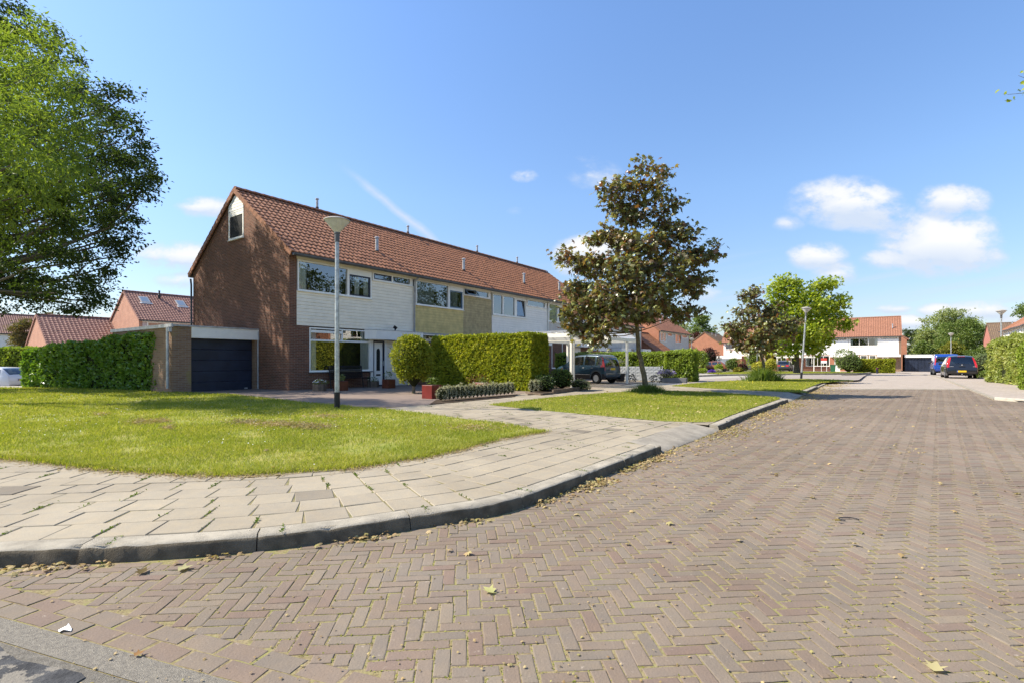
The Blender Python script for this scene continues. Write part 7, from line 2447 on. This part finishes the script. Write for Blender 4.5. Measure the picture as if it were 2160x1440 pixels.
for q in (.02, .42, .80):
    g = MB(); g.tube([(0, .0, q), (Lf, .0, q)], .004, 5); g.build('wire', ZINC, t)
for (px, lab) in ((1333, 'left of the two dark plants by the grey woven fence'), (1381, 'right of the two dark plants by the grey woven fence')):
    x_, y_ = G(px, 806 if px < 1350 else 808, ZP)
    shrub('shrub', lab, x_, y_, .26, .18, .42, leafm('dark_slate_leaves', [(.02, .025, .03), (.03, .035, .04)], .1, .3), n=130, size=.10, core=False)
# black slatted garden screen and brick pier behind the carport
t = thing('slat_fence', 'black slatted garden screen behind the near end of the small blue car', 'fence', (*L(6.9, -2.2), ZP), RA)
for k in range(15):
    g = MB(); g.box(0, 3.6, 0, .03, .08 + k * .118, .08 + k * .118 + .10); g.build('slat', BLACKM, t)
for x in (.0, 1.8, 3.6):
    g = MB(); g.box(x - .04, x + .04, .031, .10, 0, 1.88); g.build('post', BLACKM, t)
t = thing('garden_wall', 'dark red brick wall end behind the conifer hedge beside the black screen', 'wall', (*L(6.3, -3.0), ZP), RA)
g = MB(); g.box(0, .5, 0, 2.8, 0, 1.95); g.build('brickwork', BRICK, t)
g = MB(); g.box(-.04, .54, -.04, 2.84, 1.95, 2.0); g.build('coping', GUTTER, t)

# lavender planter on the corner
x_, y_ = G(1424, 806, ZP)
t = thing('planter_box', 'long low grey planter box on the corner of the side street', 'planter', (x_, y_, ZP), ANG_W + .15)
g = MB(); g.bbox(-.75, .55, .0, .42, 0, .24, .01); g.build('box', pm('planter_grey', (.16, .16, .165), .6, noise=(3, .15)), t)
g = MB(); g.box(-.70, .50, .05, .37, .235, .245); g.build('soil', SOIL, t)
shrub('lavender', 'lavender with violet spikes growing in the long grey planter', x_ - .35, y_ + .3, .52, .26, .42, GREYL, z=ZP + .22, n=900, size=.06, tmpl=LONG, extra=(leafm('lavender_spikes', [(.25, .20, .42), (.33, .28, .5)], .2, .05), 420, .07, .8), up=.9, cat='lavender')
# big black bucket with a small olive tree
x_, y_ = G(1308, 804, ZP)
t = thing('plant_tub', 'big black plastic tub with a thin stemmed small tree, behind the small blue car', 'plant tub', (x_, y_, ZP))
g = MB(); g.lathe([(.19, 0), (.21, .01), (.27, .36), (.30, .37), (.30, .43), (.275, .435), (.26, .38), (.0, .37)], 24); g.build('tub', PLASTIC, t)
tree('olive_tree', 'small grey green standard tree rising from the black tub', (x_, y_, ZP + .36), [(x_, y_, ZP + .3), (x_ + .01, y_, ZP + .7), (x_, y_, ZP + 1.0)], .018, [(x_, y_, ZP + 1.06, .17), (x_ - .14, y_, ZP + 1.0, .12), (x_ + .14, y_, ZP + 1.02, .12), (x_, y_ + .1, ZP + 1.14, .12)], GREYL, BARK, 420, .05, LEAF, None, 'small tree', sub_r=.10, limbs=False, twigs=False)

# ================================================================== BY THE FRONT DOOR
CORTEN = pm('red_brown_glaze', (.14, .038, .018), .38, .5, noise=(5, .3))
REDP = pm('bright_red_glaze', (.17, .018, .012), .3, .5, noise=(4, .2))


def cube_planter(label, px, py, sz, mat, plant, n=120, hgt=.22, rot=RA):
    x, y = G(px, py, ZP)
    t = thing('planter', label, 'planter', (x, y, ZP), rot, 'square glazed planters on the forecourt')
    h = sz / 2
    g = MB(); g.bbox(-h, h, -h, h, 0, sz * .96, .008); b = g.build('pot', mat, t)
    g = MB(); g.box(-h + .025, h - .025, -h + .025, h - .025, sz * .96 - .004, sz * .96 + .002); g.build('soil', SOIL, t)
    shrub('potted_plant', plant, x, y, sz * .42, sz * .42, hgt, MIDG if 'yellow' not in plant else PALEG, z=ZP + sz * .95, n=n, size=.06, core=False, cat='plant', group='plants in the square planters')


cube_planter('rust red square planter just behind the nearest street lamp', 719, 823, .38, CORTEN, 'green plant with yellow blossoms behind the street lamp pole')
cube_planter('rust red square planter in front of the white front door', 820, 818, .38, CORTEN, 'dark leafy plant in the planter before the front door', hgt=.32)
cube_planter('bright red square planter at the near end of the silver plant row', 911, 839.5, .42, REDP, 'dark plant in the bright red planter', n=90)
cube_planter('red square planter half hidden behind the silver plant row', 1018, 830, .40, REDP, 'sparse plant behind the silver row', n=70, hgt=.15)


def tub(label, px, py, plant):
    x, y = G(px, py, ZP)
    t = thing('wooden_planter', label, 'planter', (x, y, ZP), RA, 'round wooden planters under the window')
    for k in range(8):
        a0, a1 = 2 * math.pi * k / 8, 2 * math.pi * (k + 1) / 8
        for z0, z1 in ((0, .125), (.13, .26)):
            g = MB()
            ri, ro = .20, .245
            g.prism_z([(ri * math.cos(a0), ri * math.sin(a0)), (ri * math.cos(a1), ri * math.sin(a1)), (ro * math.cos(a1), ro * math.sin(a1)), (ro * math.cos(a0), ro * math.sin(a0))][::-1], z0, z1)
            g.build('log', WOOD, t)
    g = MB(); g.lathe([(.19, .20), (.0, .22)], 12); g.build('soil', SOIL, t)
    shrub('white_flowers', plant, x, y, .24, .24, .22, MIDG, z=ZP + .2, n=240, size=.05, core=False, extra=(pm('white_petals', (.85, .85, .85), .7), 60, .055, .9), cat='flowers', group='white flowers in the wooden planters')


tub('eight sided wooden planter of white flowers by the brick corner of the house', 674, 824, 'white flowers in the wooden planter nearest the brick corner')
tub('eight sided wooden planter of white flowers between the bench and the front door', 787, 816, 'white flowers in the wooden planter beside the front door')
# bench
t = thing('garden_bench', 'black slatted garden bench under the living room window', 'bench', (*L(1.62, -.25), ZP), RA)
for k in range(7):
    g = MB(); g.M = Matrix.Translation((0, .08 + k * .010, .44 + k * .062)); g.box(.04, 1.56, 0, .018, 0, .048); g.build('back_slat', BLACKM, t)
for k in range(6):
    g = MB(); g.box(.04, 1.56, -.42 + k * .08, -.42 + k * .08 + .06, .40 + .004 * abs(k - 3), .42 + .004 * abs(k - 3)); g.build('seat_slat', BLACKM, t)
for x in (0.0, 1.56):
    g = MB()
    g.tube([(x + .02, .16, .90), (x + .02, .10, .5), (x + .02, .02, .0)], .018, 6)
    g.tube([(x + .02, -.42, 0), (x + .02, -.40, .40), (x + .02, -.42, .60), (x + .02, -.30, .66), (x + .02, .10, .64)], .018, 6)
    g.tube([(x + .02, -.42, .39), (x + .02, .09, .39)], .015, 6)
    g.build('end_frame', BLACKM, t)
g = MB(); g.tube([(.02, .165, .895), (1.58, .165, .895)], .02, 6); g.build('top_rail', BLACKM, t)

# ================================================================== FAR SMALL THINGS
t = thing('wheelie_bin', 'green wheeled bin at the foot of the white row, left of the broad bush', 'bin', (PX(1757, 73), 73, gz(73)), ANG_W)
g = MB(); GREENP = pm('green_plastic', (.03, .13, .06), .5)
g.add([(-.26, -.3, .05), (.26, -.3, .05), (.26, .25, .05), (-.26, .25, .05), (-.32, -.38, 1.0), (.32, -.38, 1.0), (.32, .35, 1.0), (-.32, .35, 1.0)], [(0, 3, 2, 1), (4, 5, 6, 7), (0, 1, 5, 4), (1, 2, 6, 5), (2, 3, 7, 6), (3, 0, 4, 7)])
g.build('body', GREENP, t)
g = MB(); g.bbox(-.34, .34, -.42, .38, 1.0, 1.07, .02); g.build('lid', GREENP, t)
t = thing('sale_sign', 'small red and white sign board on white posts before the checked curtains', 'sign', (PX(1738, 72), 72, gz(72)), ANG_W)
g = MB(); g.box(-.36, .36, 0, .03, 1.62, 1.98); g.build('red_panel', pm('sign_red', (.55, .06, .04), .5), t)
g = MB(); g.box(-.36, .36, 0, .03, 1.28, 1.615); g.build('white_panel', WHITE, t)
for x in (-.34, .30):
    g = MB(); g.box(x, x + .05, .031, .08, -.1, 1.98); g.build('post', WHITE, t)
t = thing('marker_post', 'dark square post at the end of the grass strip by the low hedge', 'post', (PX(1838, 62), 61, gz(61)))
g = MB(); g.bbox(-.09, .09, -.09, .09, -.05, .72, .02); g.build('post_body', DARKBLUE, t)
g = MB(); g.box(-.095, .095, -.095, .095, .55, .60); g.build('band', pm('post_band', (.25, .02, .05), .5), t)
# staked sapling
Ys = 62.0
xs_ = PX(1628, Ys)
t = thing('tree_guard', 'pale wooden stakes with cross rails round the sapling beside the yellow shrubs', 'tree guard', (xs_, Ys, gz(Ys)))
PINE = pm('pine_stake', (.52, .40, .28), .8, noise=(4, .15))
for (dx, dy) in ((-.75, 0), (.75, 0), (0, .8)):
    g = MB(); g.tube([(dx, dy, -.1), (dx, dy, 1.75)], .045, 7); g.build('stake', PINE, t)
for z in (.1, 1.45):
    for a, b in (((-.75, 0), (.75, 0)), ((.75, 0), (0, .8)), ((0, .8), (-.75, 0))):
        g = MB(); g.tube([(a[0], a[1], z), (b[0], b[1], z)], .035, 6); g.build('rail', PINE, t)
tree('sapling', 'thin staked sapling inside the pale wooden guard', (xs_, Ys + .2, gz(Ys)), [(xs_, Ys + .2, gz(Ys) - .1), (xs_, Ys + .2, 1.5), (xs_ - .1, Ys + .2, 3.6)], .05, [(xs_, Ys + .2, 3.6, .6), (xs_ + .4, Ys, 3.2, .4), (xs_ - .4, Ys, 3.0, .4)], BURG, BARK, 350, .2, LEAF, None, 'tree', sub_r=.3)
print('objects', len(bpy.data.objects))
